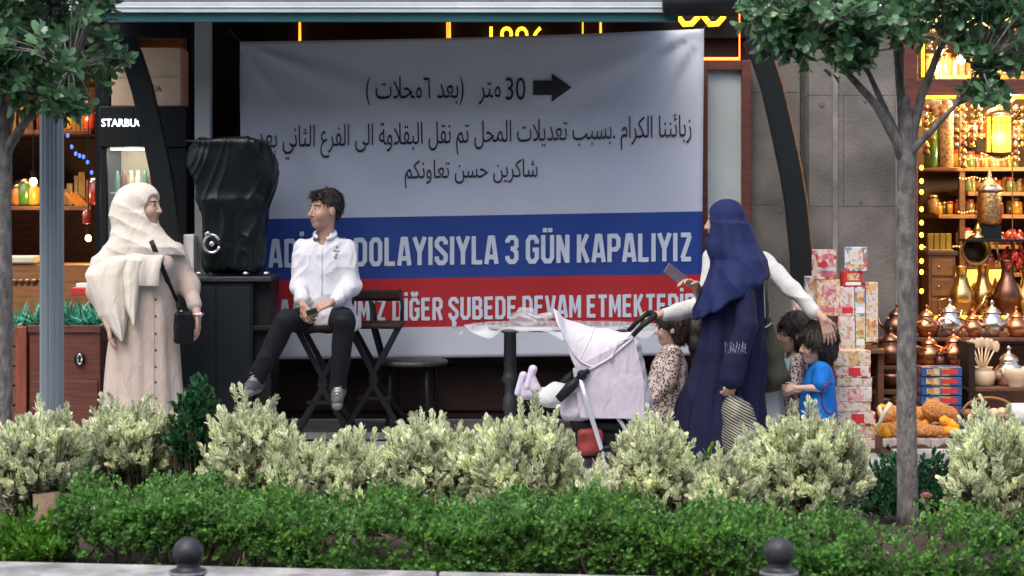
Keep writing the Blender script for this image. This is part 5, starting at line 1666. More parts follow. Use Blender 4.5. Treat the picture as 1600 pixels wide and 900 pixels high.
S.disp(lambda a, b_, c: .006 * wob(a, b_ * .4, c * .6, 26, 95) + .004 * wob(a, b_, c, 60, 96))
sdf_obj(S, 'seat_shell', lil, t, .007)
b = MB(); b.add([side(893, 571, -1.02), side(987, 522, -1.02), side(1002, 590, -1.04), side(1003, 648, -1.03), side(905, 646, -1.03)], [(0, 1, 2, 3, 4)]); b.build('side_panel', lil, t, solid=.008)
b = MB(); b.tube([side(985, 522, -1.08), side(962, 530, -1.1), side(952, 560, -1.08)], .006, 6); b.tube([side(905, 580, -1.07), side(948, 556, -1.07), side(985, 524, -1.07)], .007, 8); b.build('strap', whc, t, smooth=True)
for s in (-1, 1):
    b = MB(); b.tube([side(985, 521, s), side(1000, 505, s), side(1018, 492, s)], [.014, .016, .018], 10); b.build('push_arm', M['black'], t, smooth=True)
    b = MB(); b.tube([side(904, 584, s * 1.12), side(915, 625, s * 1.15), side(929, 668, s * 1.18), side(944, 718, s * 1.2), side(950, 742, s * 1.2)], [.017, .016, .015, .014, .014], 10); b.build('front_leg', M['silver'], t, smooth=True)
    b = MB(); b.tube([side(925, 600, s * .86), side(968, 655, s * .9), side(1012, 728, s * 1.1)], .013, 10); b.build('rear_leg', M['silver'], t, smooth=True)
    b = MB(); b.lathe([(.022, -.02), (.03, -.012), (.03, .012), (.022, .02)], side(907, 580, s * 1.14), 16, 0, (0, 1, 0)); b.ell(side(915, 575, s * 1.14), (.018, .015, .018), 10, 8); b.build('hinge', M['black'], t, smooth=True)
    b = MB(); b.tube([side(905, 583, s * 1.1), side(890, 598, s * 1.1), side(871, 618, s * 1.05)], [.016, .034, .026], 12); b.build('armrest', M['black'], t, smooth=True)
    for px, r in ((948, .075), (1014, .1)):
        g = PZ(0, Y); zc = r + .004
        c = Vector((PX(px, Y), Y + s * W * 1.2, zc))
        b = MB(); b.tube([c + Vector((math.cos(a) * (r - .014), 0, math.sin(a) * (r - .014))) for a in np.linspace(0, 6.283, 25)], .014, 8); wh = b.build('wheel', M['black'], t, smooth=True)
        b = MB(); b.lathe([(.02, -.015), (r * .55, -.008), (r * .55, .008), (.02, .015)], c, 16, 0, (0, 1, 0)); b.build('hub', M['iron'], wh, smooth=True)
b = MB(); b.tube([side(1018, 492, -1), side(1021, 490, -.5), side(1021, 490, .5), side(1018, 492, 1)], .017, 10); b.build('handle', M['black'], t, smooth=True)
S = SDF(); S.box(Pn(936, 690, Y), (.14, .17, .09), None, .04, .02); S.box(Pn(936, 662, Y), (.17, .18, .03), None, .02, .02); S.disp(lambda a, b_, c: .005 * wob(a, b_, c, 40, 97))
sdf_obj(S, 'basket', M['blackmatte'], t, .007)
S = SDF(); S.box(Pn(922, 690, Y - .17), (.075, .05, .08), None, .03, .02); S.disp(lambda a, b_, c: .006 * wob(a, b_, c, 50, 98))
tag(sdf_obj(S, 'red_bundle', mat('red_cloth', (.2, .022, .018), .6, var=.3, scale=20), None, .006, origin=P(936, 710, Y - .12)), 'red cloth bundle tucked in the pushchair basket', 'bundle')
# the child lying in it
pp = person('toddler lying in the pushchair with lilac shoes sticking out', P(910, 640, Y))
H = Head(Pn(955, 575, Y), (-.85, 0, .5), .92, up=(.5, 0, .85))
J = dict(head=H, sl=Pn(938, 592, Y - .09), sr=Pn(938, 592, Y + .09), el=Pn(920, 612, Y - .1), er=Pn(920, 612, Y + .1), wl=Pn(900, 612, Y - .05), wr=Pn(900, 612, Y + .05), hl=Pn(905, 625, Y - .05), hr=Pn(905, 625, Y + .05),
         kl=Pn(870, 615, Y - .07), kr=Pn(868, 618, Y + .07), al=Pn(846, 622, Y - .07), ar=Pn(843, 618, Y + .06), tl=Pn(836, 606, Y - .07), tr=Pn(830, 602, Y + .06), hg=.9,
         handl=((-1, .2, 0), (0, 0, -1), 1, {}), handr=((-1, -.2, 0), (0, 0, -1), -1, {}))
S = SDF(); H.build(S, True); add_body(S, J, .58); sdf_obj(S, 'body', fairk, pp, .0045, H.paint)
S = SDF(); S.ell(Pn(920, 606, Y), (.1, .12, .08), None, .03); S.chain([J['sl'], J['el'], J['wl']], [.05, .045, .035], .02); S.chain([J['sr'], J['er'], J['wr']], [.05, .045, .035], .02); sdf_obj(S, 'jumper', cloth('pink_knit', (.6, .4, .45)), pp, .006)
S = SDF()
for q in 'lr': S.chain([J['h' + q], J['k' + q], J['a' + q]], [.075, .062, .045], .03)
S.ell(Pn(860, 622, Y - .04), (.06, .1, .06), None, .03); S.disp(lambda a, b_, c: .004 * wob(a, b_, c, 40, 99)); sdf_obj(S, 'trousers', cloth('white_trousers', (.54, .57, .59)), pp, .006)
for q, dx, ps in (('l', 0, (844, 588)), ('r', 0, (829, 598))):
    c = Pn(ps[0] - 8, ps[1] + 18, A(J['a' + q])[1])
    a_ = A(J['a' + q]); S = SDF(); S.cap(a_, c, .034, .03, .01); S.cap(c, Pn(ps[0] - 12, ps[1] + 2, a_[1]), .032, .022, .01)
    so = sdf_obj(S, 'shoe', lil, pp, .005)
    S = SDF(); e = Pn(ps[0] - 14, ps[1] + 6, a_[1]); S.cap(Pn(ps[0] - 6, ps[1] - 8, a_[1]) + A(-.02, 0, .012), Pn(ps[0] - 14, ps[1] + 16, a_[1]) + A(-.024, 0, 0), .026, .02, .01)
    sdf_obj(S, 'sole', mat('pale_lilac', (.6, .54, .72), .6, var=.1), so, .005)
S = SDF(); kid_hair(S, H); strands(sdf_obj(S, 'hair', hairk, pp, .005), H, 800, .04, hairk)

# bollards, lamp pole
def bollard(px, Y, label):
    p = Vector((PX(px, Y), Y, -.13)); t = thing('bollard', label, 'bollard', p, 'ball topped street bollards')
    zc = PZ(863, Y); r = .052; z0 = zc - .0
    b = MB(); h = zc + .13
    b.lathe([(.075, 0), (.075, .03), (.058, .05), (.05, .1), (.05, h - .16), (.056, h - .15), (.056, h - .078), (.062, h - .073), (.062, h - .06), (.044, h - .056), (.04, h - .05), (.038, h - .044), (.04, h - .034)], p, 28); b.build('post', M['iron'], t, smooth=True, bevel=.002)
    b = MB(); b.ell(Vector((p.x, Y, zc)), (r, r, r), 28, 18); b.build('ball', M['iron'], t, smooth=True)
    b = MB(); b.lathe([(.0605, h - .0745), (.065, h - .072), (.065, h - .0635), (.0605, h - .061)], p, 28); b.build('collar', mat('worn_collar', (.2, .2, .21), .5, var=.3, scale=30), t, smooth=True)
bollard(294, 6.1, 'dark iron ball topped bollard in front of the left end of the hedge')
bollard(1217, 6.02, 'dark iron ball topped bollard in front of the right half of the hedge')
Y = 9.25
t = thing('lamp_pole', 'grey fluted lamp pole beside the left tree', 'lamp post', (PX(81, Y), Y, 0))
n = 48; vs = []
prof = [(z_, .061 if z_ > .3 else .068) for z_ in (0, .3, .31, 5.2)]
b = MB()
for z_, r in prof:
    for k in range(n):
        a = 2 * math.pi * k / n; q = r * (1 - .07 * (math.cos(a * 12) > .1))
        vs.append((PX(81, Y) + q * math.cos(a), Y + q * math.sin(a), z_))
b.add(vs, [(i * n + k, i * n + (k + 1) % n, (i + 1) * n + (k + 1) % n, (i + 1) * n + k) for i in range(3) for k in range(n)]); b.build('shaft', M['polegrey'], t)
b = MB(); b.lathe([(.12, 0), (.12, .02), (.09, .04), (.075, .12), (.07, .3)], (PX(81, Y), Y, 0), 24); b.build('base', M['polegrey'], t, smooth=True)
b = MB(); b.tube([(PX(81, Y), Y, 5.15), (PX(81, Y), Y - .2, 5.5), (PX(81, Y), Y - .8, 5.6)], .035, 10); b.build('arm', M['polegrey'], t, smooth=True)
b = MB(); b.ell((PX(81, Y), Y - 1.0, 5.57), (.13, .26, .06), 16, 8); b.build('lamp_head', M['polegrey'], t, smooth=True)
# ------------------------------------------------------------ spice shop goods
def lathe_thing(name, label, cat, px, py, Y, prof, m, s=1.0, group=None, extra=None, lidm=None, lid=None):
    p = P(px, py, Y)
    t = thing(name, label, cat, p, group)
    b = MB(); b.lathe([(r * s, q * s) for r, q in prof], p, 20); b.build('body', m, t, smooth=True)
    if lid:
        b = MB(); b.lathe([(r * s, q * s) for r, q in lid], p, 20); b.build('lid', lidm or m, t, smooth=True)
    if extra: extra(t, p, s)
    return t
POT = [(0, 0), (.05, 0), (.075, .03), (.085, .065), (.075, .1), (.045, .125), (.05, .135)]
POTLID = [(.052, .135), (.05, .145), (.03, .165), (.012, .175), (.008, .19), (.014, .2), (0, .212)]
EWER = [(0, 0), (.045, 0), (.05, .01), (.035, .02), (.06, .06), (.075, .1), (.065, .15), (.035, .2), (.028, .24), (.035, .28), (.042, .29)]
CEZVE = [(0, 0), (.06, 0), (.065, .03), (.05, .075), (.042, .09), (.055, .11)]
def pot_extra(t, p, s):
    b = MB(); b.tube([p + Vector((.08 * s, 0, .05 * s)), p + Vector((.12 * s, 0, .08 * s)), p + Vector((.14 * s, 0, .14 * s))], [.014 * s, .011 * s, .007 * s], 8); b.build('spout', t.children[0].data.materials[0], t, smooth=True)
    b = MB(); b.tube([p + Vector((-.07 * s, 0, .11 * s)), p + Vector((-.125 * s, 0, .1 * s)), p + Vector((-.12 * s, 0, .05 * s)), p + Vector((-.08 * s, 0, .04 * s))], .007 * s, 8); b.build('handle', t.children[0].data.materials[0], t, smooth=True)
def long_handle(t, p, s):
    b = MB(); b.tube([p + Vector((-.05 * s, 0, .1 * s)), p + Vector((-.12 * s, -.02, .13 * s)), p + Vector((-.22 * s, -.04, .17 * s))], [.009 * s, .007 * s, .008 * s], 8); b.build('handle', t.children[0].data.materials[0], t, smooth=True)

# tiered display outside the window
Y = 12.1
t = thing('display_stand', 'stepped brown wooden stand carrying the copper pots', 'stand', P(1500, 640, Y))
for i, (yy, y0, y1, a, c) in enumerate(((528, 12.3, 12.56, 1372, 1700), (572, 12.05, 12.3, 1290, 1512), (606, 11.85, 12.3, 1512, 1700))):
    b = MB(); z = PZ(yy, y0); b.box((PX(a, y0), y0, z - .025), (PX(c, y0), y1, z)); b.build('shelf', M['brown'], t, bevel=.004)
    b = MB()
    for q in (a + 4, c - 10): b.box((PX(q, y0), y0 + .02, 0.0), (PX(q, y0) + .05, y0 + .07, z - .026))
    b.build('leg', M['brown'], t, bevel=.004)
b = MB(); b.box((PX(1510, 11.9), 11.84, 0), (PX(1520, 11.9), 12.3, PZ(535, 11.9))); b.build('side_panel', M['panel'], t, bevel=.004)
pots = [ # px, py(base), Y, profile, mat, scale, label
    (1402, 528, 12.42, 'copper_dark', 1.15, 'dark lidded copper teapot at the left end of the upper pot row'),
    (1448, 528, 12.42, 'copper', 1.1, 'copper teapot just right of the tree trunk, upper row'),
    (1484, 526, 12.44, 'tin', 1.25, 'silvery lidded teapot in the upper pot row'),
    (1520, 528, 12.42, 'copper', .95, 'small copper teapot between two silvery ones'),
    (1550, 526, 12.44, 'tin', 1.2, 'silvery teapot above the pale wooden spoons'),
    (1588, 528, 12.42, 'copper', 1.05, 'copper teapot at the right end of the upper row'),
    (1316, 572, 12.18, 'copper_dark', 1.1, 'dark copper teapot behind the blue shirted boy'),
    (1352, 572, 12.18, 'copper', 1.2, 'big copper teapot between the gift boxes and the trunk'),
    (1392, 572, 12.18, 'copper_dark', 1.25, 'dull round copper teapot left of the tree trunk, lower row'),
    (1452, 572, 12.18, 'copper', 1.1, 'shiny copper teapot right of the tree trunk, lower row'),
    (1490, 572, 12.18, 'copper', 1.2, 'shiny copper teapot above the blue boxes'),
    (1576, 606, 12.05, 'tin', 1.35, 'white glazed teapot beside the wooden spoon jar')]
for px, py, Y_, mm, s, lb in pots:
    q = lathe_thing('teapot', lb, 'teapot', px, py, Y_, POT, M[mm], s, 'teapots on the stepped stand', pot_extra, M[mm], POTLID)
    q.rotation_euler.z = rng.uniform(-1.2, .9) + (math.pi if rng.random() < .3 else 0)
for i, (px, py) in enumerate(((1426, 528), (1470, 528), (1503, 528), (1536, 528), (1568, 528), (1334, 572), (1372, 572), (1470, 572), (1504, 572))):
    lathe_thing('coffee_pot', 'small long handled copper coffee pot among the teapots', 'coffee pot', px, py, 12.4 if py < 550 else 12.12, CEZVE, M[('copper', 'copper_dark')[i % 2]], .85, 'long handled coffee pots on the stand', long_handle).rotation_euler.z = rng.uniform(-.9, .6)
# second, lower heap of copper left of the trunk
for i, (px, py, mm) in enumerate(((1362, 606, 'copper_dark'), (1392, 604, 'copper_dark'), (1378, 640, 'copper_dark'), (1400, 636, 'copper'))):
    lathe_thing('copper_bowl', ('dark copper bowl stacked left of the trunk', 'dark copper bowl touching the trunk', 'lowest dark copper bowl by the gourd tray', 'bright copper bowl above the gourd tray')[i], 'bowl', px, py, 11.98, [(0, 0), (.05, 0), (.09, .05), (.1, .09), (.09, .09), (.08, .05), (0, .015)], M[mm], 1.0, 'copper bowls left of the trunk')
b = MB(); z = PZ(606, 11.98) - .002; b.box((PX(1345, 11.98), 11.86, z - .03), (PX(1412, 11.98), 12.04, z)); z2 = PZ(640, 11.98) - .002; b.box((PX(1352, 11.98), 11.86, 0), (PX(1412, 11.98), 12.04, z2))
tag(b.build('low_plinth', M['brown'], None, bevel=.004, origin=P(1380, 680, 11.98)), 'small wooden plinth under the dark copper bowls', 'plinth')

# window ledge: ewers, lamp, horn, chest
Y = 12.95; zl = 497
lathe_thing('ewer', 'tall brass ewer left of the lit glass cabinet', 'ewer', 1502, zl, Y, EWER, M['brass'], 1.3, 'ewers on the window ledge', pot_extra)
lathe_thing('ewer', 'broad copper ewer under the red pepper string', 'ewer', 1574, zl, Y, EWER, M['copper_dark'], 1.45, 'ewers on the window ledge', pot_extra)
lathe_thing('ewer', 'small brass ewer at the right edge of the ledge', 'ewer', 1604, zl, Y, EWER, M['brass'], 1.2, 'ewers on the window ledge', pot_extra)
lathe_thing('ewer', 'slim brass ewer between the two bigger ewers', 'ewer', 1536, zl, Y + .2, EWER, M['brass'], 1.35, 'ewers on the window ledge', pot_extra)
t = thing('wooden_chest', 'tall honey coloured wooden drawer chest on the window ledge', 'chest', P(1466, zl, Y + .15))
b = MB(); Yc = Y + .15; z0 = PZ(zl, Y); b.box((PX(1446, Yc), Yc - .1, z0), (PX(1488, Yc), Yc + .12, PZ(398, Yc))); b.build('body', M['shelfwood'], t, bevel=.006)
b = MB(); b.box((PX(1443, Yc), Yc - .12, PZ(398, Yc)), (PX(1491, Yc), Yc + .13, PZ(392, Yc))); b.build('top', M['brown'], t, bevel=.003)
for i in range(3): b = MB(); b.box((PX(1450, Yc), Yc - .112, PZ(492 - i * 31, Yc)), (PX(1484, Yc), Yc - .098, PZ(466 - i * 31, Yc))); d = b.build('drawer', M['shelfwood'], t, bevel=.004); q = MB(); q.ell(P(1467, 479 - i * 31, Yc - .118), (.01, .01, .01), 8, 6); q.build('knob', M['brass'], d, smooth=True)
p = P(1466, 392, Yc)
t = thing('spice_jars_tray', 'brass tray with yellow packets on the wooden chest', 'tray', p)
b = MB(); b.box((p.x - .09, Yc - .09, p.z + .001), (p.x + .09, Yc + .09, p.z + .012)); b.build('tray', M['brass'], t, bevel=.003)
for i in range(4): b = MB(); b.cbox((p.x - .066 + i * .044, Yc - .02, p.z + .07), (.036, .06, .115)); b.build('packet', gl[1], t, bevel=.003)
# gramophone-like horn bowl
t = thing('brass_pan', 'round brass pan with dark centre hung in the window', 'pan', P(1525, 390, Y + .1))
b = MB(); c = P(1525, 390, Y + .1); b.lathe([(0, -.075), (.07, -.07), (.088, -.02), (.112, -.012), (.118, .0), (.112, .008), (.092, .0), (.08, -.015), (.078, -.03), (0, -.031)], c, 32, 0, (.15, -1, .1)); b.build('rim', M['brass'], t, smooth=True)
b = MB(); b.lathe([(0, -.028), (.077, -.028), (.077, -.024), (0, -.022)], c, 28, 0, (.15, -1, .1)); b.build('centre', mat('dark_pan_bottom', (.05, .035, .025), .5, metal=.6), t, smooth=True)
b = MB(); b.tube([c + Vector((.02, -.03, .12)), c + Vector((.09, -.03, .1)), c + Vector((.14, -.03, .03)), c + Vector((.165, -.03, -.07))], .011, 8); b.build('curved_handle', M['tin'], t, smooth=True)
b = MB(); b.tube([c + Vector((0, 0, .1)), (c.x, c.y, PZ(150, SY))], .003, 5); b.build('hanging_cord', M['black'], t)
# red peppers
t = thing('pepper_string', 'hanging bunch of dried red peppers in the window', 'peppers', P(1582, 345, Y))
n = 46; pp_ = P(1582, 388, Y)
b = MB()
for i in range(n):
    a = rng.uniform(0, 6.28); q = Vector((.05 * math.cos(a) * rng.uniform(.4, 1), .05 * math.sin(a), rng.uniform(-.13, .14)))
    d = Vector((math.cos(a) * .04, math.sin(a) * .04, -.055))
    b.tube([pp_ + q, pp_ + q + d * .5 + Vector((0, 0, .004)), pp_ + q + d], [.011, .012, .003], 6)
b.build('peppers', mat('dried_pepper', (.42, .025, .015), .3, var=.4, scale=30), t, smooth=True)
b = MB(); b.tube([pp_ + Vector((0, 0, -.12)), (pp_.x, pp_.y, PZ(150, SY))], .004, 5); b.build('cord', M['shelfwood'], t)
# lantern and copper urn
p = P(1561, 237, 12.75)
t = thing('lantern', 'square glowing yellow glass lantern with domed metal top', 'lantern', p)
b = MB(); b.box((p.x - .068, p.y - .068, p.z), (p.x + .068, p.y + .068, p.z + .245)); g = b.build('glass', M['lantern_glass'], t)
b = MB()
for sx in (-1, 1):
    for sy in (-1, 1): b.box((p.x + sx * .07 - .006, p.y + sy * .07 - .006, p.z - .01), (p.x + sx * .07 + .006, p.y + sy * .07 + .006, p.z + .25))
for k in range(1, 6): b.box((p.x - .0715, p.y - .0715, p.z + k * .041 - .002), (p.x + .0715, p.y + .0715, p.z + k * .041 + .002))
for q in (-.033, 0, .033): b.box((p.x + q - .0025, p.y - .0725, p.z), (p.x + q + .0025, p.y - .0685, p.z + .245))
b.build('cage', M['copper_dark'], t)
b = MB(); b.lathe([(.1, .25), (.105, .258), (.08, .29), (.05, .31), (.02, .32), (.015, .34), (0, .345)], p, 20); b.build('cap', M['tin'], t, smooth=True)
b = MB(); b.lathe([(.02, -.05), (.05, -.035), (.095, -.012), (.095, -.004), (0, -.003)], p, 20); b.build('base', M['copper_dark'], t, smooth=True)
b = MB(); b.tube([p + Vector((0, 0, .34)), (p.x, p.y, 2.95)], .004, 6); b.build('chain', M['black'], t)
lamp('lantern_light', p + Vector((0, -.13, .1)), 5, (1, .6, .15), t)
lathe_thing('copper_urn', 'tall engraved copper urn with pointed lid under the lantern', 'urn', 1546, 352, 12.95, [(0, 0), (.055, 0), (.075, .02), (.08, .05), (.078, .2), (.07, .225)], mat('engraved_copper', (.5, .3, .13), .38, metal=1, var=.45, scale=45, bump=.6, bscale=70), 1.1, None, None, M['tin'], [(.085, .225), (.088, .235), (.06, .27), (.028, .3), (.014, .315), (.01, .36), (0, .37)])
b = MB(); z = PZ(352, 12.95) - .002; z3 = PZ(373, 12.95); b.box((PX(1504, 12.95), 12.84, z3 - .02), (PX(1606, 12.95), 13.06, z3)); b.box((PX(1532, 12.95), 12.9, z3), (PX(1562, 12.95), 13.0, z)); b.box((PX(1599, 12.95), 12.92, PZ(497, 12.95)), (PX(1606, 12.95), 12.98, z3 - .02))
tag(b.build('pedestal_shelf', M['black'], None, bevel=.003, origin=P(1602, 497, 12.95)), 'small dark pedestal shelf under the copper urn', 'shelf')
lathe_thing('brass_burner', 'small brass burner below the copper urn', 'burner', 1528, 372, 12.9, [(0, 0), (.05, 0), (.05, .01), (.02, .03), (.03, .06), (.015, .09), (0, .11)], M['brass'], 1.0)
# lit glass case and clutter on the ledge
t = thing('display_case', 'lit glass display case of gold trinkets behind the ewers', 'display case', P(1530, zl, 13.35))
b = MB(); c0, c1 = P(1494, zl, 13.4), P(1566, 418, 13.4); b.box((c0.x, 13.42, c0.z), (c1.x, 13.44, c1.z)); b.build('lit_back', glow('case_light', (1.0, .62, .12), .8), t)
b = MB()
for q in (0, .5, 1): b.box((c0.x, 13.25, c0.z + (c1.z - c0.z) * q - .008), (c1.x, 13.42, c0.z + (c1.z - c0.z) * q + .004))
for q in (c0.x, c1.x - .012): b.box((q, 13.25, c0.z), (q + .012, 13.262, c1.z))
b.build('frame', M['brass'], t)
for i in range(12):
    q = P(1500 + (i % 6) * 11, 0, 13.33); q.z = c0.z + (.006 if i < 6 else (c1.z - c0.z) * .5 + .006)
    b = MB(); b.lathe([(0, 0), (.02, 0), (.024, .03 + .01 * (i % 3)), (.01, .06 + .012 * (i % 4)), (0, .08 + .012 * (i % 4))], q, 10); b.build('trinket', M[('brass', 'tin', 'copper')[i % 3]], t, smooth=True)
for i in range(22):
    px = 1496 + i * 5.2 + rng.uniform(-2, 2); yy = 13.08 + rng.uniform(0, .12)
    lathe_thing('trinket_cup', 'little metal cup among the ewers on the window ledge', 'cup', px, zl, yy, [(0, 0), (.022, 0), (.03, .02), (.032, .06), (.028, .06), (0, .012)], M[('brass', 'copper', 'tin', 'copper_dark')[i % 4]], rng.uniform(.7, 1.4), 'little cups on the window ledge')
for yy, a, c_ in ((278, 1500, 1545), (331, 1498, 1560), (386, 1445, 1500), (248, 1500, 1590)):  # rows of tiny glowing beads in front of the shelves
    t = thing('glowing_beads', {278: 'short string of warm glowing beads under the second spice shelf', 331: 'string of warm glowing beads above the copper urn shoulder', 386: 'string of warm glowing beads over the wooden drawer chest', 248: 'string of warm glowing beads level with the lantern base'}[yy], 'lights', P(a, yy, 13.6))
    b = MB(); n_ = int((c_ - a) / 4.5)
    pts = [P(a + 4.5 * k, yy + 1.5 * math.sin(k), 13.6) for k in range(n_ + 1)]
    b.tube(pts, .002, 4); b.build('wire', M['brown'], t)
    b = MB()
    for q in pts: b.ell(q, (.0055, .0055, .006), 6, 5)
    b.build('beads', glow('bead', (1, .55, .14), 1.3), t)
# shelf rows of jars and bottles
TALL = [(0, 0), (.032, .002), (.036, .02), (.036, .13), (.03, .13), (0, .132)]
gs = [mat('spice_' + n, c, .25, var=.35, scale=30, coat=.4) for n, c in (('saffron', (.42, .2, .02)), ('chilli', (.25, .04, .02)), ('cumin', (.2, .11, .04)), ('tea', (.06, .05, .02)), ('nut', (.34, .2, .09)), ('honey', (.36, .15, .02)), ('label', (.5, .42, .3)), ('mint', (.1, .13, .04)))]
rows_ = [(300, 1500, 1598, 12, 'fourth', 'red', .62), (382, 1498, 1610, 14, 'fifth', 'red', .7), (458, 1496, 1620, 14, 'bottom', 'red', .62), (262, 1448, 1590, 16, 'second', 'brown', .75), (335, 1452, 1600, 15, 'middle', 'white', .8), (425, 1500, 1620, 12, 'lowest', 'red', .8), (210, 1496, 1596, 12, 'upper', 'orange', .8), (120, 1446, 1640, 16, 'top', 'yellow', .95)]
for yy, a, c, n, nm, cn, s in rows_:
    for i in range(n):
        px = a + (c - a) * (i + .5) / n + rng.uniform(-2, 2)
        m_ = gs[int(rng.integers(0, len(gs)))]
        jar(px, yy, SHY - .12 + rng.uniform(0, .08), m_, 'small jar in the crowded row on the %s lit spice shelf' % nm, 'jars on the %s lit spice shelf' % nm, s=s * rng.uniform(.7, 1.25), prof=[JP, TALL][int(rng.integers(0, 2))], lid=[M['brass'], M['tin'], M['red']][int(rng.integers(0, 3))])
t = thing('nougat_column', 'tall glass jar of nougat and nuts behind the fork of the tree', 'jar', P(1478, 262, 13.3))
p = P(1478, 262, 13.3); b = MB(); b.lathe([(0, 0), (.055, 0), (.055, .42), (.045, .45), (0, .46)], p, 18); b.build('body', spots('nougat', (.62, .45, .22), (.3, .14, .05), 40, (.3, .5)), t, smooth=True)
b = MB(); b.lathe([(.047, .45), (.06, .455), (.05, .49), (0, .51)], p, 18); b.build('lid', M['tin'], t, smooth=True)
p = P(1455, 262, 13.3); t = thing('pickle_jar', 'tall green and yellow jar beside the trunk in the spice shop', 'jar', p)
b = MB(); b.lathe([(0, 0), (.05, 0), (.055, .02), (.055, .34), (.04, .38), (0, .385)], p, 16); b.build('body', gl[0], t, smooth=True)
b = MB(); b.lathe([(.042, .38), (.042, .41), (0, .412)], p, 16); b.build('lid', gl[1], t, smooth=True)
b = MB(); z = PZ(262, 13.3) - .002; b.box((PX(1436, 13.3), 13.2, z - .02), (PX(1492, 13.3), 13.42, z)); tag(b.build('wall_shelf', M['shelfwood'], None, bevel=.003, origin=(PX(1464, 13.3), 13.42, z)), 'short shelf under the tall nougat jar', 'shelf')
# garlic bunch and baskets hung at the top left of the window
b = MB(); c = P(1468, 178, 12.85)
for i in range(16): b.ell(c + Vector((rng.uniform(-.05, .05), rng.uniform(-.04, .04), rng.uniform(-.09, .09))), (.028, .028, .03), 10, 8)
t = thing('garlic_bunch', 'bunch of dried garlic bulbs hanging at the window corner', 'garlic', c)
b.build('bulbs', mat('garlic', (.62, .4, .25), .5, var=.3, scale=18), t, smooth=True); b = MB(); b.tube([c + Vector((0, 0, .08)), (c.x, c.y, 2.93)], .004, 5); b.build('cord', M['shelfwood'], t)

# trinkets strung from the window beam
for k, (px, n_, yy, top_) in enumerate(((1447, 7, 13.0, 160), (1456, 5, 12.85, 160), (1494, 6, 12.9, 160), (1506, 9, 13.1, 160), (1519, 6, 12.9, 160), (1531, 5, 13.05, 160), (1588, 8, 13.0, 160), (1598, 6, 12.9, 160), (1452, 4, 12.9, 30), (1476, 5, 12.95, 30), (1520, 5, 12.9, 30), (1560, 5, 12.9, 30), (1590, 4, 12.9, 30))):
    t = thing('hanging_strand', 'thin strand of small metal trinkets hanging %s' % ('behind the window beam' if top_ > 100 else 'in the transom above the beam'), 'ornament', P(px, top_, yy), 'strands of trinkets in the %s' % ('spice shop window' if top_ > 100 else 'transom'))
    b = MB(); z1 = PZ(top_, yy); z0 = z1 - n_ * .052 - .03; b.tube([(PX(px, yy), yy, z1), (PX(px, yy), yy, z0)], .003, 5); b.build('cord', M['brown'], t)
    for i in range(n_):
        b = MB(); q = Vector((PX(px, yy), yy, z1 - .04 - i * .052)); s = rng.uniform(.7, 1.25)
        b.lathe([(0, .022 * s), (.008 * s, .02 * s), (.02 * s, 0), (.024 * s, -.018 * s), (.016 * s, -.022 * s), (0, -.012 * s)], q, 10); b.build('trinket', M[('brass', 'copper', 'tin', 'copper_dark', 'brass')[int(rng.integers(0, 5))]], t, smooth=True)
# gift boxes and sweets piled in front of the pier
inkw = printed('pale_print', [(.6, .57, .54), (.62, .58, .55), (.5, .3, .22), (.6, .56, .5), (.56, .5, .45)], 60); inko = printed('gold_print', [(.5, .28, .1), (.58, .42, .2), (.42, .2, .08), (.6, .5, .34)], 55); inkp = printed('pink_print', [(.55, .2, .22), (.6, .35, .33), (.6, .52, .48), (.5, .14, .16)], 50)
Yb = 11.75
gift = [printed('gift_' + n, c, sc_ * 1.9) for n, c, sc_ in (
    ('red', [(.62, .58, .55), (.5, .05, .05), (.66, .6, .55), (.62, .3, .25)], 17), ('gold', [(.6, .42, .18), (.62, .55, .42), (.55, .2, .12), (.66, .6, .5)], 24),
    ('blue', [(.55, .58, .64), (.2, .25, .4), (.62, .6, .58), (.45, .1, .12)], 17), ('pink', [(.62, .25, .3), (.66, .58, .55), (.6, .4, .36), (.66, .62, .6)], 20),
    ('green', [(.3, .34, .1), (.6, .56, .45), (.55, .45, .3), (.64, .6, .55)], 20))]
def gbox(px0, px1, py0, py1, m, label, Y_=None, d=.1, rz=0.0, group='gift boxes piled in front of the pier', name='gift_box'):
    Y_ = Y_ or Yb; x0, x1 = PX(px0, Y_), PX(px1, Y_); z0, z1 = PZ(py1, Y_), PZ(py0, Y_)
    c = Vector(((x0 + x1) / 2, Y_ + d / 2, z0))
    b = MB(); b.cbox((c.x, c.y, (z0 + z1) / 2), (x1 - x0, d, z1 - z0 - .002), rz)
    o = tag(b.build(name, m, None, bevel=.003, origin=c), label, 'box', group)
    w, hh = x1 - x0, z1 - z0
    k = (int(px0) * 7 + int(py0) * 3) % 5
    Mr = Matrix.Rotation(rz, 3, 'Z')
    def panel(a0, a1, c0, c1, mm, nm='printed_panel', pr=.0012):
        q = MB(); cc = Vector((c.x, c.y, 0)) + Mr @ Vector((w * (a0 + a1 - 1) / 2, -d / 2 - pr / 2, 0)); cc.z = z0 + hh * (c0 + c1) / 2
        q.cbox(cc, (w * (a1 - a0), pr, hh * (c1 - c0)), rz); q.build(nm, mm, o)
    if group.startswith('gift'):
        panel(.1, .9, .1, .3, [M['red'], M['white'], M['cream'], inkp, inko][k]); panel(.18, .82, .42, .86, [inkw, inko, inkw, inkp, inkw][k])
    elif 'blue' in group:
        panel(.12, .42, .2, .8, inko); panel(.5, .9, .25, .75, inkw if k % 2 else M['red'])
    else:
        panel(.06, .34, .2, .85, inkw); panel(.4, .72, .15, .85, [M['red'], inkp, inkw, inko, M['red']][k]); panel(.76, .95, .2, .8, inkw)
    return o
o = gbox(1274, 1305, 390, 437, gift[0], 'tall white box with red emblem on top of the left pile', rz=.3, d=.1)
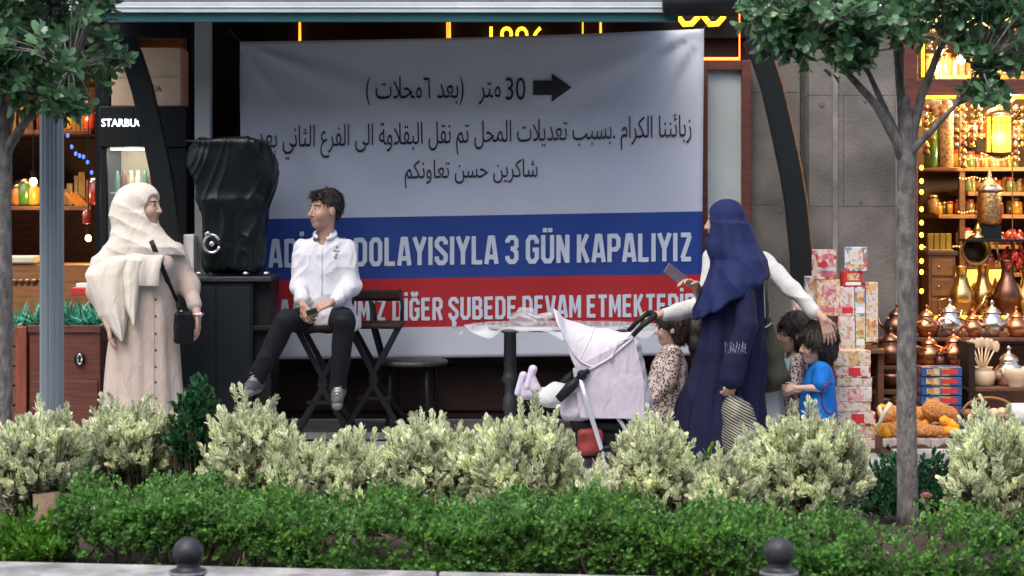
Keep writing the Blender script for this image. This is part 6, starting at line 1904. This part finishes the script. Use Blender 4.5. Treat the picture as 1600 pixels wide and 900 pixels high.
b = MB(); q = P(1287, 413, Yb - .035); b.lathe([(0, 0), (.026, 0), (.026, .003), (0, .003)], q, 20, 0, (.3, -1, 0)); b.build('emblem', M['red'], o)
o = gbox(1323, 1357, 386, 424, gift[2], 'white and orange box on top of the right pile', rz=-.25)
gbox(1317, 1347, 424, 448, M['red'], 'bright red box under the white and orange box', rz=.1)
gbox(1260, 1280, 432, 470, gift[2], 'white and blue box behind the pale sleeve', Y_=11.9)
gbox(1276, 1312, 437, 494, gift[1], 'gold printed box in the left pile', rz=.1)
gbox(1313, 1335, 448, 494, gift[3], 'pink striped box in the middle of the piles')
gbox(1336, 1352, 448, 494, gift[2], 'blue and white narrow box in the right pile')
gbox(1353, 1372, 441, 535, gift[1], 'tall gold box at the right edge of the piles')
gbox(1310, 1336, 494, 545, gift[3], 'pink and white box under the striped one')
gbox(1337, 1352, 494, 545, gift[4], 'narrow green box low in the right pile')
gbox(1278, 1309, 494, 545, gift[1], 'gold and pink box above the small boy\'s head', Y_=11.85)
gbox(1240, 1275, 470, 530, gift[3], 'lilac and pink box behind the boy and girl', Y_=12.0)
for i, (a, c) in enumerate(((1290, 1372), (1288, 1368))): pass
b = MB(); Yt = 11.85; z = PZ(545, Yt - .1); b.box((PX(1232, Yt), Yt - .14, z - .03), (PX(1376, Yt), Yt + .3, z - .003))
for px in (1236, 1368): b.box((PX(px, Yt), Yt - .08, 0), (PX(px, Yt) + .04, Yt + .2, z - .031))
tag(b.build('goods_table', M['brown'], None, bevel=.004, origin=P(1300, 690, Yt)), 'narrow table under the piles of gift boxes', 'table')
stack = [(548, 572), (572, 590), (590, 604), (604, 628), (628, 644), (644, 664), (664, 684), (684, 701)]
cols_ = [gift[1], gift[0], gift[4], gift[3], gift[1], gift[0], gift[4], gift[0]]
nms = ['topmost', 'second from the top', 'third from the top', 'fourth from the top', 'fifth from the top', 'third from the ground', 'second from the ground', 'lowest']
for i, (a, c) in enumerate(stack):
    gbox(1302 + (i % 3) * 2, 1360 + (i * 5) % 4 + (8 if i > 4 else 0), a, c, cols_[i], 'flat sweet box, %s in the stack beside the boy' % nms[i], Y_=11.4, d=.2, rz=.04 * (-1) ** i, group='flat sweet boxes stacked beside the boy', name='sweet_box')
b = MB(); Yt = 11.4; z = PZ(701, Yt); b.box((PX(1296, Yt), Yt - .02, 0), (PX(1372, Yt), Yt + .22, max(.02, z - .001))); tag(b.build('pallet', M['brown'], None, origin=P(1333, 705, Yt)), 'low wooden pallet under the flat sweet boxes', 'pallet')
# blue boxes right of the trunk
blu = printed('blue_boxes', [(.02, .06, .2), (.03, .1, .3), (.35, .28, .12), (.02, .07, .22), (.3, .05, .06), (.03, .09, .26)], 16)
for i in range(7):
    gbox(1440, 1503, 574 + i * 15, 588 + i * 15, blu, 'flat blue box, %s in the stack right of the trunk' % ('topmost', 'second', 'third', 'middle', 'third from the bottom', 'second from the bottom', 'lowest')[i], Y_=11.8, d=.16, rz=.02 * (-1) ** i, group='flat blue boxes right of the trunk', name='sweet_box')
b = MB(); Yt = 11.8; z = PZ(679.5, Yt); b.box((PX(1436, Yt), Yt - .02, 0), (PX(1506, Yt), Yt + .2, z)); tag(b.build('pallet', M['panel'], None, origin=P(1470, 700, Yt)), 'dark crate under the flat blue boxes', 'crate')
# gourd tray
Yg = 11.3
t = thing('wooden_tray', 'dark wooden tray full of loofahs and orange sponges', 'tray', P(1432, 715, Yg))
b = MB(); x0, x1 = PX(1372, Yg), PX(1496, Yg); z1, z0 = PZ(682, Yg), PZ(712, Yg)
b.box((x0, Yg - .16, z0), (x1, Yg - .14, z1)); b.box((x0, Yg + .14, z0), (x1, Yg + .16, z1 + .02)); b.box((x0, Yg - .139, z0), (x0 + .02, Yg + .139, z1)); b.box((x1 - .02, Yg - .139, z0), (x1, Yg + .139, z1)); b.box((x0 + .021, Yg - .139, z0), (x1 - .021, Yg + .139, z0 + .09)); b.build('box', M['redwood'], t, bevel=.004)
b = MB()
for q in (x0 + .02, x1 - .07):
    for w_ in (-.12, .07): b.box((q, Yg + w_, 0), (q + .05, Yg + w_ + .05, z0 - .001))
b.build('leg', M['brown'], t)
b = MB(); b.grid(lambda u, v: (x0 - .005 + (x1 - x0 + .01) * u, Yg - .166 - .006 * math.sin(40 * u), z1 + .012 - .05 * v - .012 * math.sin(23 * u) * v), 40, 3); b.build('plastic_liner', film('liner', (.8, .75, .72), .3, .28), t, smooth=True, solid=.002)
lo_m = spots('loofah_weave', (.5, .2, .05), (.16, .05, .015), 90, (.2, .5), None, .8); org = mat('orange_sponge', (.78, .33, .01), .6, var=.2, scale=20, bump=.4, bscale=80)
zt_ = PZ(672, Yg)
LF = [(1402, 650, 26, 15, .1, 0), (1440, 648, 20, 14, -.2, 0), (1470, 645, 28, 17, .3, 0), (1398, 672, 22, 14, -.2, 0), (1458, 676, 28, 13, .15, 0), (1432, 668, 20, 13, .5, 0), (1416, 678, 18, 12, 0, 0),
      (1383, 650, 12, 9, .9, 1), (1380, 674, 15, 10, .8, 1), (1388, 640, 16, 8, .1, 1), (1446, 660, 20, 7, -.6, 1), (1484, 662, 16, 8, .5, 1), (1488, 674, 14, 8, .1, 1), (1420, 640, 14, 9, 0, 1)]
for i, (px, py, a, c_, ry, k) in enumerate(LF):
    yy = Yg + (-.05 if py > 660 else .06) + .03 * (i % 2)
    S = SDF(); q = Pn(px, py, yy); dx = A(math.cos(ry), .15 * (-1) ** i, -math.sin(ry)) * (a - c_ * .8) / F * Yg
    S.cap(q - dx, q + dx, c_ / F * Yg, c_ / F * Yg * .85, .01)
    S.disp((lambda a_, b_, c: .004 * wob(a_, b_, c, 120, 7)) if k == 0 else (lambda a_, b_, c: .003 * np.sin(a_ * 160 + c * 60)))
    o = sdf_obj(S, 'loofah' if k == 0 else 'sponge', org if k else lo_m, None, .006, origin=q)
    tag(o, 'orange sponge in the wooden tray' if k else 'brown woven loofah in the wooden tray', 'sponge' if k else 'loofah', 'orange sponges in the tray' if k else 'loofahs in the tray')
b = MB(); b.tube([P(1370, 670, Yg - .12), P(1382, 645, Yg - .14), P(1392, 630, Yg - .13)], [.011, .014, .018], 8); b.tube([P(1378, 652, Yg - .13), P(1374, 634, Yg - .1)], [.012, .01], 8)
tag(b.build('white_stick', M['cream'], None, smooth=True, origin=P(1376, 670, Yg - .12)), 'white stick leaning on the left end of the tray', 'stick')
# wooden ware at right
Y = 12.0
t = thing('spoon_jar', 'round pale jar holding a fan of wooden spoons', 'jar', P(1535, 606, Y))
p = P(1535, 606, Y); b = MB(); b.lathe([(0, 0), (.05, 0), (.075, .03), (.085, .07), (.075, .11), (.06, .125), (.07, .14), (.06, .138), (0, .1)], p, 22); b.build('body', M['ceramic'], t, smooth=True)
for i in range(7):
    a = (i - 3) * .16; d = Vector((math.sin(a), .1 * (i % 2), math.cos(a))); q = p + Vector((0, 0, .1))
    b = MB(); b.tube([q, q + d * .17], .006, 6); b.ell(q + d * .2, (.024, .008, .038), 10, 8); b.build('spoon', M['ceramic'], t, smooth=True)
lathe_thing('mortar', 'pale wooden mortar at the right edge of the stand', 'mortar', 1588, 607, 11.95, [(0, 0), (.06, 0), (.05, .02), (.07, .05), (.085, .1), (.08, .14), (.07, .14), (0, .06)], M['ceramic'], 1.0)
t = thing('wicker_basket', 'low wicker basket with wooden bowls below the spoon jar', 'basket', P(1545, 668, 11.7)); p = P(1545, 662, 11.7)
b = MB(); b.lathe([(0, 0), (.14, 0), (.17, .06), (.18, .08), (.165, .08), (.13, .015), (0, .012)], p, 26); b.build('bowl', mat('wicker', (.33, .17, .07), .7, var=.4, scale=60, bump=.6, bscale=120), t, smooth=True)
b = MB(); b.tube([p + Vector((.17 * math.cos(a), 0, .07 + .1 * math.sin(a))) for a in np.linspace(0, math.pi, 14)], .009, 8); b.build('handle', M['shelfwood'], t, smooth=True)
for i in range(4):
    c = p + Vector((-.09 + .06 * i, -.02 * (-1) ** i, .075)); b = MB(); b.ell(c, (.036, .036, .03), 12, 8); tag(b.build('wooden_egg', M['ceramic'], None, smooth=True, origin=c), 'pale wooden egg in the wicker basket', 'wooden egg', 'wooden eggs in the basket')
b = MB(); b.box((PX(1508, 11.7), 11.55, 0), (PX(1700, 11.7), 11.85, PZ(663, 11.7))); tag(b.build('crate', M['brown'], None, bevel=.005, origin=P(1590, 700, 11.7)), 'low brown crate under the wicker basket', 'crate')
lathe_thing('white_pot', 'white ribbed pot at the right edge beside the basket', 'pot', 1596, 663, 11.65, [(0, 0), (.06, 0), (.09, .05), (.1, .1), (.085, .13), (0, .12)], M['white'], 1.0)
b = MB(); c = P(1462, 735, 11.0); b.box((PX(1400, 11.0), 10.95, 0), (PX(1530, 11.0), 11.15, .06)); tag(b.build('stone_block', M['kerbstone'], None, bevel=.008, origin=(c.x, 11, 0)), 'low pale stone slab in front of the loofah tray', 'slab')
# ------------------------------------------------------------ plants
L_var = leafmat('variegated_leaf', (.12, .23, .075), (.8, .82, .6), .22, .22, .42, .3, (.22, .33, .11))
L_hedge = leafmat('box_leaf', (.075, .225, .045), None, .4, .55, .4, .4, (.15, .29, .07), 6)
L_dark = leafmat('dark_leaf', (.025, .11, .04), None, .4, .45, .3, .2, (.03, .1, .04))
L_tree = leafmat('tree_leaf', (.055, .135, .07), None, .4, .6, .24, .34, (.12, .24, .11))
L_lime = leafmat('lime_leaf', (.09, .27, .025), None, .4, .45, .4, .3, (.14, .3, .04))
BARK = mat('grey_bark', (.15, .143, .135), .95, var=.5, scale=34, bump=.9, bscale=70, stretch=(1, 1, .45))
TWIG = mat('twig', (.11, .085, .055), .9, var=.3, scale=40)


def shoots(tip, d, n_leaf, L, wid, span, ang):
    """whorls of leaves along the last part of each shoot"""
    m = len(tip)
    k = np.tile(np.arange(n_leaf), m)
    T = np.repeat(tip, n_leaf, 0); D = np.repeat(d, n_leaf, 0)
    az_ = k * 2.4 + np.repeat(rng.uniform(0, 6.28, m), n_leaf)
    f_ = (k + .5) / n_leaf
    s1 = np.cross(D, A(0.3, 1, .2)); s1 /= np.linalg.norm(s1, axis=1, keepdims=True); s2 = np.cross(D, s1)
    out = s1 * np.cos(az_)[:, None] + s2 * np.sin(az_)[:, None]
    a = ang[0] + (ang[1] - ang[0]) * (1 - f_) + rng.normal(0, .12, len(k))
    ld = D * np.cos(a)[:, None] + out * np.sin(a)[:, None]
    base = T - D * (span * (1 - f_))[:, None]
    up = D * np.sin(a)[:, None] - out * np.cos(a)[:, None]
    ll = L * rng.uniform(.75, 1.2, len(k)) * (.72 + .28 * np.sin(np.pi * np.clip(f_, .1, .9)))
    return base, ld, up, ll, ll * wid


def bush(px, top, bot, wpx, Y, label, m=None, n=150, group='variegated bushes in the planting bed', name='variegated_bush', spiky=.25, L=.039, wid=.58, dens=12, stem=True, depth=None, lift=0.0):
    m = m or L_var
    cx = PX(px, Y); zt = PZ(top, Y); zb = max(.05, PZ(bot, Y)) if bot < 750 or px < 100 else .06; w = wpx / F * Y / 2; dp = depth or max(.2, w * .8)
    t = thing(name, label, 'bush', (cx, Y, .04), group)
    n = int(n * 2.5); w *= 1.12 if group else 1
    v = unit(n * 2); v = v[v[:, 2] > -.85][:n]; n = len(v)
    rad = rng.uniform(.2, 1.0, n) ** .5
    hz = (zt - zb) / 2; zc = (zt + zb) / 2
    # irregular outline: several unequal lobes
    lob = 1 + .22 * wob(v[:, 0], v[:, 1], v[:, 2], 3.2, int(px) % 97)
    tip = A(cx, Y, zc) + v * A(w, dp, hz) * (rad * lob)[:, None]
    tall = rng.random(n) < spiky
    tip[:, 2] += np.where(tall & (v[:, 2] > .1), rng.uniform(0, .1, n), 0)
    d = v * A(.55, .55, .3) + A(0, 0, .75) + rng.normal(0, .18, (n, 3)); d /= np.linalg.norm(d, axis=1, keepdims=True)
    B = shoots(tip, d, dens, L, wid, .075, (.3, 1.15))
    leaf_obj('foliage', m, t, *B, fold=.3, curl=-.12)
    b = MB()
    for i in range(0, n, 2):
        q = Vector(tip[i]); r0 = Vector((cx + v[i, 0] * w * .12, Y + v[i, 1] * dp * .12, .04)); mid = r0.lerp(q, .5) + Vector((v[i, 0] * .04, 0, -.02))
        b.tube([r0, mid, q], [.006, .004, .0018], 4, caps=False)
    b.build('stems', TWIG, t, smooth=True)
    return t


bush(60, 640, 790, 150, 8.5, 'round variegated bush on a bare stump at the left edge', n=210)
bush(-15, 650, 730, 60, 8.75, 'variegated bush cut by the left edge of the photo', n=60)
bush(195, 634, 745, 190, 8.75, 'broad variegated bush in front of the beige dressed woman', n=240)
bush(395, 628, 760, 150, 8.5, 'tall spiky variegated bush in front of the black cabinet', n=210, spiky=.6)
bush(462, 690, 770, 110, 8.4, 'low variegated bush under the young man\'s feet', n=120)
bush(555, 684, 770, 120, 8.45, 'low yellowish variegated bush below the empty stool', n=150)
bush(675, 655, 775, 150, 8.5, 'variegated bush with a pointed shoot below the cafe chair', n=200, spiky=.45)
bush(812, 655, 780, 195, 8.4, 'big variegated bush in front of the pushchair wheels', n=300, spiky=.35)
bush(925, 735, 785, 90, 8.3, 'small variegated bush below the pushchair basket', n=110)
bush(1025, 660, 780, 125, 8.45, 'variegated bush at the hem of the navy robe', n=200, spiky=.4)
bush(1135, 715, 800, 120, 8.2, 'low variegated bush right of the navy robe hem', n=140)
bush(1258, 648, 800, 200, 8.3, 'big round variegated bush in front of the small boy', n=300)
bush(1580, 645, 805, 190, 8.2, 'big variegated bush at the right edge of the photo', n=280)
bush(308, 612, 745, 80, 8.65, 'dark green upright shrub between two variegated bushes', L_dark, 80, None, 'green_shrub', .7, .045, .5, 10)
bush(1418, 728, 800, 225, 8.98, 'dark green low shrub around the right tree trunk', L_dark, 330, None, 'green_shrub', .3, .035, .5, 10)
bush(1100, 722, 780, 90, 8.75, 'small bright green shrub behind the robe hem bush', L_lime, 60, None, 'green_shrub', .3, .035, .5, 10)
bush(45, 812, 880, 140, 7.75, 'small lime green shrub at the left end of the hedge', L_lime, 170, None, 'lime_shrub', .2, .028, .6, 10)
b = MB(); p = P(74, 835, 8.35); b.tube([(p.x, p.y, .02), (p.x + .005, p.y, .1), (p.x - .005, p.y, .24)], [.085, .068, .062], 14)
tag(b.build('tree_stump', mat('stump_wood', (.2, .14, .09), .9, var=.3, scale=14, bump=.6, bscale=60), None, smooth=True, origin=(p.x, p.y, .04)), 'short brown stump under the leftmost round bush', 'stump')

# clipped hedge
xa, xb = PX(112, 7.9), 4.4
t = thing('hedge', 'long low clipped green hedge along the kerb', 'hedge', ((xa + xb) / 2, 7.7, .04))
n = 15000
u = rng.uniform(xa, xb, n)
def hedge_top(x): return .335 - .075 * (x - xa) / 4 + .035 * np.sin(x * 5.1) * np.sin(x * 2.3 + 1) + .022 * np.sin(x * 13 + 2) + .014 * np.sin(x * 23 + 1)
front = yk(u) + .14 + .04 * np.sin(u * 3.7) + .03 * np.sin(u * 9)
dep = np.where(rng.random(n) < .45, rng.uniform(0, .08, n), rng.uniform(0, .62, n))
topz = hedge_top(u) - .05 * np.clip(1 - dep / .12, 0, 1)
zz = np.where(dep < .1, .07 + (topz - .07) * rng.random(n) ** .75, topz - rng.exponential(.05, n))
zz = np.maximum(zz, .07)
holes = (wob(u, zz * 1.4, dep * 0, 9, 131) > .2) & (zz < .24)
keep = ~(holes & (rng.random(n) < .85))
u, front, dep, zz, topz = u[keep], front[keep], dep[keep], zz[keep], topz[keep]; n = len(u)
tip = np.stack([u, front + dep, zz + np.where(rng.random(n) < .12, rng.uniform(0, .07, n), 0)], 1)
d = np.stack([rng.normal(0, .35, n), np.where(dep < .1, -.6, -.05) + rng.normal(0, .3, n), np.where(zz > topz - .06, 1.0, .35) + rng.normal(0, .2, n)], 1); d /= np.linalg.norm(d, axis=1, keepdims=True)
B = shoots(tip, d, 7, .025, .6, .05, (.35, 1.1))
mi = (wob(np.repeat(u, 7), np.repeat(zz, 7) * .7, np.repeat(dep, 7), 6, 133) + rng.normal(0, .5, n * 7) + np.repeat((zz - topz) * 4, 7) > .75).astype(int)
leaf_obj('foliage', [L_hedge, L_lime], t, *B, fold=.25, curl=.05, mi=mi)
b = MB()
for i in range(420):
    x = rng.uniform(xa, xb); y = yk(x) + rng.uniform(.2, .7); h = hedge_top(x) * rng.uniform(.5, .9)
    b.tube([(x, y, .03), (x + rng.normal(0, .03), y + rng.normal(0, .04), h * .5), (x + rng.normal(0, .07), y + rng.normal(0, .08), h)], [.006, .004, .002], 4, caps=False)
b.build('stems', TWIG, t, smooth=True)
# fallen leaves on the bed
n = 900; xx = rng.uniform(-4, 4.4, n)
base = np.stack([xx, yk(xx) + rng.uniform(.02, 1.4, n), np.full(n, .052)], 1)
o = leaf_obj('fallen_leaves', leafmat('dry_leaf', (.16, .1, .05), None, .4, .5, .8, .05, (.26, .2, .1)), None, base, unit(n) * A(1, 1, .25), unit(n) * .3 + A(0, 0, 1), .03, .016, origin=(0, 7.6, .05))
tag(o, 'dry fallen leaves on the soil under the hedge', 'leaves', kind='stuff')

# roses
t = thing('rose_plant', 'small pink rose plant beside the right tree trunk', 'flower', (PX(1460, 8.0), 8.0, .04))
pr = [P(1447, 781, 8.0), P(1475, 807, 7.95)]
b = MB()
for q in pr: b.tube([(q.x + .03, 8.05, .04), (q.x + .015, 8.02, q.z * .5), q], .004, 6)
b.build('stem', TWIG, t, smooth=True)
for q in pr:
    n = 26; a = np.arange(n) * 2.4; rr = np.sqrt((np.arange(n) + 1) / n)
    d = np.stack([np.cos(a) * rr, np.sin(a) * rr - .25, 1.05 - .8 * rr], 1)
    leaf_obj('bloom', leafmat('rose_petal', (.62, .22, .25), None, .4, .2, .5, .25, (.7, .38, .36)), t, np.tile(A(tuple(q)), (n, 1)), d, np.tile(A(0, 0, 1), (n, 1)) + d * .2, .032, .03, fold=.5, curl=-.3)
n = 40; bs = np.stack([rng.uniform(pr[0].x - .05, pr[1].x + .05, n), rng.uniform(7.95, 8.1, n), rng.uniform(.1, .26, n)], 1)
leaf_obj('leaves', L_hedge, t, bs, unit(n) + A(0, -.3, .4), unit(n) * .3 + A(0, 0, 1), .045, .025)


# street trees
def tree(px, Y, label, fork_py, limbs, blobs, n_tip, r0, seed):
    global rng
    rng = np.random.default_rng(seed)
    x0 = PX(px, Y); zf = PZ(fork_py, Y)
    t = thing('street_tree', label, 'tree', (x0, Y, .04), 'street trees in the planting bed')
    b = MB()
    b.tube([(x0 + .012, Y, .0), (x0 + .008, Y, .12), (x0, Y, .6), (x0 + .004, Y, 1.1), (x0 - .004, Y, 1.5), (x0, Y, zf - .02)], [r0 * 1.35, r0 * 1.08, r0, r0 * .97, r0 * .98, r0 * .7], 16); b.ell((x0, Y, zf - .08), (r0 * .97, r0 * .97, .34), 16, 14)
    b.build('trunk', BARK, t, smooth=True)
    cand = []
    b = MB()
    for pts, ra in limbs:
        e0 = P(pts[0][0], pts[0][1], Y + pts[0][2]); q = [Vector((x0, Y, zf - .09)), Vector((x0, Y, zf - .04)).lerp(e0, .3)] + [P(a, c, Y + dy) for a, c, dy in pts]
        rs = [ra * (1 - .75 * i / (len(q) - 1)) for i in range(len(q))]
        b.tube(q, rs, 10); cand += q[1:]
    # crown tips inside unequal blobs
    tips, dirs = [], []
    for (cx, cy, dy, rx, ry, rz), wgt in blobs:
        c = P(cx, cy, Y + dy); k = int(n_tip * wgt)
        v = unit(k); r = rng.uniform(.25, 1, k) ** .5
        p = A(tuple(c)) + v * A(rx, ry, rz) * r[:, None]
        tips.append(p); dirs.append(v * .8 + A(0, 0, .25) + rng.normal(0, .3, (k, 3)))
    tips = np.concatenate(tips); dirs = np.concatenate(dirs); dirs /= np.linalg.norm(dirs, axis=1, keepdims=True)
    gaps = wob(tips[:, 0], tips[:, 1], tips[:, 2], 7.5, seed) < .38
    tips, dirs = tips[gaps], dirs[gaps]
    for i in range(len(tips)):
        q = Vector(tips[i]); a = min(cand, key=lambda w: (w - q).length)
        m = a.lerp(q, .55) + Vector((0, 0, .03))
        b.tube([a, m, q], [.008, .005, .002], 4, caps=False)
    b.build('limbs', BARK, t, smooth=True)
    B = shoots(tips, dirs, 11, .07, .54, .12, (.5, 1.5))
    leaf_obj('crown', L_tree, t, *B, fold=.22, curl=.18)
    return t


tree(3, 8.7, 'street tree at the left edge with dark glossy leaves', 232,
     [([(40, 190, -.05), (72, 160, -.1), (110, 110, -.15)], .032), ([(-5, 150, .1), (10, 60, .1), (20, -60, .15)], .036), ([(-40, 140, 0), (-100, 50, 0)], .034), ([(30, 120, .15), (80, 10, .2)], .028)],
     [((60, 60, -.1, .46, .45, .36), .3), ((140, 40, -.1, .25, .4, .3), .2), ((10, 20, .1, .5, .5, .4), .2), ((85, 140, -.1, .2, .25, .16), .12), ((-80, 20, 0, .5, .5, .5), .3), ((80, -120, 0, .6, .5, .4), .3), ((20, 110, -.15, .2, .2, .2), .08)], 300, .05, 21)
tree(1416, 8.65, 'street tree on the right with forked grey trunk', 232,
     [([(1370, 165, -.05), (1320, 110, -.1), (1270, 60, -.1)], .034), ([(1408, 150, .1), (1400, 60, .1), (1390, -60, .15)], .036), ([(1440, 150, .0), (1475, 60, .05), (1510, -40, .1)], .034), ([(1455, 205, -.1), (1492, 165, -.15), (1530, 110, -.2)], .024), ([(1360, 120, .15), (1300, -10, .2)], .025)],
     [((1215, 30, -.1, .2, .3, .22), .15), ((1290, 45, -.1, .3, .4, .2), .22), ((1380, 30, 0, .35, .45, .22), .2), ((1480, 15, 0, .4, .45, .24), .24), ((1570, 40, -.1, .28, .4, .26), .18), ((1545, 120, -.2, .14, .2, .16), .06), ((1400, -120, 0, .9, .6, .35), .4), ((1330, 80, -.2, .16, .2, .1), .06), ((1650, 20, 0, .3, .4, .4), .1)], 300, .048, 22)
